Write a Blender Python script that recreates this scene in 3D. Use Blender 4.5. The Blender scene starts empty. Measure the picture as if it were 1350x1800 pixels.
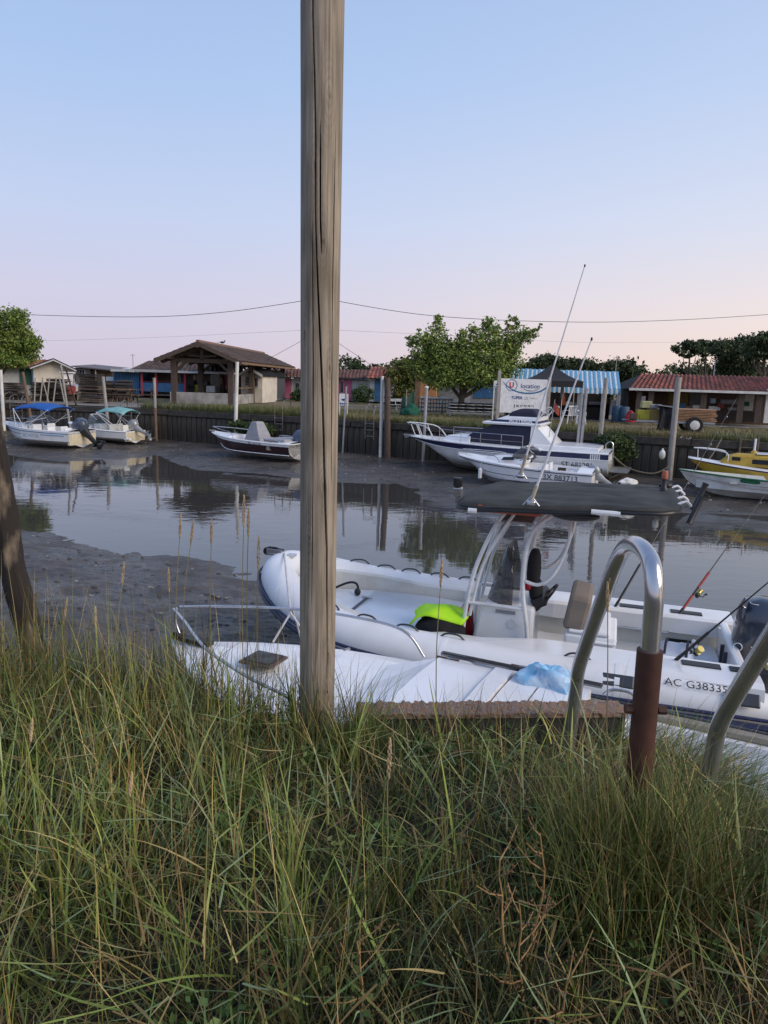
import bpy, math, random
import numpy as np
from mathutils import Vector, Matrix, noise
random.seed(7); rng = np.random.default_rng(7)
R = math.radians; PI = math.pi
S = bpy.context.scene; COL = S.collection
# ---------------------------------------------------------------- camera
PITCH = R(10.4); ROLL = R(1.7); FPX = 1248.0; EYE = 1.7
Fw = Vector((0, math.cos(PITCH), -math.sin(PITCH)))
U0 = Vector((0, math.sin(PITCH), math.cos(PITCH)))
Rv = Vector((1, 0, 0))*math.cos(ROLL) + U0*math.sin(ROLL)
Uv = U0*math.cos(ROLL) - Vector((1, 0, 0))*math.sin(ROLL)
cam = bpy.data.cameras.new('camera'); camo = bpy.data.objects.new('camera', cam); COL.objects.link(camo)
cam.sensor_fit = 'VERTICAL'; cam.sensor_height = 34.6; cam.lens = 34.6*FPX/1800
cam.clip_start = 0.05; cam.clip_end = 3000
camo.matrix_world = Matrix(((Rv.x, Uv.x, -Fw.x, 0), (Rv.y, Uv.y, -Fw.y, 0), (Rv.z, Uv.z, -Fw.z, EYE), (0, 0, 0, 1)))
S.camera = camo
# ---------------------------------------------------------------- sky
W = bpy.data.worlds.new('World'); S.world = W; W.use_nodes = True
nt = W.node_tree; nt.nodes.clear()
def wn(t, **k):
    n = nt.nodes.new(t)
    for a, b in k.items(): setattr(n, a, b)
    return n
out = wn('ShaderNodeOutputWorld'); bg = wn('ShaderNodeBackground')
sky = wn('ShaderNodeTexSky'); sky.sky_type = 'NISHITA'; sky.sun_disc = False
SUN_EL, SUN_AZ = R(9), R(98)          # azimuth clockwise from the viewing direction
sky.sun_elevation = R(3); sky.sun_rotation = SUN_AZ
tc = wn('ShaderNodeTexCoord'); sep = wn('ShaderNodeSeparateXYZ')
nt.links.new(tc.outputs['Generated'], sep.inputs[0])
def ramp(stops):
    r = wn('ShaderNodeValToRGB'); e = r.color_ramp.elements
    while len(e) > 1: e.remove(e[-1])
    for i, (p, c) in enumerate(stops):
        if i == 0: e[0].position = p; e[0].color = (*c, 1)
        else:
            q = e.new(p); q.color = (*c, 1)
    return r
def lin(r, g, b):
    f = lambda c: ((c/255+.055)/1.055)**2.4 if c > 10 else c/255/12.92
    return (f(r)/1.2, f(g)/1.2, f(b)/1.2)
# elevation (sine) ramps: one for the cool side, one for the side of the low sun
cool = ramp([(0, lin(208,199,216)), (.03, lin(213,205,224)), (.10, lin(212,211,234)), (.20, lin(199,213,244)), (.35, lin(175,202,243)), (.60, lin(150,178,227)), (1, lin(126,156,212))])
warm = ramp([(0, lin(254,222,200)), (.03, lin(255,230,212)), (.10, lin(246,233,230)), (.20, lin(224,229,246)), (.35, lin(196,215,247)), (.60, lin(162,189,232)), (1, lin(126,156,212))])
nt.links.new(sep.outputs[2], cool.inputs[0]); nt.links.new(sep.outputs[2], warm.inputs[0])
dot = wn('ShaderNodeVectorMath', operation='DOT_PRODUCT'); dot.inputs[1].default_value = (math.sin(SUN_AZ), math.cos(SUN_AZ), 0)
nt.links.new(tc.outputs['Generated'], dot.inputs[0])
mr = wn('ShaderNodeMapRange'); mr.interpolation_type = 'SMOOTHSTEP'
mr.inputs[1].default_value = -.55; mr.inputs[2].default_value = .62
nt.links.new(dot.outputs['Value'], mr.inputs[0])
mx = wn('ShaderNodeMix', data_type='RGBA'); nt.links.new(mr.outputs[0], mx.inputs[0])
nt.links.new(cool.outputs[0], mx.inputs[6]); nt.links.new(warm.outputs[0], mx.inputs[7])
sc = wn('ShaderNodeVectorMath', operation='SCALE'); sc.inputs['Scale'].default_value = .05
nt.links.new(sky.outputs[0], sc.inputs[0])
ad = wn('ShaderNodeMix', data_type='RGBA'); ad.inputs[0].default_value = .93
nt.links.new(sc.outputs[0], ad.inputs[6]); nt.links.new(mx.outputs[2], ad.inputs[7])
nt.links.new(ad.outputs[2], bg.inputs[0]); bg.inputs[1].default_value = 1.0
nt.links.new(bg.outputs[0], out.inputs[0])
# ---------------------------------------------------------------- low soft sun
sl = bpy.data.lights.new('sun', 'SUN'); so = bpy.data.objects.new('sun', sl); COL.objects.link(so)
sl.energy = 2.2; sl.angle = R(40); sl.color = (1.0, .85, .70)
sd = Vector((math.sin(SUN_AZ+R(20))*math.cos(R(33)), math.cos(SUN_AZ+R(20))*math.cos(R(33)), math.sin(R(33))))
so.rotation_euler = sd.to_track_quat('Z', 'Y').to_euler()
S.view_settings.view_transform = 'Standard'; S.view_settings.look = 'None'
S.view_settings.exposure = 0.32; S.view_settings.gamma = 1.0; S.view_settings.use_curve_mapping = False
S.render.resolution_x = 768; S.render.resolution_y = 1024

# ---------------------------------------------------------------- measuring helpers
def ray(px, py):
    return Fw + Rv*((px-675)/FPX) + Uv*((900-py)/FPX)
def P(px, py, z=None, y=None):
    """real-world point seen at a pixel of the photograph, on a height z or a distance y"""
    d = ray(px, py); k = (z-EYE)/d.z if z is not None else y/d.y
    return Vector((k*d.x, k*d.y, EYE+k*d.z))
class Plane:
    """a facade plane through point o turned by rz; (px,py) -> (along, up) in metres"""
    def __init__(s, o, rz): s.o = Vector(o); s.rz = rz; s.t = Vector((math.cos(rz), math.sin(rz), 0)); s.n = Vector((-math.sin(rz), math.cos(rz), 0))
    def __call__(s, px, py, back=0):
        d = ray(px, py); e = Vector((0, 0, EYE)); o = s.o + s.n*back
        k = (o-e).dot(s.n)/d.dot(s.n); q = e+d*k-o
        return q.dot(s.t), q.z
# ---------------------------------------------------------------- materials
MATS = {}
def M(name, col, rough=.6, metal=0, col2=None, scale=6, var=.5, bump=0, bscale=None, stretch=None, spec=.5, alpha=None, trans=0, coat=0, detail=6, contrast=(.35,.65), attr=None):
    m = bpy.data.materials.new(name); m.use_nodes = True; n = m.node_tree; b = n.nodes['Principled BSDF']
    b.inputs['Roughness'].default_value = rough; b.inputs['Metallic'].default_value = metal
    b.inputs['Specular IOR Level'].default_value = spec
    if coat: b.inputs['Coat Weight'].default_value = coat; b.inputs['Coat Roughness'].default_value = .08
    if trans: b.inputs['Transmission Weight'].default_value = trans
    if alpha is not None: b.inputs['Alpha'].default_value = alpha
    t = n.nodes.new('ShaderNodeTexCoord'); mp = n.nodes.new('ShaderNodeMapping'); n.links.new(t.outputs['Object'], mp.inputs[0])
    if stretch: mp.inputs['Scale'].default_value = stretch
    if col2 is None: col2 = tuple(c*.8 for c in col)
    ns = n.nodes.new('ShaderNodeTexNoise'); ns.inputs['Scale'].default_value = scale; ns.inputs['Detail'].default_value = detail
    n.links.new(mp.outputs[0], ns.inputs[0])
    rp = n.nodes.new('ShaderNodeMapRange'); rp.inputs[1].default_value = contrast[0]; rp.inputs[2].default_value = contrast[1]
    n.links.new(ns.outputs[0], rp.inputs[0])
    mix = n.nodes.new('ShaderNodeMix'); mix.data_type = 'RGBA'
    n.links.new(rp.outputs[0], mix.inputs[0]); mix.inputs[6].default_value = (*col, 1); mix.inputs[7].default_value = (*col2, 1)
    last = mix.outputs[2]
    if attr:
        a = n.nodes.new('ShaderNodeAttribute'); a.attribute_name = attr
        mm = n.nodes.new('ShaderNodeMix'); mm.data_type = 'RGBA'; mm.blend_type = 'MULTIPLY'; mm.inputs[0].default_value = 1
        n.links.new(a.outputs[0], mm.inputs[6]); n.links.new(last, mm.inputs[7]); last = mm.outputs[2]
    n.links.new(last, b.inputs['Base Color'])
    if bump:
        n2 = n.nodes.new('ShaderNodeTexNoise'); n2.inputs['Scale'].default_value = bscale or scale*4; n2.inputs['Detail'].default_value = 8
        n.links.new(mp.outputs[0], n2.inputs[0])
        bp = n.nodes.new('ShaderNodeBump'); bp.inputs['Strength'].default_value = min(1, bump*14); bp.inputs['Distance'].default_value = bump
        n.links.new(n2.outputs[0], bp.inputs['Height']); n.links.new(bp.outputs[0], b.inputs['Normal'])
    MATS[name] = m; return m
gel = M('gelcoat', (.80,.81,.82), .24, col2=(.68,.68,.66), scale=2.5, coat=.25, contrast=(.46,.85))
gelw = M('gelcoat_worn', (.74,.75,.75), .4, col2=(.55,.55,.53), scale=3, contrast=(.45,.8))
cream = M('cream_liner', (.66,.65,.60), .4, col2=(.50,.47,.41), scale=3, contrast=(.5,.8))
hyp = M('tube_fabric', (.76,.77,.78), .38, col2=(.62,.61,.58), scale=2.2, contrast=(.48,.85), bump=.002, bscale=9)
navy = M('navy_paint', (.012,.016,.06), .35, col2=(.02,.025,.08))
navyc = M('navy_canvas', (.018,.02,.045), .85, bump=.01, bscale=6)
burg = M('burgundy_paint', (.022,.006,.009), .18, col2=(.03,.008,.011))
antif = M('antifouling', (.16,.15,.13), .8, col2=(.3,.28,.22), scale=8)
black = M('black_plastic', (.012,.012,.014), .45)
dkgrey = M('dark_grey_plastic', (.045,.05,.06), .4)
cowlm = M('outboard_paint', (.035,.045,.07), .2, col2=(.03,.04,.06), coat=.6)
grey = M('grey_paint', (.32,.34,.36), .4)
chrome = M('stainless_steel', (.60,.60,.62), .20, .82, col2=(.46,.46,.47), scale=5, bump=.001, bscale=30)
steelm = M('tarnished_steel', (.42,.38,.33), .32, 1, col2=(.2,.16,.12), scale=9, bump=.001, bscale=40)
alu = M('white_tube', (.74,.75,.76), .3)
galv = M('galvanised', (.40,.41,.42), .45, .7)
rust = M('rusty_steel', (.045,.017,.012), .7, col2=(.08,.028,.016), scale=14, bump=.004, bscale=30)
glassm = M('smoked_glass', (.06,.06,.065), .08, alpha=.55)
clearg = M('clear_screen', (.25,.28,.30), .05, alpha=.3)
taupe = M('taupe_cushion', (.22,.18,.145), .6, bump=.003, bscale=60)
canv = M('canopy_canvas', (.022,.023,.020), .8, col2=(.046,.046,.038), scale=4, bump=.01, bscale=9)
greyc = M('grey_canvas', (.30,.30,.33), .85, col2=(.25,.25,.27), bump=.01, bscale=8)
bluec = M('blue_canvas', (.012,.10,.38), .8, bump=.01)
tealc = M('teal_canvas', (.18,.40,.40), .8, bump=.01)
orange = M('orange_fabric', (.42,.085,.04), .7)
neon = M('fluorescent_yellow', (.52,.95,.015), .7, col2=(.42,.85,.01), bump=.01, bscale=14)
blkcl = M('black_cloth', (.01,.01,.012), .9, bump=.02, bscale=18)
redcl = M('red_cloth', (.38,.012,.03), .8, bump=.01)
towelm = M('towel_cloth', (.22,.48,.70), .95, col2=(.52,.66,.80), scale=9, bump=.012, bscale=60, contrast=(.4,.6))
ropew = M('white_rope', (.6,.6,.58), .9, bump=.004, bscale=120)
ropeb = M('weathered_rope', (.18,.15,.10), .9)
bluetx = M('blue_print', (.02,.14,.30), .5)
blktx = M('black_print', (.01,.01,.012), .5)
redtx = M('red_print', (.6,.02,.05), .5)
navtx = M('navy_print', (.02,.04,.2), .5)
ctx = M('pale_print', (.55,.5,.42), .5)
whitep = M('white_paint', (.70,.70,.67), .6, col2=(.55,.54,.5), scale=3, bump=.004)
pilew = M('pale_pile_wood', (.38,.36,.33), .85, col2=(.22,.2,.18), scale=7, stretch=(6,6,.6), bump=.01)
piled = M('dark_pile_wood', (.10,.075,.055), .9, col2=(.22,.17,.12), scale=7, stretch=(6,6,.6), bump=.015)
pilebr = M('brown_pile_wood', (.20,.13,.085), .85, col2=(.11,.07,.05), scale=6, stretch=(6,6,.6), bump=.01)
timber = M('brown_timber', (.06,.042,.034), .8, col2=(.10,.072,.056), scale=6, stretch=(3,3,1), bump=.006)
timberl = M('warm_timber', (.22,.14,.08), .8, col2=(.16,.1,.06), scale=6)
tiler = M('red_roof_tile', (.34,.10,.065), .85, col2=(.17,.07,.055), scale=2.2, bump=.006, attr='Col')
tileb = M('mossy_brown_tile', (.105,.068,.055), .9, col2=(.055,.047,.04), scale=3, bump=.006, attr='Col')
tileo = M('old_orange_tile', (.22,.09,.06), .9, col2=(.13,.075,.06), scale=2, bump=.006, attr='Col')
plast = M('cream_render', (.62,.57,.48), .9, col2=(.5,.46,.4), scale=1.5)
pwhite = M('white_boards', (.52,.53,.54), .75, col2=(.4,.41,.42), scale=2)
pblue = M('blue_boards', (.04,.14,.30), .7, col2=(.03,.10,.22), scale=2)
plblue = M('light_blue_boards', (.26,.42,.56), .7, col2=(.36,.47,.58), scale=2)
ppink = M('pink_boards', (.52,.13,.24), .7, col2=(.42,.11,.2), scale=2)
pred = M('red_post_paint', (.40,.05,.07), .7)
pgreen = M('green_shutter', (.01,.07,.05), .7)
porange = M('orange_wood', (.50,.24,.10), .7, col2=(.40,.19,.08), scale=3)
brownw = M('brown_boards', (.13,.085,.055), .85, col2=(.08,.05,.035), scale=4, stretch=(4,4,.7))
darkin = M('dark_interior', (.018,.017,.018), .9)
yell = M('yellow_paint', (.52,.34,.035), .45, col2=(.42,.27,.03), scale=4)
greenp = M('green_paint', (.02,.16,.07), .45)
conc = M('rough_concrete', (.06,.055,.048), .95, col2=(.03,.028,.025), scale=5, bump=.03, bscale=25)
concw = M('pale_concrete', (.36,.35,.33), .95, col2=(.20,.19,.18), scale=2.2, bump=.01)
wetw = M('wet_quay_boards', (.022,.019,.015), .65, col2=(.075,.066,.05), scale=3, stretch=(3,3,.35), bump=.02, bscale=10)
coping = M('quay_capping', (.07,.062,.052), .85, col2=(.035,.03,.026), scale=4, bump=.02)
pebble = M('rusty_gravel_face', (.26,.135,.075), .95, col2=(.15,.13,.115), scale=34, bump=.02, bscale=60)
tentm = M('black_tent_cloth', (.022,.022,.026), .85)
stripeb = M('awning_blue', (.10,.32,.50), .8); stripew = M('awning_white', (.62,.68,.72), .8)
netg = M('green_net', (.01,.10,.06), .9, bump=.02)
rubber = M('tyre_rubber', (.02,.02,.02), .85)
lumber = M('fresh_lumber', (.42,.24,.13), .8, col2=(.32,.18,.10), scale=5)
bark = M('tree_bark', (.09,.075,.055), .95, col2=(.05,.04,.03), bump=.02)
leafm = M('leaves', (.9,1,.9), .6, col2=(1,1,1), attr='Col', spec=.3)
grassm = M('grass_blades', (1,1,1), .55, col2=(.8,.82,.75), scale=3, attr='Col', spec=.3)
copper = M('copper_tip', (.45,.16,.09), .4, .5)
gold = M('gold_spool', (.5,.42,.15), .3, .8)
# ---------------------------------------------------------------- mesh builder
class MB:
    def __init__(s): s.v = []; s.f = []
    def add(s, v, f):
        o = len(s.v); s.v += [tuple(p) for p in v]; s.f += [tuple(o+i for i in q) for q in f]; return s
    def box(s, c, d, rz=0, ry=0, rx=0):
        m = Matrix.Rotation(rz, 3, 'Z')@Matrix.Rotation(ry, 3, 'Y')@Matrix.Rotation(rx, 3, 'X'); c = Vector(c)
        v = [c+m@Vector((x*d[0]/2, y*d[1]/2, z*d[2]/2)) for z in (-1, 1) for y in (-1, 1) for x in (-1, 1)]
        return s.add(v, [(0,2,3,1),(4,5,7,6),(0,1,5,4),(2,6,7,3),(0,4,6,2),(1,3,7,5)])
    def loft(s, rings, closed=True, cap0=True, cap1=True):
        n = len(rings[0]); v = [p for r in rings for p in r]; f = []
        for i in range(len(rings)-1):
            for j in range(n if closed else n-1):
                a = i*n+j; b = i*n+(j+1) % n; f.append((a, b, b+n, a+n))
        if closed and cap0: f.append(tuple(range(n))[::-1])
        if closed and cap1: f.append(tuple((len(rings)-1)*n+j for j in range(n)))
        return s.add(v, f)
    def tube(s, path, r, n=8, sub=0):
        p = [Vector(q) for q in path]
        if sub: p = smooth(p, sub)
        rings = []; ref = None; m = len(p)
        for i, q in enumerate(p):
            t = (p[min(i+1, m-1)]-p[max(i-1, 0)]).normalized()
            if ref is None: ref = Vector((0, 0, 1)) if abs(t.z) < .9 else Vector((1, 0, 0))
            a = t.cross(ref).normalized(); b = a.cross(t).normalized(); ref = b
            rr = float(np.interp(i/max(1, m-1), np.linspace(0, 1, len(r)), r)) if isinstance(r, (list, tuple)) else r
            rings.append([q+a*math.cos(2*PI*k/n)*rr+b*math.sin(2*PI*k/n)*rr for k in range(n)])
        return s.loft(rings)
    def lathe(s, prof, c=(0,0,0), n=16, axis='z', m=None):
        c = Vector(c); rings = []
        for r, h in prof:
            ring = []
            for k in range(n):
                a = 2*PI*k/n; q = (r*math.cos(a), r*math.sin(a), h) if axis == 'z' else ((h, r*math.cos(a), r*math.sin(a)) if axis == 'x' else (r*math.cos(a), h, -r*math.sin(a)))
                q = Vector(q); ring.append(c+(m@q if m else q))
            rings.append(ring)
        return s.loft(rings)
    def ell(s, c, d, n=12, e=1.0, m=None):
        pr = []; K = 9; rings = []; c = Vector(c)
        pw = lambda a: math.copysign(abs(a)**e, a)
        for i in range(K+1):
            ph = -PI/2+PI*i/K; ring = []
            for k in range(n):
                a = 2*PI*k/n; q = Vector((d[0]/2*pw(math.cos(ph))*pw(math.cos(a)), d[1]/2*pw(math.cos(ph))*pw(math.sin(a)), d[2]/2*pw(math.sin(ph))))
                ring.append(c+(m@q if m else q))
            rings.append(ring)
        return s.loft(rings)
    def prism(s, pts, depth, o=(0,0,0), ux=(1,0,0), uy=(0,0,1)):
        o, ux, uy = Vector(o), Vector(ux), Vector(uy); nn = ux.cross(uy)
        a = [o+ux*x+uy*y for x, y in pts]; return s.loft([a, [q+nn*(-depth) for q in a]])
    def quad(s, *p): return s.add(p, [tuple(range(len(p)))])
    def xf(s, m):
        s.v = [tuple(m@Vector(p)) for p in s.v]; return s
    def build(s, name, mat, parent=None, smooth=False, bevel=0, label=None, kind=None, solid=0, sub=0):
        me = bpy.data.meshes.new(name); me.from_pydata(s.v, [], s.f); me.update()
        if smooth:
            me.polygons.foreach_set('use_smooth', [True]*len(me.polygons))
            me.set_sharp_from_angle(angle=R(42))
        me.materials.append(mat); o = bpy.data.objects.new(name, me); COL.objects.link(o)
        if parent is not None: o.parent = parent
        if bevel:
            b = o.modifiers.new('b', 'BEVEL'); b.width = bevel; b.segments = 2; b.limit_method = 'ANGLE'; b.angle_limit = R(40)
        if solid:
            b = o.modifiers.new('s', 'SOLIDIFY'); b.thickness = solid; b.offset = 0
        if label: o['label'] = label
        if kind: o['kind'] = kind
        return o
def smooth(p, k):
    out = []
    for i in range(len(p)-1):
        a, b, c, d = p[max(i-1, 0)], p[i], p[i+1], p[min(i+2, len(p)-1)]
        for j in range(k):
            t = j/k; out.append(.5*((2*b)+(c-a)*t+(2*a-5*b+4*c-d)*t*t+(3*b-a-3*c+d)*t**3))
    out.append(p[-1]); return out
def tag(o, label, cat, group=None):
    o['label'] = label; o['category'] = cat
    if group: o['group'] = group
    return o
def thing(name, label, cat, loc=(0,0,0), rz=0, group=None):
    o = bpy.data.objects.new(name, None); o.empty_display_size = .2; COL.objects.link(o)
    o.location = loc; o.rotation_euler = (0, 0, rz); return tag(o, label, cat, group)
def struct(o): o['kind'] = 'structure'; return o
def dup(root, loc, rz=0, label=None, scale=None, parent=None):
    c = root.copy(); COL.objects.link(c); c.location = loc; c.rotation_euler = (0, 0, rz)
    if label: c['label'] = label
    if scale: c.scale = scale
    for ch in root.children:
        d = ch.copy(); COL.objects.link(d); d.parent = c
        for g in ch.children:
            e = g.copy(); COL.objects.link(e); e.parent = d
    return c
_tx = {}
def textmesh(txt, size, shear=0, offset=0):
    c = bpy.data.curves.new('lettering', 'FONT'); c.body = txt; c.size = size; c.shear = shear; c.offset = offset; c.resolution_u = 3
    c.align_x = 'CENTER'; c.align_y = 'CENTER'
    o = bpy.data.objects.new('lettering', c); COL.objects.link(o)
    bpy.context.view_layer.update(); me = bpy.data.meshes.new_from_object(o.evaluated_get(bpy.context.evaluated_depsgraph_get()))
    v = [(q.co.x, q.co.y) for q in me.vertices]; f = [tuple(p.vertices) for p in me.polygons]
    bpy.data.objects.remove(o); bpy.data.curves.remove(c); bpy.data.meshes.remove(me); return v, f
def text(txt, size, mat, parent, fn=None, o=None, ux=None, uy=None, shear=0, offset=0, sx=1):
    v, f = textmesh(txt, size, shear, offset)
    if fn is None:
        o, ux, uy = Vector(o), Vector(ux).normalized(), Vector(uy).normalized(); fn = lambda x, y: o+ux*x+uy*y
    return MB().add([fn(x*sx, y) for x, y in v], f).build('lettering', mat, parent)
def npmesh(name, V, Fq, mat, colors=None, parent=None, smooth=False):
    """V (n,3), Fq (m,k) all faces with k corners, colors (n,3) per vertex"""
    me = bpy.data.meshes.new(name); m, k = Fq.shape
    me.vertices.add(len(V)); me.vertices.foreach_set('co', V.astype(np.float32).ravel())
    me.loops.add(m*k); me.loops.foreach_set('vertex_index', Fq.astype(np.int32).ravel())
    me.polygons.add(m); me.polygons.foreach_set('loop_start', np.arange(0, m*k, k, dtype=np.int32))
    if smooth: me.polygons.foreach_set('use_smooth', np.ones(m, bool))
    me.update(calc_edges=True)
    if colors is not None:
        a = me.color_attributes.new('Col', 'FLOAT_COLOR', 'POINT')
        a.data.foreach_set('color', np.concatenate([colors, np.ones((len(V), 1))], 1).astype(np.float32).ravel())
    me.materials.append(mat); o = bpy.data.objects.new(name, me); COL.objects.link(o)
    if parent is not None: o.parent = parent
    return o
def vnoise(x, y, s, seed=0):
    """smooth value noise on arrays"""
    x = x*s+seed*17.3; y = y*s+seed*9.1; xi = np.floor(x); yi = np.floor(y); fx = x-xi; fy = y-yi
    h = lambda a, b: (np.sin(a*127.1+b*311.7+seed*74.7)*43758.5453) % 1.0
    fx = fx*fx*(3-2*fx); fy = fy*fy*(3-2*fy)
    return (h(xi, yi)*(1-fx)+h(xi+1, yi)*fx)*(1-fy)+(h(xi, yi+1)*(1-fx)+h(xi+1, yi+1)*fx)*fy
def fbm(x, y, s, seed=0, o=4):
    r = 0
    for i in range(o): r = r+vnoise(x, y, s*2**i, seed+i)/2**i
    return r/1.9-.5
# ================================================================ LARGE STRUCTURE
WZ = -1.8
NE = [(-60,24),(-8,6.2),(-2.6,4.15),(-1.2,3.8),(-.3,3.5),(.1,3.5),(1.33,3.60),(1.75,2.85),(2.6,1.75),(4,.4),(8,-4),(60,-60)]
def nedge(x): return np.interp(x, [p[0] for p in NE], [p[1] for p in NE])
FW = [(-80,43),(-20.2,37.6),(-10.9,35.9),(-4,32.6),(1.05,29.8),(8.7,26.5),(13.3,24.7),(60,8)]
def fwall(x): return np.interp(x, [p[0] for p in FW], [p[1] for p in FW])
def shore(l): return [P(*p, z=WZ)[:2] for p in l]
far_sh = [(-90,41),(-30,33.5)]+shore([(-40,797),(14,799),(60,806),(114,812),(180,808),(262,803),(255,797),(292,803),(300,811),(321,818),(353,826),(443,831),(527,840),(600,847),(700,851),(735,861),(742,878),(850,892),(1000,897),(1220,901),(1350,906)])+[(60,4)]
near_sh = [(60,-20),(6.5,3.5),(3,6.3),(.2,8.4),(-1.2,10.3)]+shore([(440,1008),(370,990),(300,978),(194,966),(137,959),(96,945),(77,938),(36,935)])+[(-12,16.5),(-30,20),(-90,34)]
WP = np.array([tuple(p) for p in far_sh+near_sh])
def sdist(x, y):
    d = np.full(x.shape, 1e9); ins = np.zeros(x.shape, bool); n = len(WP)
    for i in range(n):
        a = WP[i]; b = WP[(i+1) % n]; e = b-a; wx = x-a[0]; wy = y-a[1]
        t = np.clip((wx*e[0]+wy*e[1])/(e@e), 0, 1); d = np.minimum(d, np.hypot(wx-e[0]*t, wy-e[1]*t))
        c = ((a[1] <= y) & (b[1] > y)) | ((b[1] <= y) & (a[1] > y))
        xx = a[0]+(y-a[1])/(e[1] if e[1] else 1e-9)*e[0]; ins ^= c & (x < xx)
    return np.where(ins, -d, d)
def mudz(x, y):
    x = np.asarray(x, float); y = np.asarray(y, float); s = sdist(x, y)
    k = np.clip((s+.2)/1.2, 0, 1)
    far = y > 18
    up = np.where(far, np.minimum(np.maximum(s, 0)*.065, .42), np.minimum(np.maximum(s, 0)*.075, .62))
    z = WZ+.012+np.where(s > 0, up, np.maximum(s*.12, -.7))
    z = z+fbm(x, y*1.6, .9, 3)*(.09+.10*k)*np.where(far, .45, 1)+fbm(x, y, 4, 9, 3)*(.03+.06*k)*np.where(far, .45, 1)+fbm(x*.8, y*1.3, 11, 19, 2)*.035*k*np.where(far, .5, 1)
    lump = np.abs(fbm(x*.8+y*.5, y*1.5, .8, 21, 3)); z = z+np.where(far, 0, k*.9*np.clip(.16-lump, 0, 1)*np.clip((s-2)/3, 0, 1))
    return z
def gridmesh(name, xs, ys, zf, mat, kind='structure', colors=None, smooth=True):
    X, Y = np.meshgrid(xs, ys) if np.ndim(ys) == 1 else (np.broadcast_to(xs, ys.shape), ys)
    Z = zf(X, Y); V = np.stack([X.ravel(), Y.ravel(), Z.ravel()], 1); ny, nx = X.shape
    i = np.arange(nx*ny).reshape(ny, nx); Fq = np.stack([i[:-1,:-1], i[:-1,1:], i[1:,1:], i[1:,:-1]], -1).reshape(-1, 4)
    o = npmesh(name, V, Fq, mat, None, None, smooth)
    if kind: o['kind'] = kind
    return o
mudm = M('wet_mud', (.098,.084,.070), .5, col2=(.052,.046,.041), scale=1.6, bump=.09, bscale=6, spec=.5, contrast=(.3,.7), stretch=(.7,1.3,1))
_n = mudm.node_tree; _t = _n.nodes.new('ShaderNodeTexCoord'); _q = _n.nodes.new('ShaderNodeTexNoise'); _q.inputs['Scale'].default_value = .9; _q.inputs['Detail'].default_value = 7
_r = _n.nodes.new('ShaderNodeMapRange'); _r.inputs[1].default_value = .42; _r.inputs[2].default_value = .6; _r.inputs[3].default_value = .16; _r.inputs[4].default_value = .6
_n.links.new(_t.outputs['Object'], _q.inputs[0]); _n.links.new(_q.outputs[0], _r.inputs[0]); _n.links.new(_r.outputs[0], _n.nodes['Principled BSDF'].inputs['Roughness'])
gridmesh('mud_bed', np.concatenate([np.linspace(-90,-12,80), np.linspace(-11.9,3,300), np.linspace(3.1,60,120)]),
         np.concatenate([np.linspace(-30,3,12), np.linspace(3.1,16,300), np.linspace(16.1,37,190), np.linspace(37.5,50,6)]), mudz, mudm)
# water ----------------------------------------------------------
wm = bpy.data.materials.new('harbour_water'); wm.use_nodes = True; n = wm.node_tree; b = n.nodes['Principled BSDF']
b.inputs['Base Color'].default_value = (.05,.047,.044,1); b.inputs['Roughness'].default_value = .025; b.inputs['IOR'].default_value = 1.5
b.inputs['Specular IOR Level'].default_value = .75
t = n.nodes.new('ShaderNodeTexCoord'); mp = n.nodes.new('ShaderNodeMapping'); mp.inputs['Scale'].default_value = (.8,1.6,1); mp.inputs['Rotation'].default_value = (0,0,R(-14))
n1 = n.nodes.new('ShaderNodeTexNoise'); n1.inputs['Scale'].default_value = 1.7; n1.inputs['Detail'].default_value = 4
n2 = n.nodes.new('ShaderNodeTexNoise'); n2.inputs['Scale'].default_value = .35; n2.inputs['Detail'].default_value = 2
mu = n.nodes.new('ShaderNodeMath'); mu.operation = 'MULTIPLY'
mrn = n.nodes.new('ShaderNodeMapRange'); mrn.inputs[1].default_value = .4; mrn.inputs[2].default_value = .66; mrn.inputs[3].default_value = .25
bp = n.nodes.new('ShaderNodeBump'); bp.inputs['Strength'].default_value = .8; bp.inputs['Distance'].default_value = .009
n.links.new(t.outputs['Object'], mp.inputs[0]); n.links.new(mp.outputs[0], n1.inputs[0]); n.links.new(t.outputs['Object'], n2.inputs[0])
n.links.new(n2.outputs[0], mrn.inputs[0]); n.links.new(n1.outputs[0], mu.inputs[0]); n.links.new(mrn.outputs[0], mu.inputs[1])
n.links.new(mu.outputs[0], bp.inputs['Height']); n.links.new(bp.outputs[0], b.inputs['Normal'])
wo = MB().quad((-90,-30,WZ), (60,-30,WZ), (60,50,WZ), (-90,50,WZ)).build('water', wm); struct(wo)
dx = rng.uniform(-11, 0, 900); dy = rng.uniform(5.5, 16.5, 900); fx_ = rng.uniform(-22, 18, 700); fy_ = fwall(fx_)-rng.uniform(.3, 6, 700)
dx, dy = np.concatenate([dx, fx_]), np.concatenate([dy, fy_]); ds = sdist(dx, dy); dz_ = mudz(dx, dy); mb = MB()
for a, b_, c_, z_ in zip(dx, dy, ds, dz_):
    if c_ > .15: s_ = random.uniform(.012, .05)*(1 if b_ < 18 else 1.5); mb.ell((a, b_, z_), (s_*2, s_*1.5, s_*.9), n=6)
o = mb.build('shells_and_stones', M('mud_debris', (.05,.045,.04), .7, col2=(.22,.21,.19), scale=3, contrast=(.55,.6)), None, smooth=True); o['kind'] = 'stuff'
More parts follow.
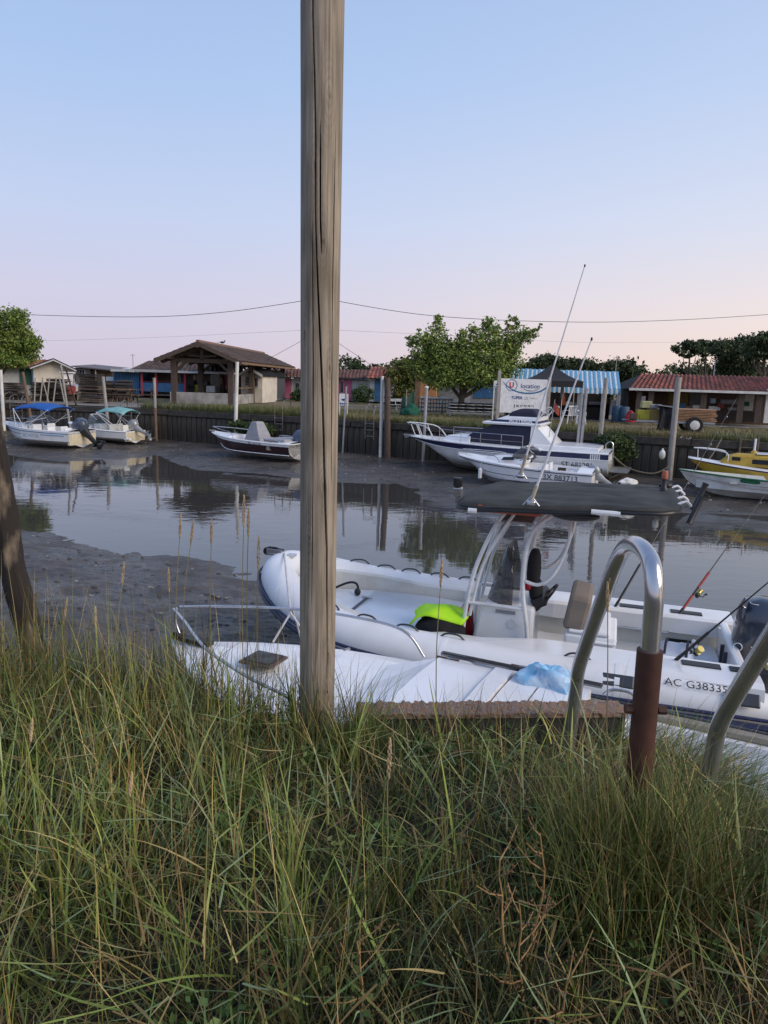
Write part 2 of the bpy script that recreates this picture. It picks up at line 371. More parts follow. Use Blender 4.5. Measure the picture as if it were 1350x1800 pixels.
# near bank ------------------------------------------------------
soil = M('bank_soil', (.028,.022,.014), .95, col2=(.018,.02,.01), scale=6, bump=.03)
def soilz(x, y):
    e = nedge(x)-y
    return -.10+fbm(x, y, 1.3, 5)*.14-.10*np.clip(1-e/.5, 0, 1)*((x > -.1) & (x < 1.4))
xs = np.concatenate([np.linspace(-60,-4,40), np.linspace(-3.9,3.6,150), np.linspace(4,60,40)])
tt = 1-np.linspace(0, 1, 90)**2.2
ys = nedge(xs)[None,:]+(-1)*(np.linspace(0, 1, 90)**2.2)[:,None]*90
gridmesh('grass_bank_ground', xs, ys, soilz, soil)
nw = thing('quay_wall', 'near rough concrete quay wall with rusty gravel capping, half buried in long grass', 'wall', (0.7,3.5,-.1))
mb = MB(); 
pts = [p for p in NE if -9 < p[0] < 9]
for (x0, y0), (x1, y1) in zip(pts[:-1], pts[1:]):
    d = Vector((x1-x0, y1-y0, 0)); L = d.length; c = Vector(((x0+x1)/2, (y0+y1)/2, 0)); a = math.atan2(d.y, d.x); nn = Vector((-d.y, d.x, 0)).normalized()
    mb.box(c+nn*(.03)+Vector((-.7,-3.5,-1.15)), (L+.02, .06, 2.1), rz=a)
mb.build('wall_face', wetw, nw)
def rough_slab(x0, x1, yc, dep, z0, z1, seed, mat, name, parent, ysl=0):
    nx, ny = 150, 8; rings = []
    for i in range(nx+1):
        x = x0+(x1-x0)*i/nx; ring = []; y = yc+ysl*(x-x0)
        pr = [(-.5,0),(-.5,.35),(-.5,.7),(-.5,1),(-.25,1),(0,1),(.25,1),(.5,1),(.5,.5),(.5,0)]
        for k, (u, w) in enumerate(pr):
            q = Vector((x, y+u*dep, z0+w*(z1-z0))); f = .013 if w > 0 else 0
            ns_ = noise.noise(q*17+Vector((seed,0,0))); n2_ = noise.noise(q*55)*1.4
            ring.append(q+Vector((0, (n2_*.8+ns_*.5)*f*(1 if abs(u) == .5 else .2), (n2_*.55+ns_*.35)*f))-Vector((.7,3.5,-.1)))
        rings.append(ring)
    return MB().loft(rings).build(name, mat, parent, smooth=True)
rough_slab(-.12, 1.33, 3.506, .13, -.55, -.031, 3, conc, 'concrete_upstand', nw, .08)
rough_slab(-.12, 1.33, 3.508, .15, -.030, -.004, 8, pebble, 'gravel_capping', nw, .08)
pv = []
for i in range(420):
    x = rng.uniform(-.10,1.32); y = 3.445+.08*(x+.12)+rng.uniform(-.012,.135); s = rng.uniform(.0035,.0085)
    pv.append((x, y, s))
mb = MB()
for x, y, s in pv: mb.ell((x-.7, y-3.5, (.1-.004)), (s*1.6, s*1.3, s), n=5)
o = mb.build('pebbles', M('mixed_pebbles', (.30,.17,.10), .9, col2=(.34,.31,.28), scale=45, contrast=(.45,.55)), nw); o['kind'] = 'stuff'
# far bank -------------------------------------------------------
bankm = M('dry_grass_ground', (.17,.125,.065), .95, col2=(.10,.10,.045), scale=.5, bump=.03, bscale=6)
xs = np.concatenate([np.linspace(-400,-30,20), np.linspace(-28,24,150), np.linspace(30,400,20)])
kk = np.linspace(0, 1, 60)**3
ys = fwall(xs)[None,:]+kk[:,None]*1200
gridmesh('far_bank_ground', xs, ys, lambda x, y: -.03+fbm(x, y, .6, 4)*.05, bankm)
pm = M('path_surface', (.21,.185,.155), .95, col2=(.14,.125,.105), scale=.7, bump=.01, bscale=12)
mb = MB(); px_ = np.linspace(-26,-8.6,30)
mb.loft([[(x, fwall(x)+.25, .035), (x, fwall(x)+2.2+(3.6 if x < -11 else max(0, 3.6-(x+11)*2.2)), .035)] for x in px_], closed=False)
o = mb.build('path', pm); struct(o)
qw = thing('quay_wall', 'long dark timber and concrete quay wall on the far side of the channel', 'wall', (0,30,-.7))
def wallpt(x): return Vector((x, float(fwall(x)), 0))-Vector((0,30,-.7))
pr = [bpy.data.meshes.new('plank') for _ in range(4)]
for i, me in enumerate(pr):
    q = MB(); hh = 1.45+.05*i; q.box((0,0,-hh/2), (.27,.07,hh)); q.box((.02,-.045,-hh*.55), (.12,.03,hh*.7))
    me.from_pydata(q.v, [], q.f); me.materials.append(wetw)
x = -23.; mb = MB(); cp = MB(); js = []
while x < 21:
    a = wallpt(x); b_ = wallpt(x+.3); d = (b_-a).normalized(); ang = math.atan2(d.y, d.x)
    o = bpy.data.objects.new('plank', random.choice(pr)); COL.objects.link(o); o.parent = qw
    o.location = a+Vector((0, 0, -.30-random.random()*.05)); o.rotation_euler = (random.uniform(-.02,.05), random.uniform(-.02,.02), ang)
    x += .3*d.x+random.random()*.012
for (x0, y0), (x1, y1) in zip(FW[:-1], FW[1:]):
    a = wallpt(x0)+Vector((0,.16,0)); b_ = wallpt(x1)+Vector((0,.16,0)); d = b_-a; ang = math.atan2(d.y, d.x); c = (a+b_)/2
    mb.box(c+Vector((0,.0,-1.3)), (d.length, .2, 2.2), rz=ang)
    if x1 < 50 and x0 > -50:
        k = max(1, int(d.length/2.4))
        for j in range(k):
            c = a+d*(j+.5)/k+Vector((random.uniform(-.02,.02), -.03+random.uniform(-.02,.02), -.135+random.uniform(-.015,.015)))
            q = MB().box((0,0,0), (d.length/k-.02, .46, .27)).build('capping_beam', coping, qw, bevel=.02); q.location = c; q.rotation_euler.z = ang
    else: cp.box((a+b_)/2+Vector((0,0,-.135)), (d.length, .46, .27), rz=ang)
cp.build('capping_beam', coping, qw); mb.build('wall_back', wetw, qw)
# foliage --------------------------------------------------------
def leaves(name, blobs, n, size, cols, parent=None, mat=leafm, clump=.35, per=26, seed=1, kind=None, shell=.55, loc=(0,0,0)):
    r = np.random.default_rng(seed); nc = max(1, n//per); vol = np.array([b_[3]*b_[4]*b_[5] for b_ in blobs])**.8
    bi = r.choice(len(blobs), nc, p=vol/vol.sum()); B = np.array(blobs)[bi]
    d = r.normal(size=(nc, 3)); d /= np.linalg.norm(d, axis=1)[:,None]; rad = shell+(1-shell)*r.random(nc)**.6
    rad *= r.uniform(.85,1.12,nc); cc = B[:,:3]+d*rad[:,None]*B[:,3:6]
    ci = np.repeat(np.arange(nc), per); N = len(ci)
    off = r.normal(size=(N, 3))*clump*np.minimum(1, B[ci,3:6].min(1)/clump/1.6)[:,None]*.55
    off[:,2] *= .75; c = cc[ci]+off-np.array(loc)
    u = r.normal(size=(N, 3)); u /= np.linalg.norm(u, axis=1)[:,None]; w = r.normal(size=(N, 3)); w[:,2] *= .6
    v = np.cross(u, w); v /= np.linalg.norm(v, axis=1)[:,None]
    s = size*r.uniform(.6,1.4,N)[:,None]
    V = np.stack([c-u*s*.5, c+v*s*.28-u*s*.05, c+u*s*.5, c-v*s*.28-u*s*.05], 1).reshape(-1, 3)
    Fq = np.arange(N*4).reshape(-1, 4)
    cols = np.array(cols); k = r.random(nc); a = cols[r.integers(0, len(cols), nc)]*(.75+.5*k)[:,None]
    C = np.repeat(a[ci]*r.uniform(.8,1.2,N)[:,None], 4, 0)
    o = npmesh(name, V, Fq, mat, C, parent)
    if kind: o['kind'] = kind
    return o
def tree(name, label, cat, base, limbs, blobs, n, size, cols, r0=.14, group=None, clump=.35, seed=1, trunkname='trunk', fork=.35, per=26, shell=.55):
    t = thing(name, label, cat, base, 0, group); B = Vector(base); mb = MB()
    top = Vector(limbs[0]); mb.tube([(0,0,-.1), (top-B)*.3+Vector((.05,0,0)), (top-B)*.65, top-B], [r0, r0*.8, r0*.65, r0*.4], n=9, sub=3)
    st = (top-B)*fork
    for L in limbs[1:]:
        L = Vector(L)-B; m = (st+L)/2+Vector((0, 0, -.12*(L-st).length)); mb.tube([st, m, L], [r0*.55, r0*.35, r0*.12], n=7, sub=4)
    mb.build(trunkname, bark, t, smooth=True)
    leaves('crown', blobs, n, size, cols, t, clump=clump, seed=seed, loc=B, per=per, shell=shell)
    return t
G1 = [(.14,.20,.045),(.19,.25,.055),(.09,.14,.035),(.22,.25,.065)]
G2 = [(.04,.06,.025),(.055,.078,.032),(.032,.048,.022),(.07,.085,.04)]
G3 = [(.07,.09,.02),(.10,.12,.03),(.05,.075,.02),(.14,.13,.03)]
def blobpx(l, y):
    r = []
    for (px, py, rx, ry) in l:
        c = P(px, py, y=y+rng.uniform(-.4,.4)); s = y/FPX; r.append((c.x, c.y, c.z, rx*s, max(rx, ry)*s*.8, ry*s))
    return r
# the tall field maple behind the far quay
y0 = 38.5
bl = blobpx([(765,595,22,22),(742,612,22,20),(780,625,38,26),(800,650,45,28),(830,600,26,22),(812,622,34,24),(865,590,16,24),(880,612,22,22),(905,592,18,20),(922,590,20,10),(935,580,10,5),(850,640,44,32),(885,642,34,24),(840,662,50,16),(775,662,36,20),(750,640,28,20),(858,575,10,12),(772,568,8,14),(728,602,10,8),(895,612,20,14),(905,568,6,12),(830,583,9,14),(770,560,5,11),(858,566,6,13),(893,566,5,11),(735,588,6,12),(945,573,7,4),(813,592,6,14),(720,598,6,8)], y0)
tree('leafy_tree', 'large bushy light green tree behind the flybridge boat, left of the white sign board', 'tree', P(808,722,y=y0),
     [P(815,650,y=y0), P(765,610,y=y0), P(780,640,y=y0), P(850,610,y=y0), P(885,630,y=y0), P(905,600,y=y0), P(930,582,y=y0), P(830,600,y=y0)], bl, 26000, .15, G1, r0=.2, seed=3, clump=.30, fork=.3, per=15)
y0 = 39
bl = blobpx([(15,575,30,28),(35,600,30,22),(-10,600,40,30),(5,625,34,18),(45,622,22,14),(-40,570,40,34),(30,560,18,14),(55,605,14,12),(-50,610,40,30),(20,635,30,10)], y0)
tree('leafy_tree', 'bright green round-headed tree at the left edge of the picture', 'tree', P(-14,700,y=y0),
     [P(0,620,y=y0), P(30,600,y=y0), P(-30,590,y=y0), P(15,575,y=y0)], bl, 26000, .14, [(.15,.21,.035),(.09,.14,.03),(.19,.23,.05)], seed=5, clump=.3, per=15)
y0 = 47
bl = blobpx([(700,655,22,16),(722,650,20,18),(735,665,22,22),(700,672,18,16),(712,640,12,10),(742,690,26,22),(720,690,26,20),(748,655,12,12)], y0)
tree('small_tree', 'small yellowing bushy tree between the blue door and the orange kiosk', 'tree', P(722,712,y=y0),
     [P(722,665,y=y0), P(705,655,y=y0), P(738,660,y=y0)], bl, 12000, .17, [(.12,.14,.03),(.08,.11,.03),(.17,.15,.04)], r0=.08, seed=6, clump=.35)
# far tree line: pines that can be told apart, in front of a wooded mass
def pine(px, py, top, w, y, label, seed, cols=G2, blobs=None, n=4200, tr=.16):
    b0 = P(px, py, y=y); b0.z = 0
    h = (py-top)
    bl = blobpx(blobs or [(px, top+h*.16, w*.6, h*.13),(px-w*.5, top+h*.26, w*.55, h*.11),(px+w*.55, top+h*.24, w*.5, h*.12),(px+w*.1, top+h*.36, w*.7, h*.12)], y)
    return tree('pine_tree', label, 'tree', b0, [P(px, top+h*.3, y=y), P(px-w*.5, top+h*.3, y=y), P(px+w*.5, top+h*.28, y=y), P(px-w*.75, top+h*.36, y=y)], bl, int(n*1.6), .36, cols, r0=tr, seed=seed, clump=.6, group='pines behind the cabins', fork=.6, per=30, shell=.3)
pine(1212,690,600,24,88, 'spindly pine with a thin flat crown, first from the left in the loose row', 11, blobs=[(1215,608,15,8),(1196,616,14,5),(1226,617,12,7),(1185,612,8,4),(1207,624,12,4)], n=1500, tr=.2)
pine(1240,690,600,24,90, 'open pine between the spindly one and the dense one', 12, blobs=[(1245,610,20,9),(1234,618,14,8),(1258,606,12,7),(1232,603,8,5),(1262,620,10,5)], n=1900, tr=.2)
pine(1290,700,595,26,84, 'broad dense pine just left of the tallest one', 13, blobs=[(1290,625,26,22),(1275,615,20,15),(1310,612,22,18),(1300,645,26,18),(1318,630,18,20),(1272,645,16,14)], n=7000, tr=.25)
pine(1343,700,592,30,78, 'tallest umbrella pine with bare reddish trunk at the right edge', 14, blobs=[(1345,606,26,16),(1325,612,18,12),(1375,600,34,20),(1352,622,20,10)], n=6000, tr=.34)
pine(958,690,628,20,95, 'round dark tree rising behind the peak of the black gazebo', 15, blobs=[(950,640,18,12),(968,638,16,12),(935,648,16,12),(985,645,14,12)], n=3200)
pine(1010,690,630,20,96, 'round dark tree behind the striped awning roof', 16, blobs=[(1008,645,18,14),(1025,642,16,12),(1040,648,18,12)], n=3200)
pine(1078,690,636,20,98, 'dark tree behind the right end of the striped awning', 17, blobs=[(1080,645,18,12),(1062,650,16,10),(1100,650,16,10)], n=2600)
bl = []
for px in range(600, 1420, 15):
    top = 634+6*math.sin(px*.05)+random.uniform(-5,4)+(px-600)*.014
    bl += blobpx([(px, top+14, 16, 14), (px+6, top+30, 18, 14), (px, top+44, 18, 12)], 104+random.uniform(-6,6))
for px in range(-300, 600, 22): bl += blobpx([(px, 668+random.uniform(-3,3), 20, 9)], 150)
for px in range(1420, 1800, 18): bl += blobpx([(px, 650+random.uniform(-6,6), 22, 26), (px, 690, 22, 20)], 95)
leaves('woodland', bl, 80000, .55, G2, kind='stuff', clump=1.0, seed=20, shell=.35, per=30)
# bank grasses on the far side ------------------------------------
def blades(name, root, az, tilt, bend, L, Wd, C, mat, K=4, parent=None, kind='stuff', twist=None):
    """curved tapering ribbons; all arguments are arrays over the blades"""
    N = len(L); pos = root.copy(); V = np.zeros((N, K+1, 2, 3)); th = tilt.copy(); ca, sa = np.cos(az), np.sin(az)
    tw = az+PI/2+(twist if twist is not None else rng.normal(0, .5, N)); side = np.stack([np.cos(tw), np.sin(tw), np.zeros(N)], 1)
    for i in range(K+1):
        s = i/K; w = Wd*(1-s)**.7*(.6+.4*min(1, s*5))+.0003
        V[:,i,0] = pos-side*w[:,None]/2; V[:,i,1] = pos+side*w[:,None]/2
        th = tilt+bend*((i+.5)/K)**1.6
        pos = pos+np.stack([np.sin(th)*ca, np.sin(th)*sa, np.cos(th)], 1)*(L/K)[:,None]
    V = V.reshape(-1, 3); b0 = (np.arange(N)*(K+1)*2)[:,None]; q = []
    for i in range(K): q.append(np.concatenate([b0+2*i, b0+2*i+1, b0+2*i+3, b0+2*i+2], 1))
    Fq = np.stack(q, 1).reshape(-1, 4); o = npmesh(name, V, Fq, mat, np.repeat(C, (K+1)*2, 0), parent)
    if kind: o['kind'] = kind
    return o
N = 60000; x = rng.uniform(-12.5, 22, N); back = rng.random(N)**2*11; y = fwall(x)+.05+back
keep = (fbm(x, y, .5, 30) > -.16) | (back < .8); keep &= ~((x < -9.8) & (back > .5) & (fbm(x, y, 1, 2) > -.25)); keep &= ~((x < -7.5) & (back > 6))
x, y, back = x[keep], y[keep], back[keep]; N = len(x)
g = np.clip(.62+fbm(x, y, .35, 31)*2.2+np.where(back < .9, .3, -.1)+np.where((x < -3) & (back < 5), .3, 0), 0, 1)[:,None]
C = (np.array([.28,.215,.11])*(1-g)+np.array([.13,.145,.05])*g)*rng.uniform(.7,1.3,(N,1))
L = rng.uniform(.06,.2,N)*(1+1.0*(back < .9)+.9*((x < -3) & (back < 5)))
blades('bank_grass', np.stack([x, y, np.full(N, -.02)], 1), rng.uniform(0,2*PI,N), rng.uniform(0,.6,N), rng.uniform(.1,.9,N), L, np.full(N, .022), C, grassm, K=2)
for (l, n_, y0, lab, sd_) in [([(425,752,20,8),(450,748,22,8),(468,756,16,9),(440,762,14,8),(415,745,14,6)], 3500, 33.0, 'green creeper hanging over the far quay edge behind the dark red boat', 41),
                        ([(1085,775,22,14),(1070,790,24,12),(1100,790,18,14),(1062,772,14,8),(1085,802,20,10)], 5000, 26.2, 'leafy bush spilling over the far quay wall at the stern of the flybridge boat', 42)]:
    bl = blobpx(l, y0); c = Vector(bl[0][:3]); t = thing('wall_bush', lab, 'bush', c)
    leaves('foliage', bl, n_, .11, [(.05,.075,.025),(.07,.10,.03),(.035,.055,.02)], t, clump=.16, seed=sd_, loc=c)
# ================================================================ BOAT HELPERS
class Hull:
    """hull surface; t 0 transom..1 bow, v 0 keel..1 sheer, s -1 starboard / 1 port"""
    def __init__(h, L, B, z0, z1, rake=.9, p=2.6, k0=0.0, ch=.3, stern=.92, flare=.16, t0=.35, sag=.0): h.__dict__.update(locals())
    def half(h, t):
        w = h.B/2*(h.stern+(1-h.stern)*min(1, t/.3))
        return w*max(0, 1-max(0, (t-h.t0)/(1-h.t0))**h.p)+.012
    def sheer(h, t): return h.z0+(h.z1-h.z0)*t**1.8-h.sag*math.sin(PI*t)
    def pt(h, t, v, s=1):
        w = h.half(t); zs = h.sheer(t); u = max(0, (t-.6)/.4); zk = h.k0+(zs-h.k0)*.62*u**2.6
        zc = zk+h.ch*(zs-zk)*(1-.0*t); vc = .38; fl = h.flare*(.4+1.1*u)
        if v < vc: k = v/vc; y = w*(1-fl)*k; z = zk+(zc-zk)*k
        else: k = (v-vc)/(1-vc); y = w*((1-fl)+fl*k**.8); z = zc+(zs-zc)*k
        x = t*(h.L-h.rake*(1-((z-zk)/(zs-zk+1e-6)*(1)+0)) if t > .5 else h.L)
        x = t*h.L-h.rake*max(0, (t-.5)/.5)**2*(1-(z-zk)/(zs-zk+1e-6))
        return Vector((x, s*y, z))
    def shell(h, v0=0, v1=1, t0=0, t1=1, off=0, n=30, m=9, both=True):
        mb = MB()
        for s in (1, -1):
            rg = []
            for i in range(n+1):
                t = t0+(t1-t0)*i/n; t = t if v0 > .3 or t1 < 1 else t
                rg.append([h.pt(t, v0+(v1-v0)*j/m, s)+Vector((off*.4*(t > .9), s*off, 0)) for j in range(m+1)])
            mb.loft(rg, closed=False)
        if t0 == 0 and v0 == 0:
            mb.quad(*([h.pt(0, j/m, 1) for j in range(m+1)]+[h.pt(0, (m-j)/m, -1) for j in range(m+1)]))
        return mb
    def rail(h, v, r, t0=0, t1=1, n=30, off=0, transom=True):
        p = [h.pt(t0+(t1-t0)*i/n, v, 1)+Vector((0, off, 0)) for i in range(n+1)]
        q = [Vector((a.x, -a.y, a.z)) for a in reversed(p)]
        if t1 == 1: q[0].x += off; p[-1].x += off
        mb = MB(); mb.tube(p+q, r, n=6)
        if transom and t0 == 0: mb.tube([p[0], q[-1]], r, n=6)
        return mb
    def deck(h, ct0, ct1, floor, gw, crown=.05, lip=.015, n=34, inner=None):
        rg = []; ts = sorted(set([i/n for i in range(n+1)]+[ct0-.001, ct0+.004, ct1-.004, ct1+.001])); 
        for t in ts:
            if t < 0 or t > 1: continue
            a = h.pt(t, 1, 1); w = a.y; g = min(gw, w*.9); zt = a.z+lip
            if ct0 < t < ct1: prof = [(w, a.z), (w-.015, zt), (max(w-g, .0), zt), (max(w-g-.03, 0), floor), (0, floor)]
            else: prof = [(w, a.z), (max(w-.015, 0), zt), (max(w-g, 0), zt+crown*.4), (max(w-g-.03, 0)*.5, zt+crown*.85), (0, zt+crown)]
            rg.append([Vector((a.x, y, z)) for y, z in prof]+[Vector((a.x, -y, z)) for y, z in reversed(prof[:-1])])
        return MB().loft(rg, closed=False)
    def wrap(h, x0, v0, s, off=.006, sy=1.0):
        """lettering on the hull side around x0, v0"""
        def fn(x, y):
            xx = x0-x*s*(1 if s > 0 else 1)
            t = max(0, min(1, xx/h.L)); z1 = h.pt(t, 1, s).z; zk = h.pt(t, .38, s).z
            vv = v0+y*sy/(z1-zk)*.62; q = h.pt(t, vv, s); return Vector((xx, q.y+s*off, q.z))
        return fn
def outboard(parent, o, k=1.0, tilt=0, cm=cowlm, lm=dkgrey, label=None, midm=None, yaw=0):
    """cowl, leg and lower unit; +x forward, tilted about the clamp"""
    m = Matrix.Translation(Vector(o))@Matrix.Rotation(yaw, 4, 'Z')@Matrix.Rotation(tilt, 4, 'Y')@Matrix.Scale(k, 4); mb = MB(); rg = []
    for z, lx, ly, cx, e in [(.02,.36,.26,-.12,.7),(.06,.46,.33,-.13,.65),(.16,.54,.39,-.15,.6),(.30,.56,.40,-.16,.6),(.42,.50,.37,-.14,.62),(.50,.38,.29,-.11,.7),(.535,.18,.14,-.1,.9)]:
        rg.append([Vector((cx+lx/2*math.copysign(abs(math.cos(a))**e, math.cos(a)), ly/2*math.copysign(abs(math.sin(a))**e, math.sin(a)), z)) for a in [2*PI*i/28 for i in range(28)]])
    c = mb.loft(rg).xf(m).build('cowl', cm, parent, smooth=True, label=label)
    mb = MB().loft([[Vector((cx+lx/2*math.cos(a), ly/2*math.sin(a), z)) for a in [2*PI*i/14 for i in range(14)]] for z, lx, ly, cx in [(.03,.34,.24,-.12),(-.1,.30,.2,-.12),(-.3,.2,.13,-.13),(-.62,.17,.09,-.15)]]).xf(m)
    mb.build('mid_section', midm or lm, parent, smooth=True)
    mb = MB().box((-.17,0,-.64), (.34,.2,.015)); mb.loft([[Vector((cx+lx/2*math.cos(a), ly/2*math.sin(a), z)) for a in [2*PI*i/12 for i in range(12)]] for z, lx, ly, cx in [(-.62,.17,.08,-.15),(-.78,.15,.06,-.14)]])
    mb.lathe([(.01,-.19),(.045,-.12),(.06,0),(.055,.12),(.03,.2),(.01,.22)], (-.14,0,-.82), n=12, axis='x').prism([(-.2,-.85),(-.08,-.85),(-.06,-1.02),(-.14,-.98)], .015, o=(0,.008,0)).xf(m).build('lower_unit', lm, parent, smooth=True)
    mb = MB()
    for i in range(3):
        a = i*2*PI/3; r_ = Matrix.Rotation(a, 3, 'X'); pts = [(-.06,.03),(-.02,.13),(.03,.15),(.06,.10),(.03,.03)]
        fr = [r_@Vector((-.40+px*.35+(pz-.03)*.1, px, pz)) for px, pz in pts]; mb.loft([fr, [q+Vector((-.012,0,0)) for q in fr]])
    mb.lathe([(.04,-.07),(.04,.06),(.02,.08)], (-.40,0,0), n=10, axis='x'); mb.xf(Matrix.Translation((0,0,0))); mb.v = [(x, y, z-.82) for x, y, z in mb.v]; mb.xf(m).build('propeller', black, parent, smooth=True)
    m2 = Matrix.Translation(Vector(o))@Matrix.Rotation(yaw, 4, 'Z')@Matrix.Scale(k, 4)
    MB().box((.10,.09,-.12), (.14,.03,.38)).box((.10,-.09,-.12), (.14,.03,.38)).box((.06,0,-.05), (.1,.16,.1)).xf(m2).build('clamp_bracket', lm, parent, bevel=.008)
    return m
# ================================================================ NEAR BANK THINGS
def pole():
    b0, b1 = P(558,1235,y=3.40), P(567,0,y=3.42); b0.z = -.35; b1 = b0+(b1-b0)*(4.7/(b1.z-b0.z)); ax = (b1-b0)
    n, m = 420, 480; rings = []; cols = []; ca = math.atan2(-b0.y, -b0.x+0)          # azimuth that looks at the camera
    knots = [(.25,1.2,.03),(-.5,.95,.02),(.6,.35,.025),(.1,2.3,.03),(-.75,1.9,.02),(.35,2.9,.03),(-.3,2.62,.025),(.5,1.75,.02)]
    for i in range(m+1):
        f = i/m; z = f*4.7-.35; c = b0+ax*f; r0 = .0860+.0025*z; r0 *= 1+.012*math.sin(z*2.1+.6)
        s1 = float(np.interp(z, [.35,.9,1.3,1.9,2.4,2.7,3.2], [.52,.5,.28,.0,-.24,-.30,-.42]))+.03*math.sin(z*5)
        w1 = np.interp(z, [.22,.4,.7,1,1.9,2.3,3,4], [0,.3,.7,1,.9,.55,.5,.9])
        s2 = s1+.24+.02*math.sin(z*4); w2 = np.interp(z, [2.25,2.35,2.65,2.8], [0,.6,.5,0])
        s3 = -.42+.1*math.sin(z*1.3); w3 = np.interp(z, [.6,.9,1.2,1.5,2.1,2.4], [0,.35,.1,.45,.4,0])
        s4 = .66+.04*math.sin(z*2.3); w4 = np.interp(z, [1.2,1.5,2.0,2.4,2.8], [0,.3,.15,.35,0])
        ring = []; fz = .9+.2*noise.noise(Vector((z*1.1, 0, 5)))
        for k in range(n):
            a = 2*PI*k/n; d = (a-ca+PI) % (2*PI)-PI      # camera-left is negative image x
            dep = 0
            for s_, w_ in ((s1, w1), (s2, w2), (s3, w3), (s4, w4)):
                if w_ > 0:
                    q = (d-math.asin(max(-.98, min(.98, s_)))); sg = .016+.022*w_
                    dep = max(dep, min(1,w_*1.6)*.055*math.exp(-abs(q/sg)**3))
            bump = .0016*noise.noise(Vector((math.cos(a)*5, math.sin(a)*5, z*1.2)))+.0009*noise.noise(Vector((math.cos(a)*22, math.sin(a)*22, z*1.5)))
            fc = fz
            for (ks, kz, kr) in knots:
                q2 = math.hypot((d-math.asin(ks))*.09, (z-kz)*.28)
                if q2 < .12: fc *= 1-.22*(.5+.5*math.sin(q2*2*PI/.0105+math.sin(z*9)*1.2))*math.exp(-(q2/.045)**2)-.30*math.exp(-(q2/.0075)**2)
                q = math.hypot((d-math.asin(ks))*.09, (z-kz)*.75); bump += .004*math.exp(-(q/kr)**2)-.006*math.exp(-(q/.007)**2)
            cols.append(fc*(1-.75*min(1, dep/.03))); r_ = r0-dep+bump; ring.append(c+Vector((math.cos(a)*r_, math.sin(a)*r_, 0)))
        rings.append(ring)
    o = MB().loft(rings); B = Vector((b0.x, b0.y, -.05)); o.v = [tuple(Vector(p)-B) for p in o.v]
    m_ = M('weathered_pole_wood', (.36,.305,.235), .85, col2=(.275,.23,.175), scale=5, stretch=(3,3,.9), attr='Col'); nn = m_.node_tree; bs = nn.nodes['Principled BSDF']
    t = nn.nodes.new('ShaderNodeTexCoord')
    def mapn(sc): 
        q = nn.nodes.new('ShaderNodeMapping'); q.inputs['Scale'].default_value = sc; nn.links.new(t.outputs['Object'], q.inputs[0]); return q.outputs[0]
    g = nn.nodes.new('ShaderNodeTexNoise'); g.inputs['Scale'].default_value = 62; g.inputs['Detail'].default_value = 7; g.inputs['Distortion'].default_value = .35; nn.links.new(mapn((1,1,.035)), g.inputs[0])
    g2 = nn.nodes.new('ShaderNodeTexWave'); g2.inputs['Scale'].default_value = 4.5; g2.inputs['Distortion'].default_value = 14; g2.inputs['Detail'].default_value = 3; g2.inputs['Detail Scale'].default_value = .7; nn.links.new(mapn((1,1,.22)), g2.inputs[0])
    base = bs.inputs['Base Color'].links[0].from_socket
    def mul(fac, a_, lo, hi, amt):
        mr_ = nn.nodes.new('ShaderNodeMapRange'); mr_.inputs[1].default_value = lo; mr_.inputs[2].default_value = hi; mr_.inputs[3].default_value = amt; mr_.inputs[4].default_value = 1.08; nn.links.new(fac, mr_.inputs[0])
        x_ = nn.nodes.new('ShaderNodeVectorMath'); x_.operation = 'SCALE'; nn.links.new(a_, x_.inputs[0]); nn.links.new(mr_.outputs[0], x_.inputs['Scale']); return x_.outputs[0]
    c1 = mul(g.outputs[0], base, .36, .58, .68); c2 = mul(g2.outputs[0], c1, .0, .35, .86)
    # reddish fungus stain low down and green algae on the shaded left
    n3 = nn.nodes.new('ShaderNodeTexNoise'); n3.inputs['Scale'].default_value = 3.2; nn.links.new(mapn((1,1,.5)), n3.inputs[0])
    mr3 = nn.nodes.new('ShaderNodeMapRange'); mr3.inputs[1].default_value = .56; mr3.inputs[2].default_value = .72; nn.links.new(n3.outputs[0], mr3.inputs[0])
    mx3 = nn.nodes.new('ShaderNodeMix'); mx3.data_type = 'RGBA'; nn.links.new(mr3.outputs[0], mx3.inputs[0]); nn.links.new(c2, mx3.inputs[6]); mx3.inputs[7].default_value = (.13,.105,.065,1)
    nn.links.new(mx3.outputs[2], bs.inputs['Base Color'])
    bp_ = nn.nodes.new('ShaderNodeBump'); bp_.inputs['Distance'].default_value = .003; bp_.inputs['Strength'].default_value = .9; nn.links.new(g.outputs[0], bp_.inputs['Height']); nn.links.new(bp_.outputs[0], bs.inputs['Normal'])
    ob = o.build('wooden_pole', m_, None, smooth=True); ob.location = B
    ca_ = ob.data.color_attributes.new('Col', 'FLOAT_COLOR', 'POINT'); cc = np.repeat(np.array(cols)[:,None], 4, 1); cc[:,3] = 1; ca_.data.foreach_set('color', cc.astype(np.float32).ravel())
    tag(ob, 'tall weathered round wooden pole with a long dark crack, standing in the foreground grass', 'pole')
pole()
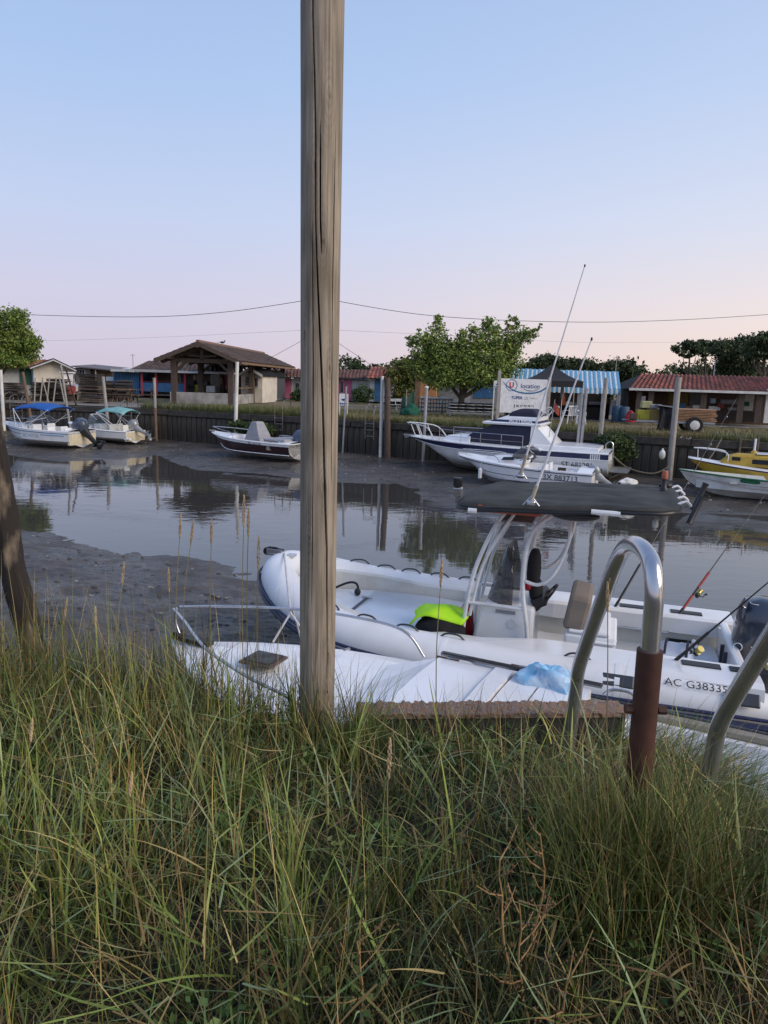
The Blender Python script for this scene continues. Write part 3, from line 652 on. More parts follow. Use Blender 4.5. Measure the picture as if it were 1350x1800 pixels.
def leaning_post():
    pts = [P(56,1130,y=4.42), P(22,997,y=4.42), P(4,890,y=4.42), P(-14,785,y=4.42), P(-34,650,y=4.42)]; B = pts[0].copy()
    q = smooth([p-B for p in [pts[0]+Vector((.06,0,-.3))]+pts], 12); rings = []
    for i, c in enumerate(q):
        r0 = .078; ring = []
        for k in range(48):
            a = 2*PI*k/48; v = Vector((math.cos(a), math.sin(a), 0)); f = noise.noise(Vector((v.x*2, v.y*2, c.z*3)))*.012+noise.noise(Vector((v.x*7, v.y*7, c.z*9)))*.007
            ring.append(c+v*(r0+f))
        rings.append(ring)
    m_ = M('peeling_post_wood', (.025,.02,.016), .95, col2=(.20,.155,.11), scale=9, stretch=(1,1,.35), bump=.02, bscale=22, contrast=(.52,.66))
    o = MB().loft(rings).build('leaning_post', m_, None, smooth=True); o.location = B
    tag(o, 'rough dark leaning wooden post with peeling pale patches at the left edge of the foreground', 'post')
leaning_post()
def hoop(name, label, off):
    pts = [P(1122,1400,y=2.46), P(1134,1250,y=2.46), P(1146,1100,y=2.46), P(1150,1040,y=2.46), P(1145,990,y=2.52), P(1127,962,y=2.66), P(1105,958,y=2.84), P(1085,985,y=2.97), P(1062,1045,y=3.1), P(1030,1135,y=3.28), P(1016,1180,y=3.36), P(1010,1230,y=3.40)]
    pts.append(pts[-1]+Vector((-.02,.06,-.9))); pts = [p+Vector(off) for p in pts]; B = Vector((pts[0].x, pts[0].y, 0)); loc = [p-B for p in pts]
    t = thing(name, label, 'ladder rail', B, 0, 'polished ladder hoops on the near quay')
    MB().tube(loc[1:], .034, n=20, sub=6).build('hoop_tube', chrome, t, smooth=True)
    a, b = loc[0]+Vector((0,0,-.3)), loc[1]+(loc[2]-loc[1])*.72
    MB().tube([a, b], .046, n=20).build('rusty_sleeve', rust, t, smooth=True)
    c = loc[1]+(loc[2]-loc[1])*.02; MB().lathe([(.018,-.075),(.018,-.045),(.008,-.045),(.008,.045),(.018,.045),(.018,.075)], c+Vector((0,0,0)), n=8, axis='x').build('bolt', rust, t)
    return t
hoop('ladder_hoop', 'bent polished steel ladder hoop in a rusty sleeve beside the concrete upstand, shown whole', (0,0,0))
hoop('ladder_hoop', 'second polished steel ladder hoop, cut by the right edge of the picture', (.42,-.62,.04))
# ---- grasses -----------------------------------------------------
def bank_grass():
    def pts(n, lim=1.0, x0=-3.6, x1=3.4):
        x = rng.uniform(x0, x1, n); y = nedge(x)-.03-rng.random(n)**lim*4.2; k = (y > .35) & (np.abs(x) < 1.0+y*.62+.5) & ~((x > .0) & (x < 1.36) & (nedge(x)-y < .05))
        return x[k], y[k]
    def colr(base, n): B = np.array(base)*np.array([.86,.85,.74]); return B[rng.integers(0, len(B), n)]*rng.uniform(.7,1.3,(n,1))
    straw = [(.52,.41,.20),(.42,.31,.14),(.30,.20,.085),(.19,.115,.05)]; green = [(.17,.235,.055),(.25,.30,.075),(.10,.145,.035),(.29,.31,.10),(.14,.20,.055)]; blue = [(.21,.28,.15),(.28,.34,.19)]
    def hmax(x, y):
        """how tall the grass may stand: short beside the bare concrete and on the right edge"""
        e = nedge(x)-y; h = np.ones_like(x); h = np.where((x > .0) & (x < 1.4), np.clip(.40+e*.8, 0, 1), h)
        h = np.where(x > 1.05, np.minimum(h, np.clip(.42+e*.38, 0, 1)), h); return h
    dry_zone = lambda x, y: np.clip((x-.55)/.45, 0, 1)*np.clip((2.7-y)/.6, 0, 1)
    x, y = pts(30000); n = len(x); dz = dry_zone(x, y)
    C = np.where((rng.random(n) < .45+.45*dz)[:,None], colr(straw, n)*.62, colr(green, n)*.42)
    blades('thatch_grass', np.stack([x, y, soilz(x, y)], 1), rng.uniform(0,2*PI,n), rng.uniform(.5,1.35,n), rng.uniform(-.3,1.2,n), rng.uniform(.12,.36,n)*hmax(x, y)**.5, rng.uniform(.003,.006,n), C, grassm, K=3)
    # tussocks: each fans out from one root
    x, y = pts(2300); n0 = len(x); rep = 13; den0 = fbm(x, y, 1.0, 50)+.10*(y > nedge(x)-.5); kp = den0 > -.12; x, y, den0 = x[kp], y[kp], den0[kp]; n0 = len(x)
    size = rng.uniform(.55,1.25,n0)*(1+.9*np.clip(den0, -.2, .35)); tone = rng.uniform(.4,1.55,n0)*np.clip(.95+fbm(x, y, .8, 91)*2.2, .35, 1.5); kind = rng.random(n0)+.55*dry_zone(x, y); lean = rng.uniform(0,2*PI,n0); lean = np.where(x > .8, rng.normal(-.1,.5,n0), lean)
    rp = lambda a: np.repeat(a, rep); X, Y = rp(x)+rng.normal(0,.03,n0*rep), rp(y)+rng.normal(0,.03,n0*rep); Y = np.minimum(Y, nedge(X)-.02); n = len(X)
    isdry = (rp(kind) > .93) | (rng.random(n) < .13); isblue = (rp(kind) < .16)
    C = np.where(isdry[:,None], colr(straw, n), np.where(isblue[:,None], colr(blue, n), colr(green, n)))*rp(tone)[:,None]
    az = np.where(rng.random(n) < .55, rng.uniform(0,2*PI,n), rp(lean)+rng.normal(0,.6,n)); L = rng.uniform(.16,.50,n)*rp(size)*hmax(X, Y)
    blades('bank_grass', np.stack([X, Y, soilz(X, Y)], 1), az, np.abs(rng.normal(0,.42,n)), rng.normal(.55,.65,n), L, rng.uniform(.004,.0095,n), C, grassm, K=6)
    # broken, kinked and flattened blades lying on top in every direction
    x, y = pts(5200); n = len(x); C = np.where((rng.random(n) < .35+.4*dry_zone(x, y))[:,None], colr(straw, n), colr(green+blue, n)*1.15); h = hmax(x, y)
    blades('bent_grass', np.stack([x, y, soilz(x, y)+rng.uniform(.02,.26,n)*h], 1), rng.uniform(0,2*PI,n), rng.uniform(.9,1.6,n), rng.uniform(-.5,.5,n), rng.uniform(.10,.34,n), rng.uniform(.004,.011,n), C, grassm, K=4)
    # broad pale blades
    x, y = pts(900); n = len(x); C = colr(blue+green, n)*1.3
    blades('broad_grass', np.stack([x, y, soilz(x, y)+rng.uniform(.0,.1,n)], 1), rng.uniform(0,2*PI,n), rng.uniform(.2,1.0,n), rng.uniform(-.2,1.1,n), rng.uniform(.28,.55,n)*hmax(x, y), rng.uniform(.009,.015,n), C, grassm, K=7)
    # thin straw stems
    x, y = pts(2400); n = len(x); C = np.where((rng.random(n) < .65)[:,None], colr(straw, n)*1.3, colr(green, n))
    blades('stem_grass', np.stack([x, y, soilz(x, y)], 1), rng.uniform(0,2*PI,n), rng.uniform(0,.8,n), rng.uniform(-.3,.5,n), rng.uniform(.3,.68,n)*hmax(x, y), rng.uniform(.003,.0048,n), C, grassm, K=5)
    # fringe at the quay edge, left of and around the pole
    n = 2600; x = rng.uniform(-3.4,.75,n); y = nedge(x)-rng.random(n)**1.5*.35-.02; k = ~((x > .02) & (rng.random(n) < .6)); x, y = x[k], y[k]; n = len(x)
    C = np.where((rng.random(n) < .3)[:,None], colr(straw, n)*.8, colr(green, n)*.62)
    blades('edge_grass', np.stack([x, y, soilz(x, y)-.02], 1), rng.uniform(0,2*PI,n), rng.uniform(0,.5,n), rng.uniform(-.2,.6,n), rng.uniform(.18,.48,n)*np.where(x < -1, 1.1, 1), rng.uniform(.0025,.005,n), C, grassm, K=5)
    n = 700; x = rng.normal(-.06,.10,n); y = nedge(x)-.10-rng.random(n)*.3; C = colr(green, n)*.8
    blades('tuft_grass', np.stack([x, y, soilz(x, y)-.02], 1), rng.uniform(0,2*PI,n), rng.uniform(0,.7,n), rng.uniform(0,.8,n), rng.uniform(.14,.34,n), rng.uniform(.003,.005,n), C, grassm, K=5)
    # tall sparse straws against the mud at the left
    n = 420; x = rng.uniform(-3.0,-.25,n); y = nedge(x)-rng.random(n)*.8-.03; C = np.where((rng.random(n) < .6)[:,None], colr(straw, n)*1.1, colr(green, n))
    blades('tall_grass', np.stack([x, y, soilz(x, y)-.02], 1), rng.uniform(0,2*PI,n), rng.uniform(0,.35,n), rng.uniform(-.1,.5,n), rng.uniform(.45,.85,n), rng.uniform(.0028,.0048,n), C, grassm, K=6)
    # fine grasses combed over the edge on the right, and a tuft round the rusty sleeve
    n = 5200; x = rng.uniform(1.1,2.9,n); y = nedge(x)-.02-rng.random(n)**1.2*.9; k = y > .5; x, y = x[k], y[k]; n = len(x); C = np.where((rng.random(n) < .35)[:,None], colr(straw, n)*.9, colr(green, n)*.85)
    blades('overhanging_grass', np.stack([x, y, soilz(x, y)-.02], 1), rng.normal(.1,.45,n), rng.uniform(.6,1.3,n), rng.uniform(.1,.9,n), rng.uniform(.22,.46,n), rng.uniform(.0025,.005,n), C, grassm, K=6)
    n = 1700; x = rng.normal(.93,.17,n); y = rng.normal(2.22,.13,n); C = np.where((rng.random(n) < .3)[:,None], colr(straw, n)*.9, colr(green, n)*.9)
    blades('tuft_grass', np.stack([x, y, soilz(x, y)-.02], 1), rng.uniform(0,2*PI,n), rng.uniform(.05,.5,n), rng.uniform(0,.9,n), rng.uniform(.34,.62,n), rng.uniform(.003,.006,n), C, grassm, K=5)
    # low broad-leaved weeds between the tussocks
    x, y = pts(240); wb = [(a, b_, float(soilz(np.array(a), np.array(b_)))+.07, .12, .12, .09) for a, b_ in zip(x, y) if a < 1.2 or b_ < 2.2]
    leaves('weeds', wb, 9000, .032, [(.10,.16,.045),(.07,.12,.035),(.14,.18,.06)], kind='stuff', clump=.05, seed=77, per=10, shell=.2)
bank_grass()
def stalk(px, py, pyb, y, label, k=1.0, bent=0):
    top = P(px, py, y=y); base = P(px-bent*40, pyb, y=y); base.z = float(soilz(np.array(base.x), np.array(min(y, float(nedge(base.x)))))); 
    if y > nedge(base.x): base.y = float(nedge(base.x))-.03
    t = thing('grass_stalk', label, 'grass', base, 0, 'tall seeding grass stalks'); tp = top-base; mid = tp*.5+Vector((-.03*bent*2-.01, 0, .02))
    L = .125*k; u = (tp-mid).normalized(); a = tp-u*L
    MB().tube([(0,0,-.05), mid, a], [.0032,.0026,.002], n=5, sub=5).build('stem', MATS['straw_stem'], t)
    mb = MB(); r = random.Random(int(px*7+py))
    for i in range(26):
        f = i/25; c = a+u*L*f; an = i*2.4; d = Vector((math.cos(an), math.sin(an), .9)); w = .0055*math.sin(PI*(f*.85+.12))*k
        mb.ell(c+Vector((d.x, d.y, 0))*w, (.0075, .0075, .019), n=5)
    mb.build('seed_head', MATS['seed_head'], t)
M('straw_stem', (.27,.22,.10), .8); M('seed_head', (.55,.40,.24), .85, col2=(.33,.23,.13), scale=40)
for a in [(318,905,1120,3.9,'tall pale seed stalk in front of the water, leftmost of the tall ones'),
          (340,915,1150,3.8,'slightly bent seed stalk just right of the leftmost tall one',1,.3),
          (372,915,1160,3.7,'slim seed stalk standing between the two tall groups left of the pole'),
          (429,872,1190,3.5,'tallest seed stalk left of the wooden pole, tip highest over the water',1.2),
          (437,895,1190,3.55,'seed stalk close beside the tallest one, a little lower',1.1),
          (455,945,1200,3.5,'brownish seed stalk next to the bow of the inflatable boat',1.3),
          (218,990,1130,4.0,'short seed stalk in front of the mud bank',1,),
          (168,1068,1140,4.1,'low bent seed stalk near the leaning post',1,-.4),
          (296,1000,1150,3.9,'thin seed stalk over the mud left of the tallest group',1,-.3),
          (777,985,1230,3.3,'single seed stalk in front of the yellow vest',1,.1),
          (1068,1025,1260,3.0,'pale seed stalk between the two hoops legs',1,-.2),
          (118,1052,1150,4.05,'stubby pale seed stalk close to the leaning post',.8),
          (57,1265,1380,2.6,'pale seed stalk low at the left edge of the grass',.7,.1),
          (232,1360,1520,2.1,'bright seed stalk in the middle of the left grass',.6,.2),
          (686,1300,1480,2.4,'upright straw stalk right of the pole foot',1.2)]:
    stalk(*a)
def dry_weed(px, py, y, h, label, seed):
    b0 = P(px, py, y=y); b0.z = float(soilz(np.array(b0.x), np.array(y))); t = thing('dry_weed', label, 'weed', b0, 0, 'dead brown weed stems'); r = random.Random(seed); p = Vector((0,0,-.03)); d = Vector((r.uniform(-.2,.2), r.uniform(-.1,.1), 1)); path = [p]
    hb = MB(); sb = MB()
    for i in range(9):
        d = (d+Vector((r.uniform(-.22,.22), r.uniform(-.2,.2), 0))).normalized(); p = p+d*h/9; path.append(p)
        if i > 1:
            e = p+Vector((r.uniform(-.09,.09), r.uniform(-.07,.07), r.uniform(.03,.10))); sb.tube([p, (p+e)/2+Vector((0,0,-.01)), e], [.0022,.0012], n=5)
            for k in range(6): f = r.random(); hb.ell(p.lerp(e, f)+Vector((r.uniform(-.01,.01), r.uniform(-.01,.01), r.uniform(-.012,.012))), (.006,.005,.009), n=5)
    MB().tube(path, [.0045,.002], n=6).build('stem', MATS['dead_stem'], t, smooth=True); o = sb.build('twig', MATS['dead_stem'], t); o['kind'] = 'stuff'; o = hb.build('seed_husk', MATS['dead_husk'], t); o['kind'] = 'stuff'
M('dead_stem', (.34,.20,.08), .7); M('dead_husk', (.20,.11,.055), .85, col2=(.13,.07,.035))
for a in [(905,1640,1.75,.55,'dead orange-brown weed stem low in the grass, right of the middle, left of its group',1),(925,1600,1.85,.60,'tallest dead orange-brown weed stem in the right half of the grass',2),(948,1660,1.7,.52,'dead weed stem with dense husks, right of the tallest one',3),(1010,1720,1.6,.42,'short dead weed stem nearest to the camera in the right half',4),(620,1700,1.6,.36,'lone dead weed stem with husks below the wooden pole',5)]: dry_weed(*a)
# ================================================================ INFLATABLE BOAT
def rib():
    t = thing('rigid_inflatable_boat', 'large white rigid inflatable boat with black T-top canopy, nearest open boat in the channel', 'boat', (3.88,7.42,WZ), R(162))
    path = [(-.35,1.13,.55),(.4,1.15,.55),(1.5,1.16,.55),(2.7,1.15,.56),(3.7,1.10,.60),(4.35,.97,.66),(4.88,.74,.78),(5.25,.44,.92),(5.44,.16,1.02)]
    P2 = path+[(x, -y, z) for x, y, z in reversed(path)]
    rr = [.10,.235,.26,.26,.26,.26,.255,.25,.235,.215,.215,.235,.25,.255,.26,.26,.26,.26,.235,.10]
    MB().tube(P2, rr, n=28, sub=8).build('tube', hyp, t, smooth=True)
    mb = MB()
    for dz, dr, r in [(-.08,.25,.035),(.0,.262,.018)]:
        q = []
        for i, (x, y, z) in enumerate(P2):
            s = 1 if y > 0 else -1; n_ = Vector((x-3.6, y*2.2, 0)).normalized() if x > 3.6 else Vector((0, s, 0)); q.append((x+n_.x*dr, y+n_.y*dr, z+dz))
        mb.tube(q, r, n=6, sub=6)
    mb.build('rubbing_strake', navy, t, smooth=True)
    # seams across the tubes
    mb = MB(); sp = smooth([Vector(p) for p in P2], 8)
    for i in [14,26,40,52,len(sp)-53,len(sp)-41,len(sp)-27,len(sp)-15]:
        d = (sp[i+1]-sp[i]).normalized(); r_ = float(np.interp(i/(len(sp)-1), np.linspace(0,1,len(rr)), rr))
        MB().tube([sp[i]-d*.025, sp[i]+d*.025], r_+.0035, n=28).build('seam_band', MATS['tube_fabric'], t, smooth=True)
    
    # hull under the tubes
    MB().loft([[Vector((x, w*a, z0+(.55-z0)*abs(a)**1.1)) for a in (-1,-.6,-.3,0,.3,.6,1)] for x, w, z0 in [(0,1.0,-.15),(2,1.05,-.15),(3.6,1.0,-.12),(4.5,.72,.05),(5.1,.36,.35),(5.4,.1,.72)]], closed=False).build('hull', gel, t, smooth=True)
    # moulded deck: floor, raised bow locker, side liners
    def insid(x): return float(np.interp(x, [0,2.7,3.7,4.3,4.8,5.2], [1.0,.98,.93,.78,.54,.22]))
    rg = []
    for x in np.linspace(0, 5.2, 40):
        w = insid(x); z = .22 if x < 3.15 else .56+.10*(x-3.2)/2.5; zt = float(np.interp(x, [0,3.7,5.7], [.74,.76,1.1]))
        y1 = .78 if x < 3.15 else w-.09; y1 = min(y1, w-.04)
        pr = [(-w-.02, zt-.02), (-w+.03, zt+.02), (-y1-.02*(x < 3.15), zt), (-y1, z), (0, z+.012), (y1, z), (y1+.02*(x < 3.15), zt), (w-.03, zt+.02), (w+.02, zt-.02)]
        rg.append([Vector((x, a, b_)) for a, b_ in pr])
    MB().loft(rg, closed=False).build('deck', cream, t, smooth=False)
    MB().box((3.16,0,.40), (.05,1.8,.34)).build('locker_front', cream, t)
    mb = MB(); rg = []
    for x in np.linspace(3.16, 5.02, 16): w = insid(x)-.12; rg.append([Vector((x, -w, .60+.06*(x-3.2))), Vector((x, -w+.03, .625+.06*(x-3.2))), Vector((x, w-.03, .625+.06*(x-3.2))), Vector((x, w, .60+.06*(x-3.2)))])
    mb.loft(rg, closed=False).build('bow_locker_lid', gel, t, smooth=True)
    def lk(x): return .632+.06*(x-3.2)
    MB().box((4.35,.18,lk(4.35)), (.035,.85,.012), ry=-.06).build('locker_seam', dkgrey, t)
    for y in (-.22, .58): MB().box((4.35,y,lk(4.35)+.008), (.14,.05,.02), ry=-.06).build('locker_hinge', chrome, t, bevel=.006)
    mb = MB().tube([(4.50,-.26,.72), (4.50,-.28,.80), (4.55,-.32,.85), (4.65,-.30,.85), (4.8,-.26,.78), (4.85,-.25,.74)], .016, n=8, sub=4); mb.ell((4.50,-.26,.75), (.09,.09,.10)); mb.build('bow_line', black, t, smooth=True)
    # stern gunwales with rod-holder slots
    for s in (1, -1):
        g = MB().loft([[Vector((x, s*a, b_)) for a, b_ in ((.70,.60),(.70,.78),(.74,.81),(1.16,.81),(1.24,.78),(1.26,.66))] for x in np.linspace(-.1, 2.0, 12)], closed=False)
        g.build('gunwale', gel, t, smooth=False)
        MB().loft([[Vector((2.0, s*a, b_)) for a, b_ in ((.70,.60),(.70,.78),(.74,.81),(1.16,.81),(1.24,.78),(1.26,.66))],[Vector((2.7, s*a, b_)) for a, b_ in ((.80,.60),(.80,.74),(.84,.76),(1.06,.78),(1.14,.76),(1.2,.66))]], closed=False).build('gunwale_fairing', gel, t)
        for x in (.42, 1.02) if s < 0 else (.42, -.02):
            MB().box((x,s*.88,.816), (.36,.13,.012)).build('rod_holder_slot', black, t, bevel=.004)
        MB().tube([(.62,s*.70,.60), (.62,s*.66,.60), (1.22,s*.66,.60), (1.22,s*.70,.60)], .012, n=8).build('grab_rail', chrome, t, smooth=True)
        MB().prism([(.25,-.0),(.62,-.0),(.62,.16),(.25,.16)], .01, o=(0, s*.775, .34)).build('side_pocket', black, t, bevel=.02)
    # transom and motor well
    MB().box((.02,0,.50), (.10,1.5,.6)).build('transom', gel, t, bevel=.03)
    MB().box((.28,-.1,.45), (.40,1.3,.06)).build('stern_bench', gel, t, bevel=.02)
    MB().lathe([(.03,0),(.03,.34)], (.35,-.45,.60), n=10, axis='y').build('fender', gel, t)
    # tube handles
    for s, xs_ in ((1, [4.4,3.9,3.42,2.9,1.6]), (-1, [4.7,4.35,4.0,3.6,3.2,2.2])):
        for x in xs_:
            y = float(np.interp(x, [p[0] for p in path], [p[1] for p in path])); z = float(np.interp(x, [p[0] for p in path], [p[2] for p in path]))
            dy = (float(np.interp(x+.13, [p[0] for p in path], [p[1] for p in path]))-float(np.interp(x-.13, [p[0] for p in path], [p[1] for p in path])))/2
            r_ = .262; MB().tube([(x-.14, s*(y-dy), z+r_-.02), (x-.08, s*(y-dy*.6), z+r_+.03), (x, s*y, z+r_+.042), (x+.08, s*(y+dy*.6), z+r_+.03), (x+.14, s*(y+dy), z+r_-.02)], .011, n=7, sub=4).build('grab_handle', dkgrey, t, smooth=True)
    for x in (.1, 1.2):
        a = R(38); MB().box((0,0,0), (.30,.13,.03)).xf(Matrix.Translation((x,1.15+.25*math.cos(a),.55+.25*math.sin(a)))@Matrix.Rotation(-(PI/2-a), 4, 'X')).build('tube_handle_pad', dkgrey, t, bevel=.014)
    # bow roller
    MB().box((5.47,0,1.22), (.36,.12,.03)).box((5.57,.05,1.25), (.22,.012,.08)).box((5.57,-.05,1.25), (.22,.012,.08)).build('bow_plate', chrome, t, bevel=.004)
    MB().lathe([(.03,-.05),(.05,-.05),(.035,0),(.05,.05),(.03,.05)], (5.68,0,1.25), n=12, axis='y').build('bow_roller', black, t, smooth=True)
    MB().tube([(5.47,.02,1.27),(5.57,.03,1.3),(5.72,0,1.27),(5.62,-.06,1.25)], .02, n=7, sub=3).build('anchor_rope', black, t)
    # lettering on the tube/gunwale, port side
    def fn(x, y):
        a = R(52)+y/.27; return Vector((.50-x, 1.155+.268*math.cos(a)*1.0, .55+.268*math.sin(a)))
    text('AC G38335', .115, blktx, t, fn=fn)
    # console
    cx, cy = 2.42, .16
    def bx(x0, x1, y, z0, z1, tx=0): return [(x0, -y, z0), (x1, -y, z0), (x1, y, z0), (x0, y, z0)]
    rg = [[Vector((cx+a, cy+b_, z)) for a, b_ in ((-.30-0*z,-.34),(.42-f,-.34),(.42-f,.34),(-.30,.34))] for z, f in [(.22,0),(.6,.03),(.95,.1),(1.06,.16)]]
    MB().loft(rg).build('console', gel, t, bevel=.035)
    MB().box((cx+.02,cy+.352,.98), (.22,.008,.035)).build('console_vent', greyc, t); MB().lathe([(.05,0),(.05,.012)], (cx-.06,cy+.343,.85), n=16, axis='y').build('console_cap', gelw, t)
    rg = []
    for k in range(13):
        a = -R(105)+R(210)*k/12; rg.append([Vector((cx+.02+.26*math.cos(a), cy+.34*math.sin(a), 1.05)), Vector((cx+.0+.18*math.cos(a), cy+.31*math.sin(a), 1.38)), Vector((cx+.02+.05*math.cos(a), cy+.22*math.sin(a), 1.70))])
    MB().loft(rg, closed=False).build('windscreen', glassm, t, smooth=True, solid=.006)
    w = MB(); 
    mw = Matrix.Translation((cx-.40,cy+.05,1.12))@Matrix.Rotation(R(-35), 4, 'Y')
    w.tube([(0, .19*math.cos(a), .19*math.sin(a)) for a in [2*PI*i/24 for i in range(25)]], .014, n=7)
    for i in range(3): w.tube([(0,0,0), (0, .19*math.cos(i*2.1+.5), .19*math.sin(i*2.1+.5))], .010, n=6)
    w.lathe([(.04,-.02),(.04,.02)], n=10, axis='x').xf(mw).build('steering_wheel', black, t, smooth=True)
    MB().box((cx-.33,cy,1.10), (.16,.5,.12), ry=.5).build('dashboard', black, t, bevel=.02)
    rg = MB(); rg.ell((cx-.24,cy+.08,1.45), (.16,.30,.48), e=.8); rg.ell((cx-.28,cy+.12,1.22), (.16,.22,.3)); rg.build('hanging_jacket', blkcl, t, smooth=True)
    MB().ell((cx-.20,cy+.16,1.28), (.12,.12,.14)).build('red_lanyard', redcl, t, smooth=True)
    # leaning post / seat
    sx, sy = 1.58, .14
    rg = [[Vector((sx+a, sy+b_, z)) for a, b_ in ((-.24-f,-.40),(.20,-.40),(.20,.40),(-.24-f,.40))] for z, f in [(.22,.02),(.7,.10),(.84,.12)]]
    MB().loft(rg).build('seat_box', gel, t, bevel=.03); MB().box((sx-.06,sy,.87), (.44,.80,.05)).build('seat_base', gel, t, bevel=.02)
    MB().box((sx-.22,sy,.78), (.26,.86,.03)).build('seat_tray', gel, t, bevel=.01)
    MB().box((sx+.08,sy+.02,1.06), (.24,.74,.40), ry=-.16).build('seat_cushion', taupe, t, bevel=.045)
    # T-top frame
    def tb(name, pts, r=.024, sub=6, mat=alu): return MB().tube(pts, r, n=10, sub=sub).build(name, mat, t, smooth=True)
    for s in (1, -1):
        y = cy+s*.40; yt = .0+s*.36
        tb('t_top_leg', [(cx+.50,y,.24), (cx+.47,y,.9), (cx+.38,y,1.45), (cx+.18,yt+.1,1.98), (cx-.02,yt,2.24)])
        tb('t_top_leg', [(cx-.26,y,.24), (cx-.24,y,.8), (cx-.16,y,1.35), (cx-.22,yt+.1,1.92), (cx-.60,yt,2.24)])
        tb('t_top_leg', [(cx+.42,y-.03*s,.9), (cx+.30,y-.02*s,1.5), (cx+.08,yt+.08,1.96), (cx-.10,yt,2.24)], .02)
        tb('grab_loop', [(cx-.18,y,1.38), (cx-.34,y,1.36), (cx-.50,y,1.52), (cx-.62,y-.03*s,1.90), (cx-.56,yt+.05*s,2.1), (cx-.40,yt,2.18)], .02)
        tb('t_top_crossbar', [(cx+.44,y,1.06), (cx-.20,y,1.06)], .022, 1)
    tb('t_top_crossbar', [(cx+.44,cy-.4,1.06), (cx+.44,cy+.4,1.06)], .022, 1); tb('t_top_crossbar', [(cx+.17,.05-.4,1.98), (cx+.17,.05+.46,1.98)], .02, 1)
    MB().box((cx-.03,.05,2.0), (.34,.72,.02)).build('t_top_shelf', greyc, t); MB().box((cx-.38,.05,2.235), (.95,1.5,.03)).build('orange_underside', orange, t, bevel=.008)
    MB().box((2.42,.86,2.205), (.66,.02,.075)).build('orange_strap', orange, t, bevel=.006)
    # canopy on a tube frame, stern end higher
    x0, x1, y0, y1 = .72, 3.05, -1.05, .90
    def cz(x, y): return 2.29-.05*(x-2)+.035*(1-((y+.06)/.96)**2)-.05*(x > 2.4)*((x-2.4)/.65)**2+.028*abs(math.sin(x*2.7+y*.9+.4))*(1-.6*abs((y+.06)/.96))+.03*noise.noise(Vector((x*1.6+y*1.2,y*5,3)))+.012*noise.noise(Vector((x*5,y*8,3)))
    def edge(k, K=64):
        a = 2*PI*k/K; e = .32; c_, s_ = math.cos(a), math.sin(a)
        return ((x0+x1)/2+(x1-x0)/2*math.copysign(abs(c_)**e, c_), (y0+y1)/2+(y1-y0)/2*math.copysign(abs(s_)**e, s_))
    K = 96; rg = []
    for f in (0,.06,.12,.18,.25,.32,.4,.47,.55,.62,.7,.77,.85,.92,.97,1.0):
        ring = []
        for k in range(K):
            x, y = edge(k, K); x = 2+(x-2)*f; y = -.06+(y+.06)*f
            ring.append(Vector((x, y, cz(x, y)-(.03 if f == 1 else 0)-.02*math.cos(x*7.5)**4*(abs(y+.06)/.94)*(f < 1))))
        rg.append(ring)
    rg.append([p+Vector((0,0,-.035)) for p in rg[-1]])
    MB().loft(rg, cap0=False, cap1=False).build('canopy', canv, t, smooth=True, solid=.006)
    fr = [Vector((*edge(k, K), 0)) for k in range(K)]; fr = [Vector((p.x, p.y, cz(p.x, p.y)-.06)) for p in fr]
    MB().tube(fr+[fr[0]], .022, n=8).build('canopy_frame', black, t, smooth=True)
    for x in np.linspace(1.15, 2.75, 4): MB().tube([(x,y,cz(x,y)-.03) for y in np.linspace(-1.0,.86,9)], .012, n=6).build('canopy_bow', alu, t)
    for x, l in [(2.80,.09), (1.45,.28)]:
        MB().tube([(x-l/2,y1+.002,cz(x,y1)-.055), (x+l/2,y1+.002,cz(x,y1)-.055)], .028, n=10).build('canopy_clip', alu, t)
    for y in (.55, .2, -.3, -.7):
        MB().tube([(.76,y,2.36), (.68,y-.03,2.39), (.63,y-.06,2.34)], .014, n=7, sub=2).build('canopy_clip', alu, t)
    MB().ell((1.75,.78,2.20), (.5,.2,.12)).build('light_bag', black, t, smooth=True)
    # rocket-launcher rod holders, lamp and spotlight on the canopy
    for (x, y, z, a) in [(.60,.62,2.32,.35),(.56,.46,2.44,.2)]:
        MB().lathe([(.032,-.15),(.032,-.14),(.028,-.13),(.028,.12),(.034,.15)], (x, y, z), n=12, m=Matrix.Rotation(a, 3, 'X')@Matrix.Rotation(-.35, 3, 'Y')).build('rod_holder', black, t, smooth=True)
    MB().lathe([(.045,0),(.045,.05),(.028,.07),(.028,.16)], (.86,-.25,2.36), n=12).build('lamp_base', black, t, smooth=True); MB().lathe([(.034,.16),(.036,.19),(.03,.25)], (.86,-.25,2.36), n=12).build('lamp_cap', copper, t, smooth=True)
    MB().ell((.82,-.62,2.40), (.16,.12,.08)).build('antenna_dome', black, t, smooth=True)
    MB().box((3.06,.45,2.30), (.10,.09,.10)).box((3.06,.45,2.21), (.05,.05,.10)).build('spot_lamp_mount', chrome, t, bevel=.01); MB().lathe([(.03,0),(.052,.03),(.052,.12)], (3.07,.45,2.34), n=12).build('spot_lamp', black, t, smooth=True)
    # the two long antennas
    oo = Matrix.Translation(t.location)@Matrix.Rotation(R(162), 4, 'Z'); inv = oo.inverted()
    for (bx_, by_, tx_, ty_, yb, nm) in [(934,880,1040,596,7.0,'near'),(915,834,1028,467,8.6,'far')]:
        a = inv@P(bx_, by_, y=yb); b_ = inv@P(tx_, ty_, y=yb-.25); d = (b_-a)
        MB().tube([a, a+d*.05], .016, n=8).tube([a+d*.05, a+d*.45], .0125, n=8).tube([a+d*.45, b_], [.010,.0055], n=8).build('antenna', alu, t, smooth=True)
        MB().tube([a-d*.0, a+d*.10], [.019,.026,.02], n=10).build('antenna_ferrule', M('brass_'+nm, (.45,.40,.30), .4), t, smooth=True)
        MB().ell(b_, (.02,.02,.035), n=6).build('antenna_tip', dkgrey, t)
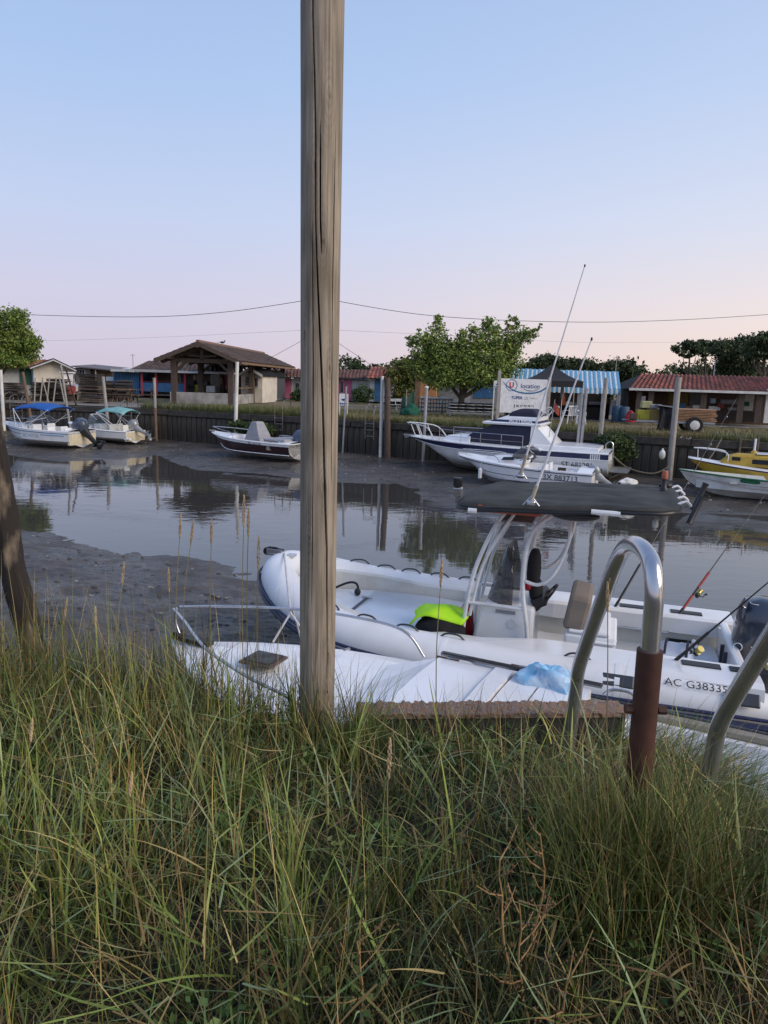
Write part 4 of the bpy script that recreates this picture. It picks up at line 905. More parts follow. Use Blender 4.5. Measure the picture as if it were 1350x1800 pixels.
        mb = MB().lathe([(.02,-.04),(.028,-.03),(.028,.03),(.02,.04)], a+Vector((0,0,-.02)), n=12, axis='x')
        mb.tube([a+Vector((-.08,0,-.05)), a+Vector((0,0,.05)), a+Vector((.08,0,-.05))], .009, n=6).tube([a+Vector((0,-.07,-.05)), a+Vector((0,0,.05))], .009, n=6)
        mb.build('antenna_mount', chrome, t, smooth=True)
    # outboard
    m = outboard(t, (-.12,-.02,.62), k=1.35, tilt=R(-4), label='large dark blue-black outboard cowl')
    def cf(x, y): 
        q = Vector((-.15-x*1.0, .205-abs(x)*.02, .17+y)); return m@q
    text('YAMAHA', .075, MATS['gelcoat'], t, fn=lambda x, y: m@Vector((-.14-x, .207-max(0, abs(x)-.12)*.25, .15+y)))
    MB().tube([m@Vector((.10+.032*math.cos(a), .188, .15+.032*math.sin(a))) for a in [2*PI*i/20 for i in range(21)]], .004, n=5).tube([m@Vector((.02+.04*math.cos(a), .10+.03*math.sin(a), .50)) for a in [2*PI*i/20 for i in range(21)]], .004, n=5).build('cowl_emblem', MATS['gelcoat'], t)
    return t, oo
rb, RM = rib()
def onrib(x, y, z): return RM@Vector((x, y, z))
def cloth(name, label, cat, c, d, mat, seed, rough=.25, rz=0, folds=5, drape=0):
    mb = MB(); n, m = 44, 20; rings = []; sd_ = Vector((seed*3.1, seed, 0))
    for i in range(m+1):
        ph = PI*i/m; ring = []
        for k in range(n):
            a = 2*PI*k/n; q = Vector((math.sin(ph)*math.cos(a), math.sin(ph)*math.sin(a), math.cos(ph)))
            f = 1+rough*noise.noise(q*1.6+sd_)+rough*.55*(1-abs(noise.noise(q*folds*.7+sd_))*2.5)*.5; q = Vector((q.x*d[0]/2*f, q.y*d[1]/2*f, max(q.z*f, -.15)*d[2]))
            ring.append(q)
        rings.append(ring)
    o = mb.loft(rings).build(name, mat, None, smooth=True); o.location = c; o.rotation_euler.z = rz
    return tag(o, label, cat) if label else o
v = onrib(3.16,.55,.63)
t = thing('life_vest', 'fluorescent yellow and black life vest lying on the bow locker of the inflatable boat', 'vest', v, R(161))
o = cloth('black_lining', None, None, (0,0,-.02), (.66,.50,.24), blkcl, 4); o.parent = t
rg = []
for i in range(13):
    f = i/12; ring = []
    for j in range(9):
        g = j/8; x = .34-.62*f; y = -.24+.36*g
        ring.append(Vector((x+.03*math.sin(g*7), y+.03*math.sin(f*5), .215+.075*math.sin(PI*min(1, f*1.1))+.03*math.sin(PI*g)+.012*math.sin(f*11+g*4)-.16*max(0, g-.7)-.12*max(0, .15-f)*4+.018*noise.noise(Vector((x*7,y*7,2))))))
    rg.append(ring)
MB().loft(rg, closed=False).build('yellow_panel', neon, t, smooth=True, solid=.02)
cloth('red_bag', 'crumpled red bag wedged between the console and the yellow vest', 'bag', onrib(2.93,.16,.50), (.14,.42,.42), redcl, 9, .15, R(161))
cb = thing('cool_bag', 'pale blue-grey zipped cool bag with dark straps at the stern of the inflatable boat', 'bag', onrib(.60,.15,.22), R(155))
MB().loft([[Vector((a, b_, z)) for a, b_ in ((-.2,-.3),(.22,-.3),(.22,.3),(-.2,.3))] for z in (.0,.38)]+[[Vector((a, b_, .47)) for a, b_ in ((-.15,-.26),(.14,-.26),(.14,.26),(-.15,.26))]]).build('bag_body', M('cool_bag_cloth', (.50,.56,.66), .7, bump=.01), cb, bevel=.03)
for x in (-.12,.1): MB().tube([(x,-.27,.40),(x,-.12,.53),(x,.12,.53),(x,.27,.40)], .014, n=6, sub=4).build('strap', MATS['navy_canvas'], cb)
MB().box((0,.30,.36), (.4,.012,.02)).build('zip', redcl, cb)
def rod(label, hx, tip_px, tip_y, handm, reel=True, s=-1, k=1, a=None):
    base = onrib(*hx); tip = P(*tip_px, y=tip_y); t = thing('fishing_rod', label, 'fishing rod', base); d = (tip-base); L = d.length; u = d.normalized()
    q = lambda z: u*z
    MB().tube([q(-.12), q(.0)], .020, n=8).build('butt_cap', black, t, smooth=True)
    MB().tube([q(.0), q(.22*k)], .017, n=8).tube([q(.36*k), q(.62*k)], .016, n=8).build('grip', handm, t, smooth=True)
    MB().tube([q(.22*k), q(.36*k)], .015, n=8).build('reel_seat', black, t)
    MB().tube([q(.6*k), q(L)], [.009,.006,.0028], n=6).build('blank', black, t)
    w = u.cross(Vector((0,0,1))).normalized(); dn = w.cross(u).normalized()
    for f in (.35,.55,.75,.9): c = u*L*f-dn*.0; MB().tube([c+dn*.0+dn*-.02*math.cos(b_)-dn*.024+w*.014*math.sin(b_) for b_ in [2*PI*i/10 for i in range(11)]], .0022, n=4).build('guide_ring', chrome, t)
    if reel:
        c = u*.29*k-dn*.075; MB().tube([u*.29*k, c], .010, n=6).ell(c, (.06,.05,.07)).build('reel_body', black, t, smooth=True)
        mm = u.to_track_quat('Z', 'Y').to_matrix(); MB().lathe([(.030,.02),(.036,.03),(.026,.035),(.026,.07),(.034,.075),(.034,.085)], c, n=14, m=mm).build('reel_spool', gold, t, smooth=True)
        MB().tube([c+w*.03, c+w*.08, c+w*.08+u*.05], .006, n=5).ell(c+w*.095+u*.05, (.03,.03,.03), n=6).build('reel_handle', black, t)
redh = M('red_cork_grip', (.30,.035,.03), .6)
rod('fishing_rod_placeholder', (0,0,0), (1,1), 5, redh) if False else None
rod('red-handled fishing rod with a gold reel on the far gunwale of the inflatable boat', (.46,-.88,.86), (1350,862), 9.3, redh)
rod('black fishing rod on the far gunwale, nearest to the seat and behind the whole hoop', (1.22,-.86,.86), (1295,700), 10.6, black, reel=False)
rod('dark-handled fishing rod leaning right over the outboard, above the registration letters', (.62,.86,.86), (1420,965), 5.6, black, k=.8)
rod('red-handled fishing rod lying low beside the outboard cowl on the near gunwale', (.02,.90,.86), (1560,1060), 5.2, redh, k=.9)
# ================================================================ NEAR CUDDY BOAT
def near_boat():
    t = thing('cabin_boat', 'white cuddy boat with steel bow rail moored right below the grassy bank', 'boat', (3.21,4.07,WZ+.04), R(154))
    H = Hull(5.85, 1.94, .74, .86, rake=.8, p=3.0, t0=.42, stern=.95)
    H.shell(n=40).build('hull', gel, t, smooth=True)
    H.deck(.04, .33, .25, .16, crown=.05).build('deck', gel, t, smooth=False)
    H.rail(.97, .022, off=.012).build('rub_rail', M('brown_rub_rail', (.20,.17,.14), .5), t, smooth=True)
    # plank-like gunwale strake on both sides aft
    for s in (1, -1):
        MB().box((.98,s*.90,.79), (1.95,.09,.05)).build('gunwale_board', M('gunwale_board_wood', (.27,.24,.20), .7, stretch=(1,9,9)), t, bevel=.008)
        MB().tube([(.0,s*.95,.82), (2.0,s*.96,.82)], .012, n=6).build('gunwale_trim', dkgrey, t)
    # sloping cuddy top made of moulded panels
    xs_ = [1.95, 2.36, 2.62, 2.80, 3.35]
    for i in range(4):
        x0, x1 = xs_[i]+.008, xs_[i+1]-.008; zz = .96 if i != 2 else .985
        MB().loft([[Vector((x, y, z+zz)) for y, z in ((-.80,-.14),(-.78,0),(-.3,.025),(.4,.02),(.78,0),(.80,-.14))] for x in (x0, x1)], closed=False).loft([[Vector((x0, y, z+zz)) for y, z in ((-.80,-.14),(-.78,0),(-.3,.025),(.4,.02),(.78,0),(.80,-.14))],[Vector((x0, y, .80)) for y in (-.80,-.78,-.3,.4,.78,.80)]], closed=False).build('cuddy_panel', gel, t, smooth=False)
    MB().loft([[Vector((3.345, y, z)) for y, z in ((-.80,.80),(-.78,.955),(0,.985),(.78,.955),(.80,.80))],[Vector((3.75, y, .86)) for y in (-.66,-.62,0,.62,.66)]], closed=False).build('cuddy_front', gel, t)
    MB().box((2.60,-.80,1.0), (1.45,.05,.035)).build('window_track', MATS['smoked_glass'], t, bevel=.006)
    MB().box((2.60,-.845,.99), (1.45,.035,.02)).build('window_frame', M('brown_trim', (.09,.06,.05), .5), t)
    MB().tube([(3.30,-.90,.93), (3.1,-.90,.945), (3.0,-.90,.92), (2.75,-.90,.92), (2.6,-.90,.98), (2.5,-.90,.98)], .014, n=7, sub=4).build('grab_rail', chrome, t, smooth=True)
    MB().box((2.45,-.92,.955), (.50,.05,.05)).build('wooden_step', MATS['brown_trim'], t, bevel=.01)
    # bow rail
    for s in (1, -1):
        p = [(3.55,s*.93,.87), (3.78,s*.92,1.10), (4.3,s*.84,1.17), (4.9,s*.62,1.21), (5.45,s*.26,1.24), (5.78,s*.04,1.24)]
        MB().tube(p, .0145, n=9, sub=6).build('bow_rail', chrome, t, smooth=True)
        MB().tube([(4.75,s*.64,.88), (4.85,s*.62,1.20)], .011, n=7).build('rail_post', chrome, t, smooth=True)
    MB().tube([(5.78,.0,1.24), (5.80,0,1.1), (5.72,0,.92)], .0145, n=9, sub=4).build('rail_post', chrome, t, smooth=True)
    MB().box((5.55,0,.95), (.36,.10,.04)).lathe([(.02,-.05),(.045,-.05),(.03,0),(.045,.05),(.02,.05)], (5.76,0,.97), n=10, axis='y').build('bow_roller', black, t, smooth=True)
    MB().box((4.72,.05,.945), (.34,.30,.03), ry=.02).build('hatch_frame', MATS['brown_trim'], t, bevel=.012); MB().box((4.72,.05,.965), (.28,.24,.02), ry=.02).build('hatch_glass', MATS['smoked_glass'], t, bevel=.006)
    MB().tube([(4.2,-.62,.93), (4.2,-.52,.95)], .012, n=6).build('cleat', chrome, t); MB().tube([(3.42,-.93,.90),(3.2,-.94,.90)], .014, n=6).box((3.31,-.935,.88), (.05,.03,.04)).build('cleat', MATS['brown_trim'], t)
    MB().tube([(1.86,-.82,.92),(1.8,-.86,.96),(1.66,-.88,.96),(1.58,-.88,.9)], .014, n=7, sub=4).build('stern_grab_rail', chrome, t, smooth=True)
    return t
near_boat()
NM = Matrix.Translation((3.21,4.07,WZ))@Matrix.Rotation(R(154), 4, 'Z')
cloth('beach_towel', 'crumpled light blue striped towel on the white cuddy roof', 'towel', NM@Vector((2.30,-.72,.985)), (.50,.34,.15), towelm, 12, .5, R(154), folds=9)
bxo = thing('cool_box', 'scuffed grey cool box with round badge behind the concrete upstand', 'cool box', NM@Vector((1.72,-.52,.28)), R(154))
MB().box((0,0,.24), (.30,.52,.48)).build('box_body', M('cool_box_plastic', (.42,.42,.40), .5), bxo, bevel=.03); MB().box((0,0,.51), (.33,.55,.05)).build('lid', MATS['gelcoat_worn'], bxo, bevel=.02)
for yy in (-.25, 0): MB().tube([(-.1,yy,.56),(.1,yy,.56)], .012, n=6).build('lid_rail', chrome, bxo)
MB().lathe([(.07,0),(.07,.008)], (0,.262,.33), n=20, axis='y').build('badge', dkgrey, bxo); text('ni', .09, gel, bxo, o=(0,.274,.33), ux=(-1,0,0), uy=(0,0,1), offset=.003)
def rope(name, label, pts, r, mat, sub=5):
    B = Vector(pts[0]); o = MB().tube([Vector(p)-B for p in pts], r, n=6, sub=sub).build(name, mat, None, smooth=True); o.location = B; return tag(o, label, 'rope')
a = onrib(5.42,.05,1.25); b_ = NM@Vector((5.0,-.50,.92)); c_ = NM@Vector((4.6,-.62,.92)); k_ = NM@Vector((4.86,-.60,1.22))
rope('mooring_rope', 'white mooring rope from the bow of the inflatable boat down to the cuddy boat', [a, (a+k_)/2+Vector((0,0,-.02)), k_, b_], .011, ropew, 1)
rope('mooring_rope', 'short white rope tied from the bow rail to the deck of the cuddy boat', [k_, (k_+c_)/2, c_], .009, ropew, 1)
# ================================================================ FAR BANK BUILDINGS
def rect(parent, name, mat, pl, a, b, back=0, th=.06, bevel=0, label=None, root=None):
    """a box standing on plane pl between two measured corners"""
    u0, z1 = pl(a[0], a[1], back); u1, z0 = pl(b[0], b[1], back); z0 = max(z0, -.02)
    return MB().box(((u0+u1)/2, back+th/2, (z0+z1)/2), (abs(u1-u0), th, abs(z1-z0))).build(name, mat, parent, bevel=bevel, label=label)
def tiles(parent, A, B, C, D, mat, name='roof_tiles', tw=.21, tl=.36, seed=1, base=tiler):
    """curved clay tiles laid in rows; A,B eave, D,C ridge"""
    A, B, C, D = map(Vector, (A, B, C, D)); w = ((B-A).length+(C-D).length)/2; l = (D-A).length; nc = max(2, int(w/tw)); nr = max(2, int(l/tl)); r = np.random.default_rng(seed)
    nrm = (B-A).cross(D-A).normalized(); nrm = nrm if nrm.z > 0 else -nrm; V = []; Fq = []; Cc = []
    for j in range(nr):
        for i in range(nc):
            o = len(V); col = r.uniform(.65,1.3); cv = np.array([col, col*r.uniform(.85,1.1), col*r.uniform(.85,1.1)])
            for g, lift in ((j/nr-.012, .045), ((j+1)/nr, .015)):
                for k in range(7):
                    f = (i+k/6)/nc; a = A.lerp(B, f); d = D.lerp(C, f); h = math.sin(PI*min(1, k/4)) if k <= 4 else -.35*math.sin(PI*(k-4)/2)
                    V.append(a.lerp(d, max(g, -.02))+nrm*(h*.055+lift+r.uniform(0,.006))); Cc.append(cv)
            for k in range(6): Fq.append((o+k, o+k+1, o+k+8, o+k+7))
    ob = npmesh(name, np.array([tuple(v) for v in V]), np.array(Fq), mat, np.array(Cc), parent); ob['kind'] = 'stuff'
    MB().loft([[A-nrm*.03, B-nrm*.03, C-nrm*.03, D-nrm*.03], [A, B, C, D]]).build('roof_deck', timber, parent)
def window(parent, pl, a, b, back, frame=pwhite, glass=None, th=.05, bars=True):
    f = rect(parent, 'window', frame, pl, a, b, back-.03, .05); u0, z1 = pl(*a, back); u1, z0 = pl(*b, back); m = (u0+u1)/2
    k = .14
    g = MB(); w = (u1-u0)
    for s in ((u0+w*k*.6, m-w*.04), (m+w*.04, u1-w*k*.6)) if bars else ((u0+w*k*.6, u1-w*k*.6),):
        MB().box(((s[0]+s[1])/2, back-.034, (z0+z1)/2), (s[1]-s[0], .01, (z1-z0)*.84)).build('pane', glass or MATS['smoked_glass_solid'], f)
M('smoked_glass_solid', (.03,.035,.045), .1)
# 1. red-tiled cabin on the right ---------------------------------
def cabin_right():
    o = P(1100,742,z=0); pl = Plane(o, R(-13)); t = thing('oyster_cabin', 'long low cabin with red tiled roof and dark open porch, right of the striped awning', 'cabin', o, R(-13))
    e0, e1 = pl(1106,683,-1.1), pl(1352,693,-1.1); r0, r1 = pl(1088,657,2.6), pl(1358,667,2.6); L = 9
    sl = (e1[0]-e0[0])
    A = (e0[0], -1.1, e0[1]); B = (e0[0]+L, -1.1, e0[1]); C = (e0[0]+L, 2.6, r0[1]+.0); D = (e0[0]-.9, 2.6, r0[1])
    hip = (e0[0]+.9, 2.6, r0[1]); tiles(t, A, B, C, hip, tiler, seed=3)
    MB().add([A, hip, (e0[0]-.6, 2.0, e0[1]+.1), (e0[0]-.5,-.2,e0[1])], [(0,1,2,3)]).build('hip_end', tiler, t)
    cvv = MATS['red_roof_tile']
    MB().box((e0[0]+L/2, -1.16, e0[1]-.02), (L, .05, .12)).build('gutter', whitep, t)
    H = e0[1]
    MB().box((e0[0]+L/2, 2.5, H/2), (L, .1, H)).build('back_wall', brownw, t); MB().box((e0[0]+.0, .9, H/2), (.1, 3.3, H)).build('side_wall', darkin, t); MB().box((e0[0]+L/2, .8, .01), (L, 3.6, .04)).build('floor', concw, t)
    rect(t, 'wall_panel', M('ochre_panel', (.26,.19,.06), .85), pl, (1172,690), (1211,715), 1.6, .05); rect(t, 'wall_panel', M('grey_panel', (.20,.20,.21), .85), pl, (1211,690), (1232,722), 1.6, .05)
    rect(t, 'wall_panel', M('brown_panel', (.17,.11,.085), .85), pl, (1240,693), (1296,718), 1.7, .05); rect(t, 'wall_panel', brownw, pl, (1145,692), (1172,730), 1.5, .05)
    rect(t, 'counter', M('pale_counter', (.32,.24,.18), .8), pl, (1150,712), (1213,732), .6, .5); rect(t, 'counter', M('dark_counter', (.05,.035,.03), .8), pl, (1214,720), (1330,742), .2, .6)
    rect(t, 'door', M('white_door', (.55,.58,.56), .6), pl, (1303,693), (1323,722), 1.2, .05)
    for px in (1120, 1141, 1234, 1300, 1332, 1349): rect(t, 'post', timber if px != 1349 else whitep, pl, (px,684), (px+4,744), -.9, .12)
    for px, py, w, h, m in [(1155,712,12,9,whitep),(1172,716,10,8,MATS['gelcoat_worn']),(1190,708,14,12,pblue),(1246,714,20,8,MATS['gelcoat_worn']),(1262,708,10,10,M('dusty_red', (.25,.06,.05), .8)),(1280,716,18,6,greyc),(1250,700,8,9,plblue),(1268,702,30,9,M('tarpaulin_grey', (.22,.24,.27), .7)),(1218,712,12,8,whitep),(1308,706,9,8,pgreen)]:
        rect(t, 'shelf_clutter', m, pl, (px,py), (px+w,py+h), .4, .3, bevel=.03)
    rect(t, 'paper_notice', MATS['gelcoat'], pl, (1127,696), (1134,712), -.5, .02)
    # pale flat roof further back
    o2 = P(1200,700,y=50); o2.z = 0; p2 = Plane(o2, R(-8)); t2 = thing('flat_roof_shed', 'low shed whose pale blue flat roof shows above the red tiles', 'shed', o2, R(-8))
    rect(t2, 'roof', M('pale_sheet_roof', (.45,.52,.62), .5), p2, (1203,661), (1307,665), 0, 4); u0, z1 = p2(1203,664); u1, _ = p2(1307,664); MB().box(((u0+u1)/2,1.5,z1/2-.1), (u1-u0-.2,2.8,z1)).build('wall', brownw, t2)
    return t, pl, o
cR, plR, oR = cabin_right()
# 2. striped awning cabin ------------------------------------------
def awning_cabin():
    o = P(985,738,z=0); pl = Plane(o, R(-9)); t = thing('striped_awning_cabin', 'cabin under a large blue and white striped awning roof behind the black gazebo', 'cabin', o, R(-9))
    a, b = pl(896,648,2.6), pl(1087,654,2.6); c, d = pl(891,678,-.4), pl(1091,684,-.4); n = 48
    for i in range(n):
        f0, f1 = i/n, (i+1)/n; q = lambda f, p, r_, y: Vector((p[0]+(r_[0]-p[0])*f, y, p[1]+(r_[1]-p[1])*f))
        A0, A1, C0, C1 = q(f0,a,b,2.6), q(f1,a,b,2.6), q(f0,c,d,-.4), q(f1,c,d,-.4); up = Vector((0,0,.03*(i % 2)+.01*math.sin(i)))
        dz = Vector((0,-.03,-.26-.03*((i*7) % 3)/3))
        MB().loft([[A0+up, A1+up], [C0+up, C1+up], [C0+up*.5+dz, C1+up*.5+dz]], closed=False).build('awning_stripe', stripeb if i % 2 else stripew, t, solid=.01)
    u0, u1 = c[0], d[0]; H = c[1]
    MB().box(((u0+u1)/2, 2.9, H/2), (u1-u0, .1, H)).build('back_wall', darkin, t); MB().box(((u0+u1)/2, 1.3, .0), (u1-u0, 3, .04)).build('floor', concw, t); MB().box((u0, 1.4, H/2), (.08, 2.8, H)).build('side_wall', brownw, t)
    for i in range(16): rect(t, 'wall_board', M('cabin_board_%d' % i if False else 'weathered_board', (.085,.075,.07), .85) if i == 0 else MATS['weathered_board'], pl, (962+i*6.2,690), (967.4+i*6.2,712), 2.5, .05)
    for px in (960, 1016, 1058, 1085): rect(t, 'post', galv, pl, (px,686), (px+2,738), -.3, .06)
    rect(t, 'brick_pillar', M('orange_pillar', (.28,.09,.05), .8), pl, (988,684), (994,712), .4, .2)
    for px, py, w, h, m in [(965,712,22,9,dkgrey),(990,706,16,6,MATS['gelcoat_worn']),(1010,708,20,5,greyc),(1036,706,24,6,MATS['tarpaulin_grey']),(1062,700,10,10,brownw),(1020,716,40,22,M('dark_bench_wood', (.035,.025,.022), .8)),(1074,704,7,26,MATS['gelcoat_worn']),(1080,712,12,26,pblue)]:
        rect(t, 'shelf_clutter', m, pl, (px,py), (px+w,py+h), .9, .4, bevel=.02)
awning_cabin()
# 3. whitewashed building behind the maple --------------------------
def shutter_house():
    o = P(860,712,y=50); o.z = 0; pl = Plane(o, R(-10)); t = thing('whitewashed_cabin', 'grey-white cabin with blue shutters half hidden behind the leafy tree', 'cabin', o, R(-10))
    rect(t, 'wall', M('grey_whitewash', (.30,.29,.28), .9, col2=(.2,.2,.2)), pl, (770,668), (880,716), 0, 3)
    for a in ((834,673),(851,673)): rect(t, 'shutter', pblue, pl, a, (a[0]+16,700), -.06, .05)
    A, B, C, D = pl(766,670,-.5), pl(884,672,-.5), pl(884,652,3), pl(766,650,3); tiles(t, (A[0],-.5,A[1]), (B[0],-.5,B[1]), (C[0],3,C[1]), (D[0],3,D[1]), tileo, seed=9, tw=.3, tl=.5)
    rect(t, 'door', M('pale_door', (.38,.38,.38), .8), pl, (815,680), (826,712), -.05, .05)
shutter_house()
def kiosk():
    o = P(750,716,y=43.5); o.z = 0; pl = Plane(o, R(-6)); t = thing('wooden_kiosk', 'orange-brown wooden kiosk beside the green net', 'kiosk', o, R(-6))
    rect(t, 'wall', porange, pl, (737,669), (766,717), 0, 1.0); rect(t, 'side_wall', timberl, pl, (730,669), (737,717), -.05, 1.1); rect(t, 'roof', brownw, pl, (729,667), (768,669), -.1, 1.2); rect(t, 'handle', black, pl, (742,671), (747,673), -.06, .05)
    for i in range(4): rect(t, 'board', porange, pl, (738+i*7,671), (744.3+i*7,716), -.035, .03)
kiosk()
# 4. pink, white and blue row ---------------------------------------
def cabin_row():
    o = P(560,703,y=60); o.z = 0; pl = Plane(o, R(-8)); t = thing('painted_cabin_row', 'row of white and pink cabins with tiled roof, interrupted by the foreground pole', 'cabin', o, R(-8))
    rect(t, 'wall', pwhite, pl, (470,664), (665,706), 0, 3.4)
    for a, b in (((500,665),(512,700)), ((580,666),(618,704))): rect(t, 'pink_wall', ppink, pl, a, b, -.05, .06)
    window(t, pl, (599,668), (604,692), -.08, bars=False); window(t, pl, (520,672), (527,690), -.05)
    rect(t, 'blue_fascia', plblue, pl, (468,662), (655,666), -.5, .08)
    A, B, C, D = pl(468,663,-.55), pl(655,665.5,-.55), pl(660,651,2.4), pl(468,648,2.4); tiles(t, (A[0],-.55,A[1]), (B[0],-.55,B[1]), (C[0],2.4,C[1]), (D[0],2.4,D[1]), tileo, seed=11, tw=.3, tl=.5)
    o = P(665,708,y=57); o.z = 0; pl = Plane(o, R(-8)); t = thing('blue_door_cabin', 'small white cabin with tall blue door and mossy red roof right of the foreground pole', 'cabin', o, R(-8))
    rect(t, 'wall', pwhite, pl, (650,664), (695,707), 0, 3); rect(t, 'door', pblue, pl, (659,667), (671,705), -.06, .05); rect(t, 'fascia', plblue, pl, (643,664), (700,666.5), -.55, .08)
    A, B, C, D = pl(643,665,-.6), pl(702,666,-.6), pl(700,646,2.2), pl(652,645,2.2); tiles(t, (A[0],-.6,A[1]), (B[0],-.6,B[1]), (C[0],2.2,C[1]), (D[0],2.2,D[1]), tiler, seed=12, tw=.3, tl=.5)
    for px in (700,): rect(t, 'wall', plast, pl, (690,670), (730,705), .3, 2)
cabin_row()
def bush(px, py, w, h, y, n, label, seed, cols=[(.04,.07,.03),(.06,.09,.03)], size=.14):
    c = P(px, py+h*.5, y=y); c.z = 0; bl = blobpx([(px,py,w*.42,h*.4),(px-w*.25,py+h*.15,w*.28,h*.34),(px+w*.25,py+h*.12,w*.28,h*.36),(px,py+h*.3,w*.4,h*.22)], y); t = thing('garden_bush', label, 'bush', c); leaves('foliage', bl, n, size, cols, t, clump=.2, seed=seed, loc=c)
bush(638, 690, 36, 32, 55, 2600, 'dark green bush in front of the white cabin wall right of the pole', 51)
bush(526, 692, 26, 24, 57, 1800, 'dark bush beside the pink door left of the pole', 52)
bush(690, 700, 26, 26, 48, 1600, 'low shrub left of the green net under the small yellowing tree', 53, cols=G3)
# 5. gabled hut with a poster ----------------------------------------
def gable_hut(label, x0, x1, ye, yr, yb, y, wm_, trim, poster=False, door=None, name='gabled_hut'):
    o = P((x0+x1)/2, yb, y=y); o.z = 0; pl = Plane(o, R(-8)); t = thing(name, label, 'hut', o, R(-8))
    (u0, ze), (u1, _), (um, zr) = pl(x0,ye), pl(x1,ye), pl((x0+x1)/2,yr)
    MB().prism([(u0,0),(u1,0),(u1,ze),(um,zr),(u0,ze)], 3.5, ux=(1,0,0), uy=(0,0,1)).build('wall', wm_, t)
    for s, u in ((-1,u0),(1,u1)):
        d = Vector((um-u,0,zr-ze)); a = Vector((u,0,ze))-d*.18; b_ = Vector((um,0,zr)); up = Vector((0,0,.10))
        MB().loft([[a+Vector((0,-.4,.02)), b_+Vector((0,-.4,.02)), b_+Vector((0,-.4,.02))+up, a+Vector((0,-.4,.02))+up], [a+Vector((0,3.4,.02)), b_+Vector((0,3.4,.02)), b_+Vector((0,3.4,.02))+up, a+Vector((0,3.4,.02))+up]]).build('roof', tileo, t)
        MB().loft([[a+Vector((0,-.46,-.06)), b_+Vector((0,-.46,-.06)), b_+Vector((0,-.46,.12)), a+Vector((0,-.46,.12))], [a+Vector((0,-.40,-.06)), b_+Vector((0,-.40,-.06)), b_+Vector((0,-.40,.12)), a+Vector((0,-.40,.12))]]).build('barge_board', trim, t)
    if poster:
        p = rect(t, 'poster', greyc, pl, (431,661), (441,676), -.05, .03); window(t, pl, (448,663), (454,681), -.05)
        u, z = pl(436,668.5); MB().tube([(u+.12*math.cos(a), -.08, z+.14*math.sin(a)) for a in [2*PI*i/14 for i in range(15)]], .025, n=4).build('poster_print', black, p); MB().box((u,-.08,z-.28), (.36,.01,.05)).build('poster_print', black, p)
    return t, pl
gable_hut('small cream gabled hut with a dark poster, seen through the pavilion', 424, 461, 659, 649, 694, 50, plast, pwhite, True)
t, pl = gable_hut('small blue-trimmed gabled hut behind the last bay of the pavilion', 462, 478, 662, 653, 696, 54, M('dark_hut_boards', (.06,.06,.07), .8), plblue)
# 6. long blue and red cabin behind the pavilion ----------------------
def cabin_left():
    o = P(330,702,y=54); o.z = 0; pl = Plane(o, R(-6)); t = thing('red_post_cabin', 'long blue boarded cabin with red posts and brown tiled roof behind the pavilion', 'cabin', o, R(-6))
    rect(t, 'wall', M('taupe_boards', (.15,.12,.11), .85), pl, (245,653), (424,703), 1.6, 3); rect(t, 'blue_wall', pblue, pl, (199,653), (246,692), -.3, 3.4)
    for i in range(12): rect(t, 'blue_board', pblue, pl, (200+i*3.8,654), (203.2+i*3.8,692), -.36, .05)
    rect(t, 'balustrade', pblue, pl, (246,672), (326,690), -.5, .08); rect(t, 'rail', pred, pl, (246,670), (326,672), -.55, .12)
    for px in (247, 272, 323): rect(t, 'post', pred, pl, (px,653), (px+4,696), -.6, .14)
    window(t, pl, (300,658), (318,673), 1.55); window(t, pl, (338,658), (354,672), 1.55, frame=timber); window(t, pl, (368,660), (376,674), 1.55, frame=timber)
    rect(t, 'white_wall', pwhite, pl, (370,655), (392,690), 1.45, .1); rect(t, 'pink_wall', ppink, pl, (391,658), (402,684), 1.4, .1); rect(t, 'light_blue_fascia', plblue, pl, (366,653), (404,657), .9, .1); rect(t, 'porch_floor', concw, pl, (246,692), (424,700), -.2, 2)
    rect(t, 'gutter', pwhite, pl, (195,652), (404,654), -.95, .08)
    A, B, C, D = pl(222,653,-.9), pl(424,655,-.9), pl(410,636,3.2), pl(262,635,3.2); tiles(t, (A[0],-.9,A[1]), (B[0],-.9,B[1]), (C[0],3.2,C[1]), (D[0],3.2,D[1]), tileb, seed=21, tw=.3, tl=.5)
    A, B = pl(195,652,-.9), pl(236,653,-.9); MB().loft([[(A[0],-1,A[1]), (B[0],-1,B[1])], [(A[0],3,A[1]+.35), (B[0],3,B[1]+.35)]], closed=False).build('flat_roof', whitep, t, solid=.06)
    for px, py, w, h, m in [(330,668,12,14,black),(342,676,16,14,M('yellow_crate', (.35,.33,.03), .7)),(362,678,16,12,MATS['gelcoat_worn']),(384,664,7,12,timberl),(352,670,12,8,dkgrey)]: rect(t, 'porch_clutter', m, pl, (px,py), (px+w,py+h), .2, .4, bevel=.03)
cabin_left()
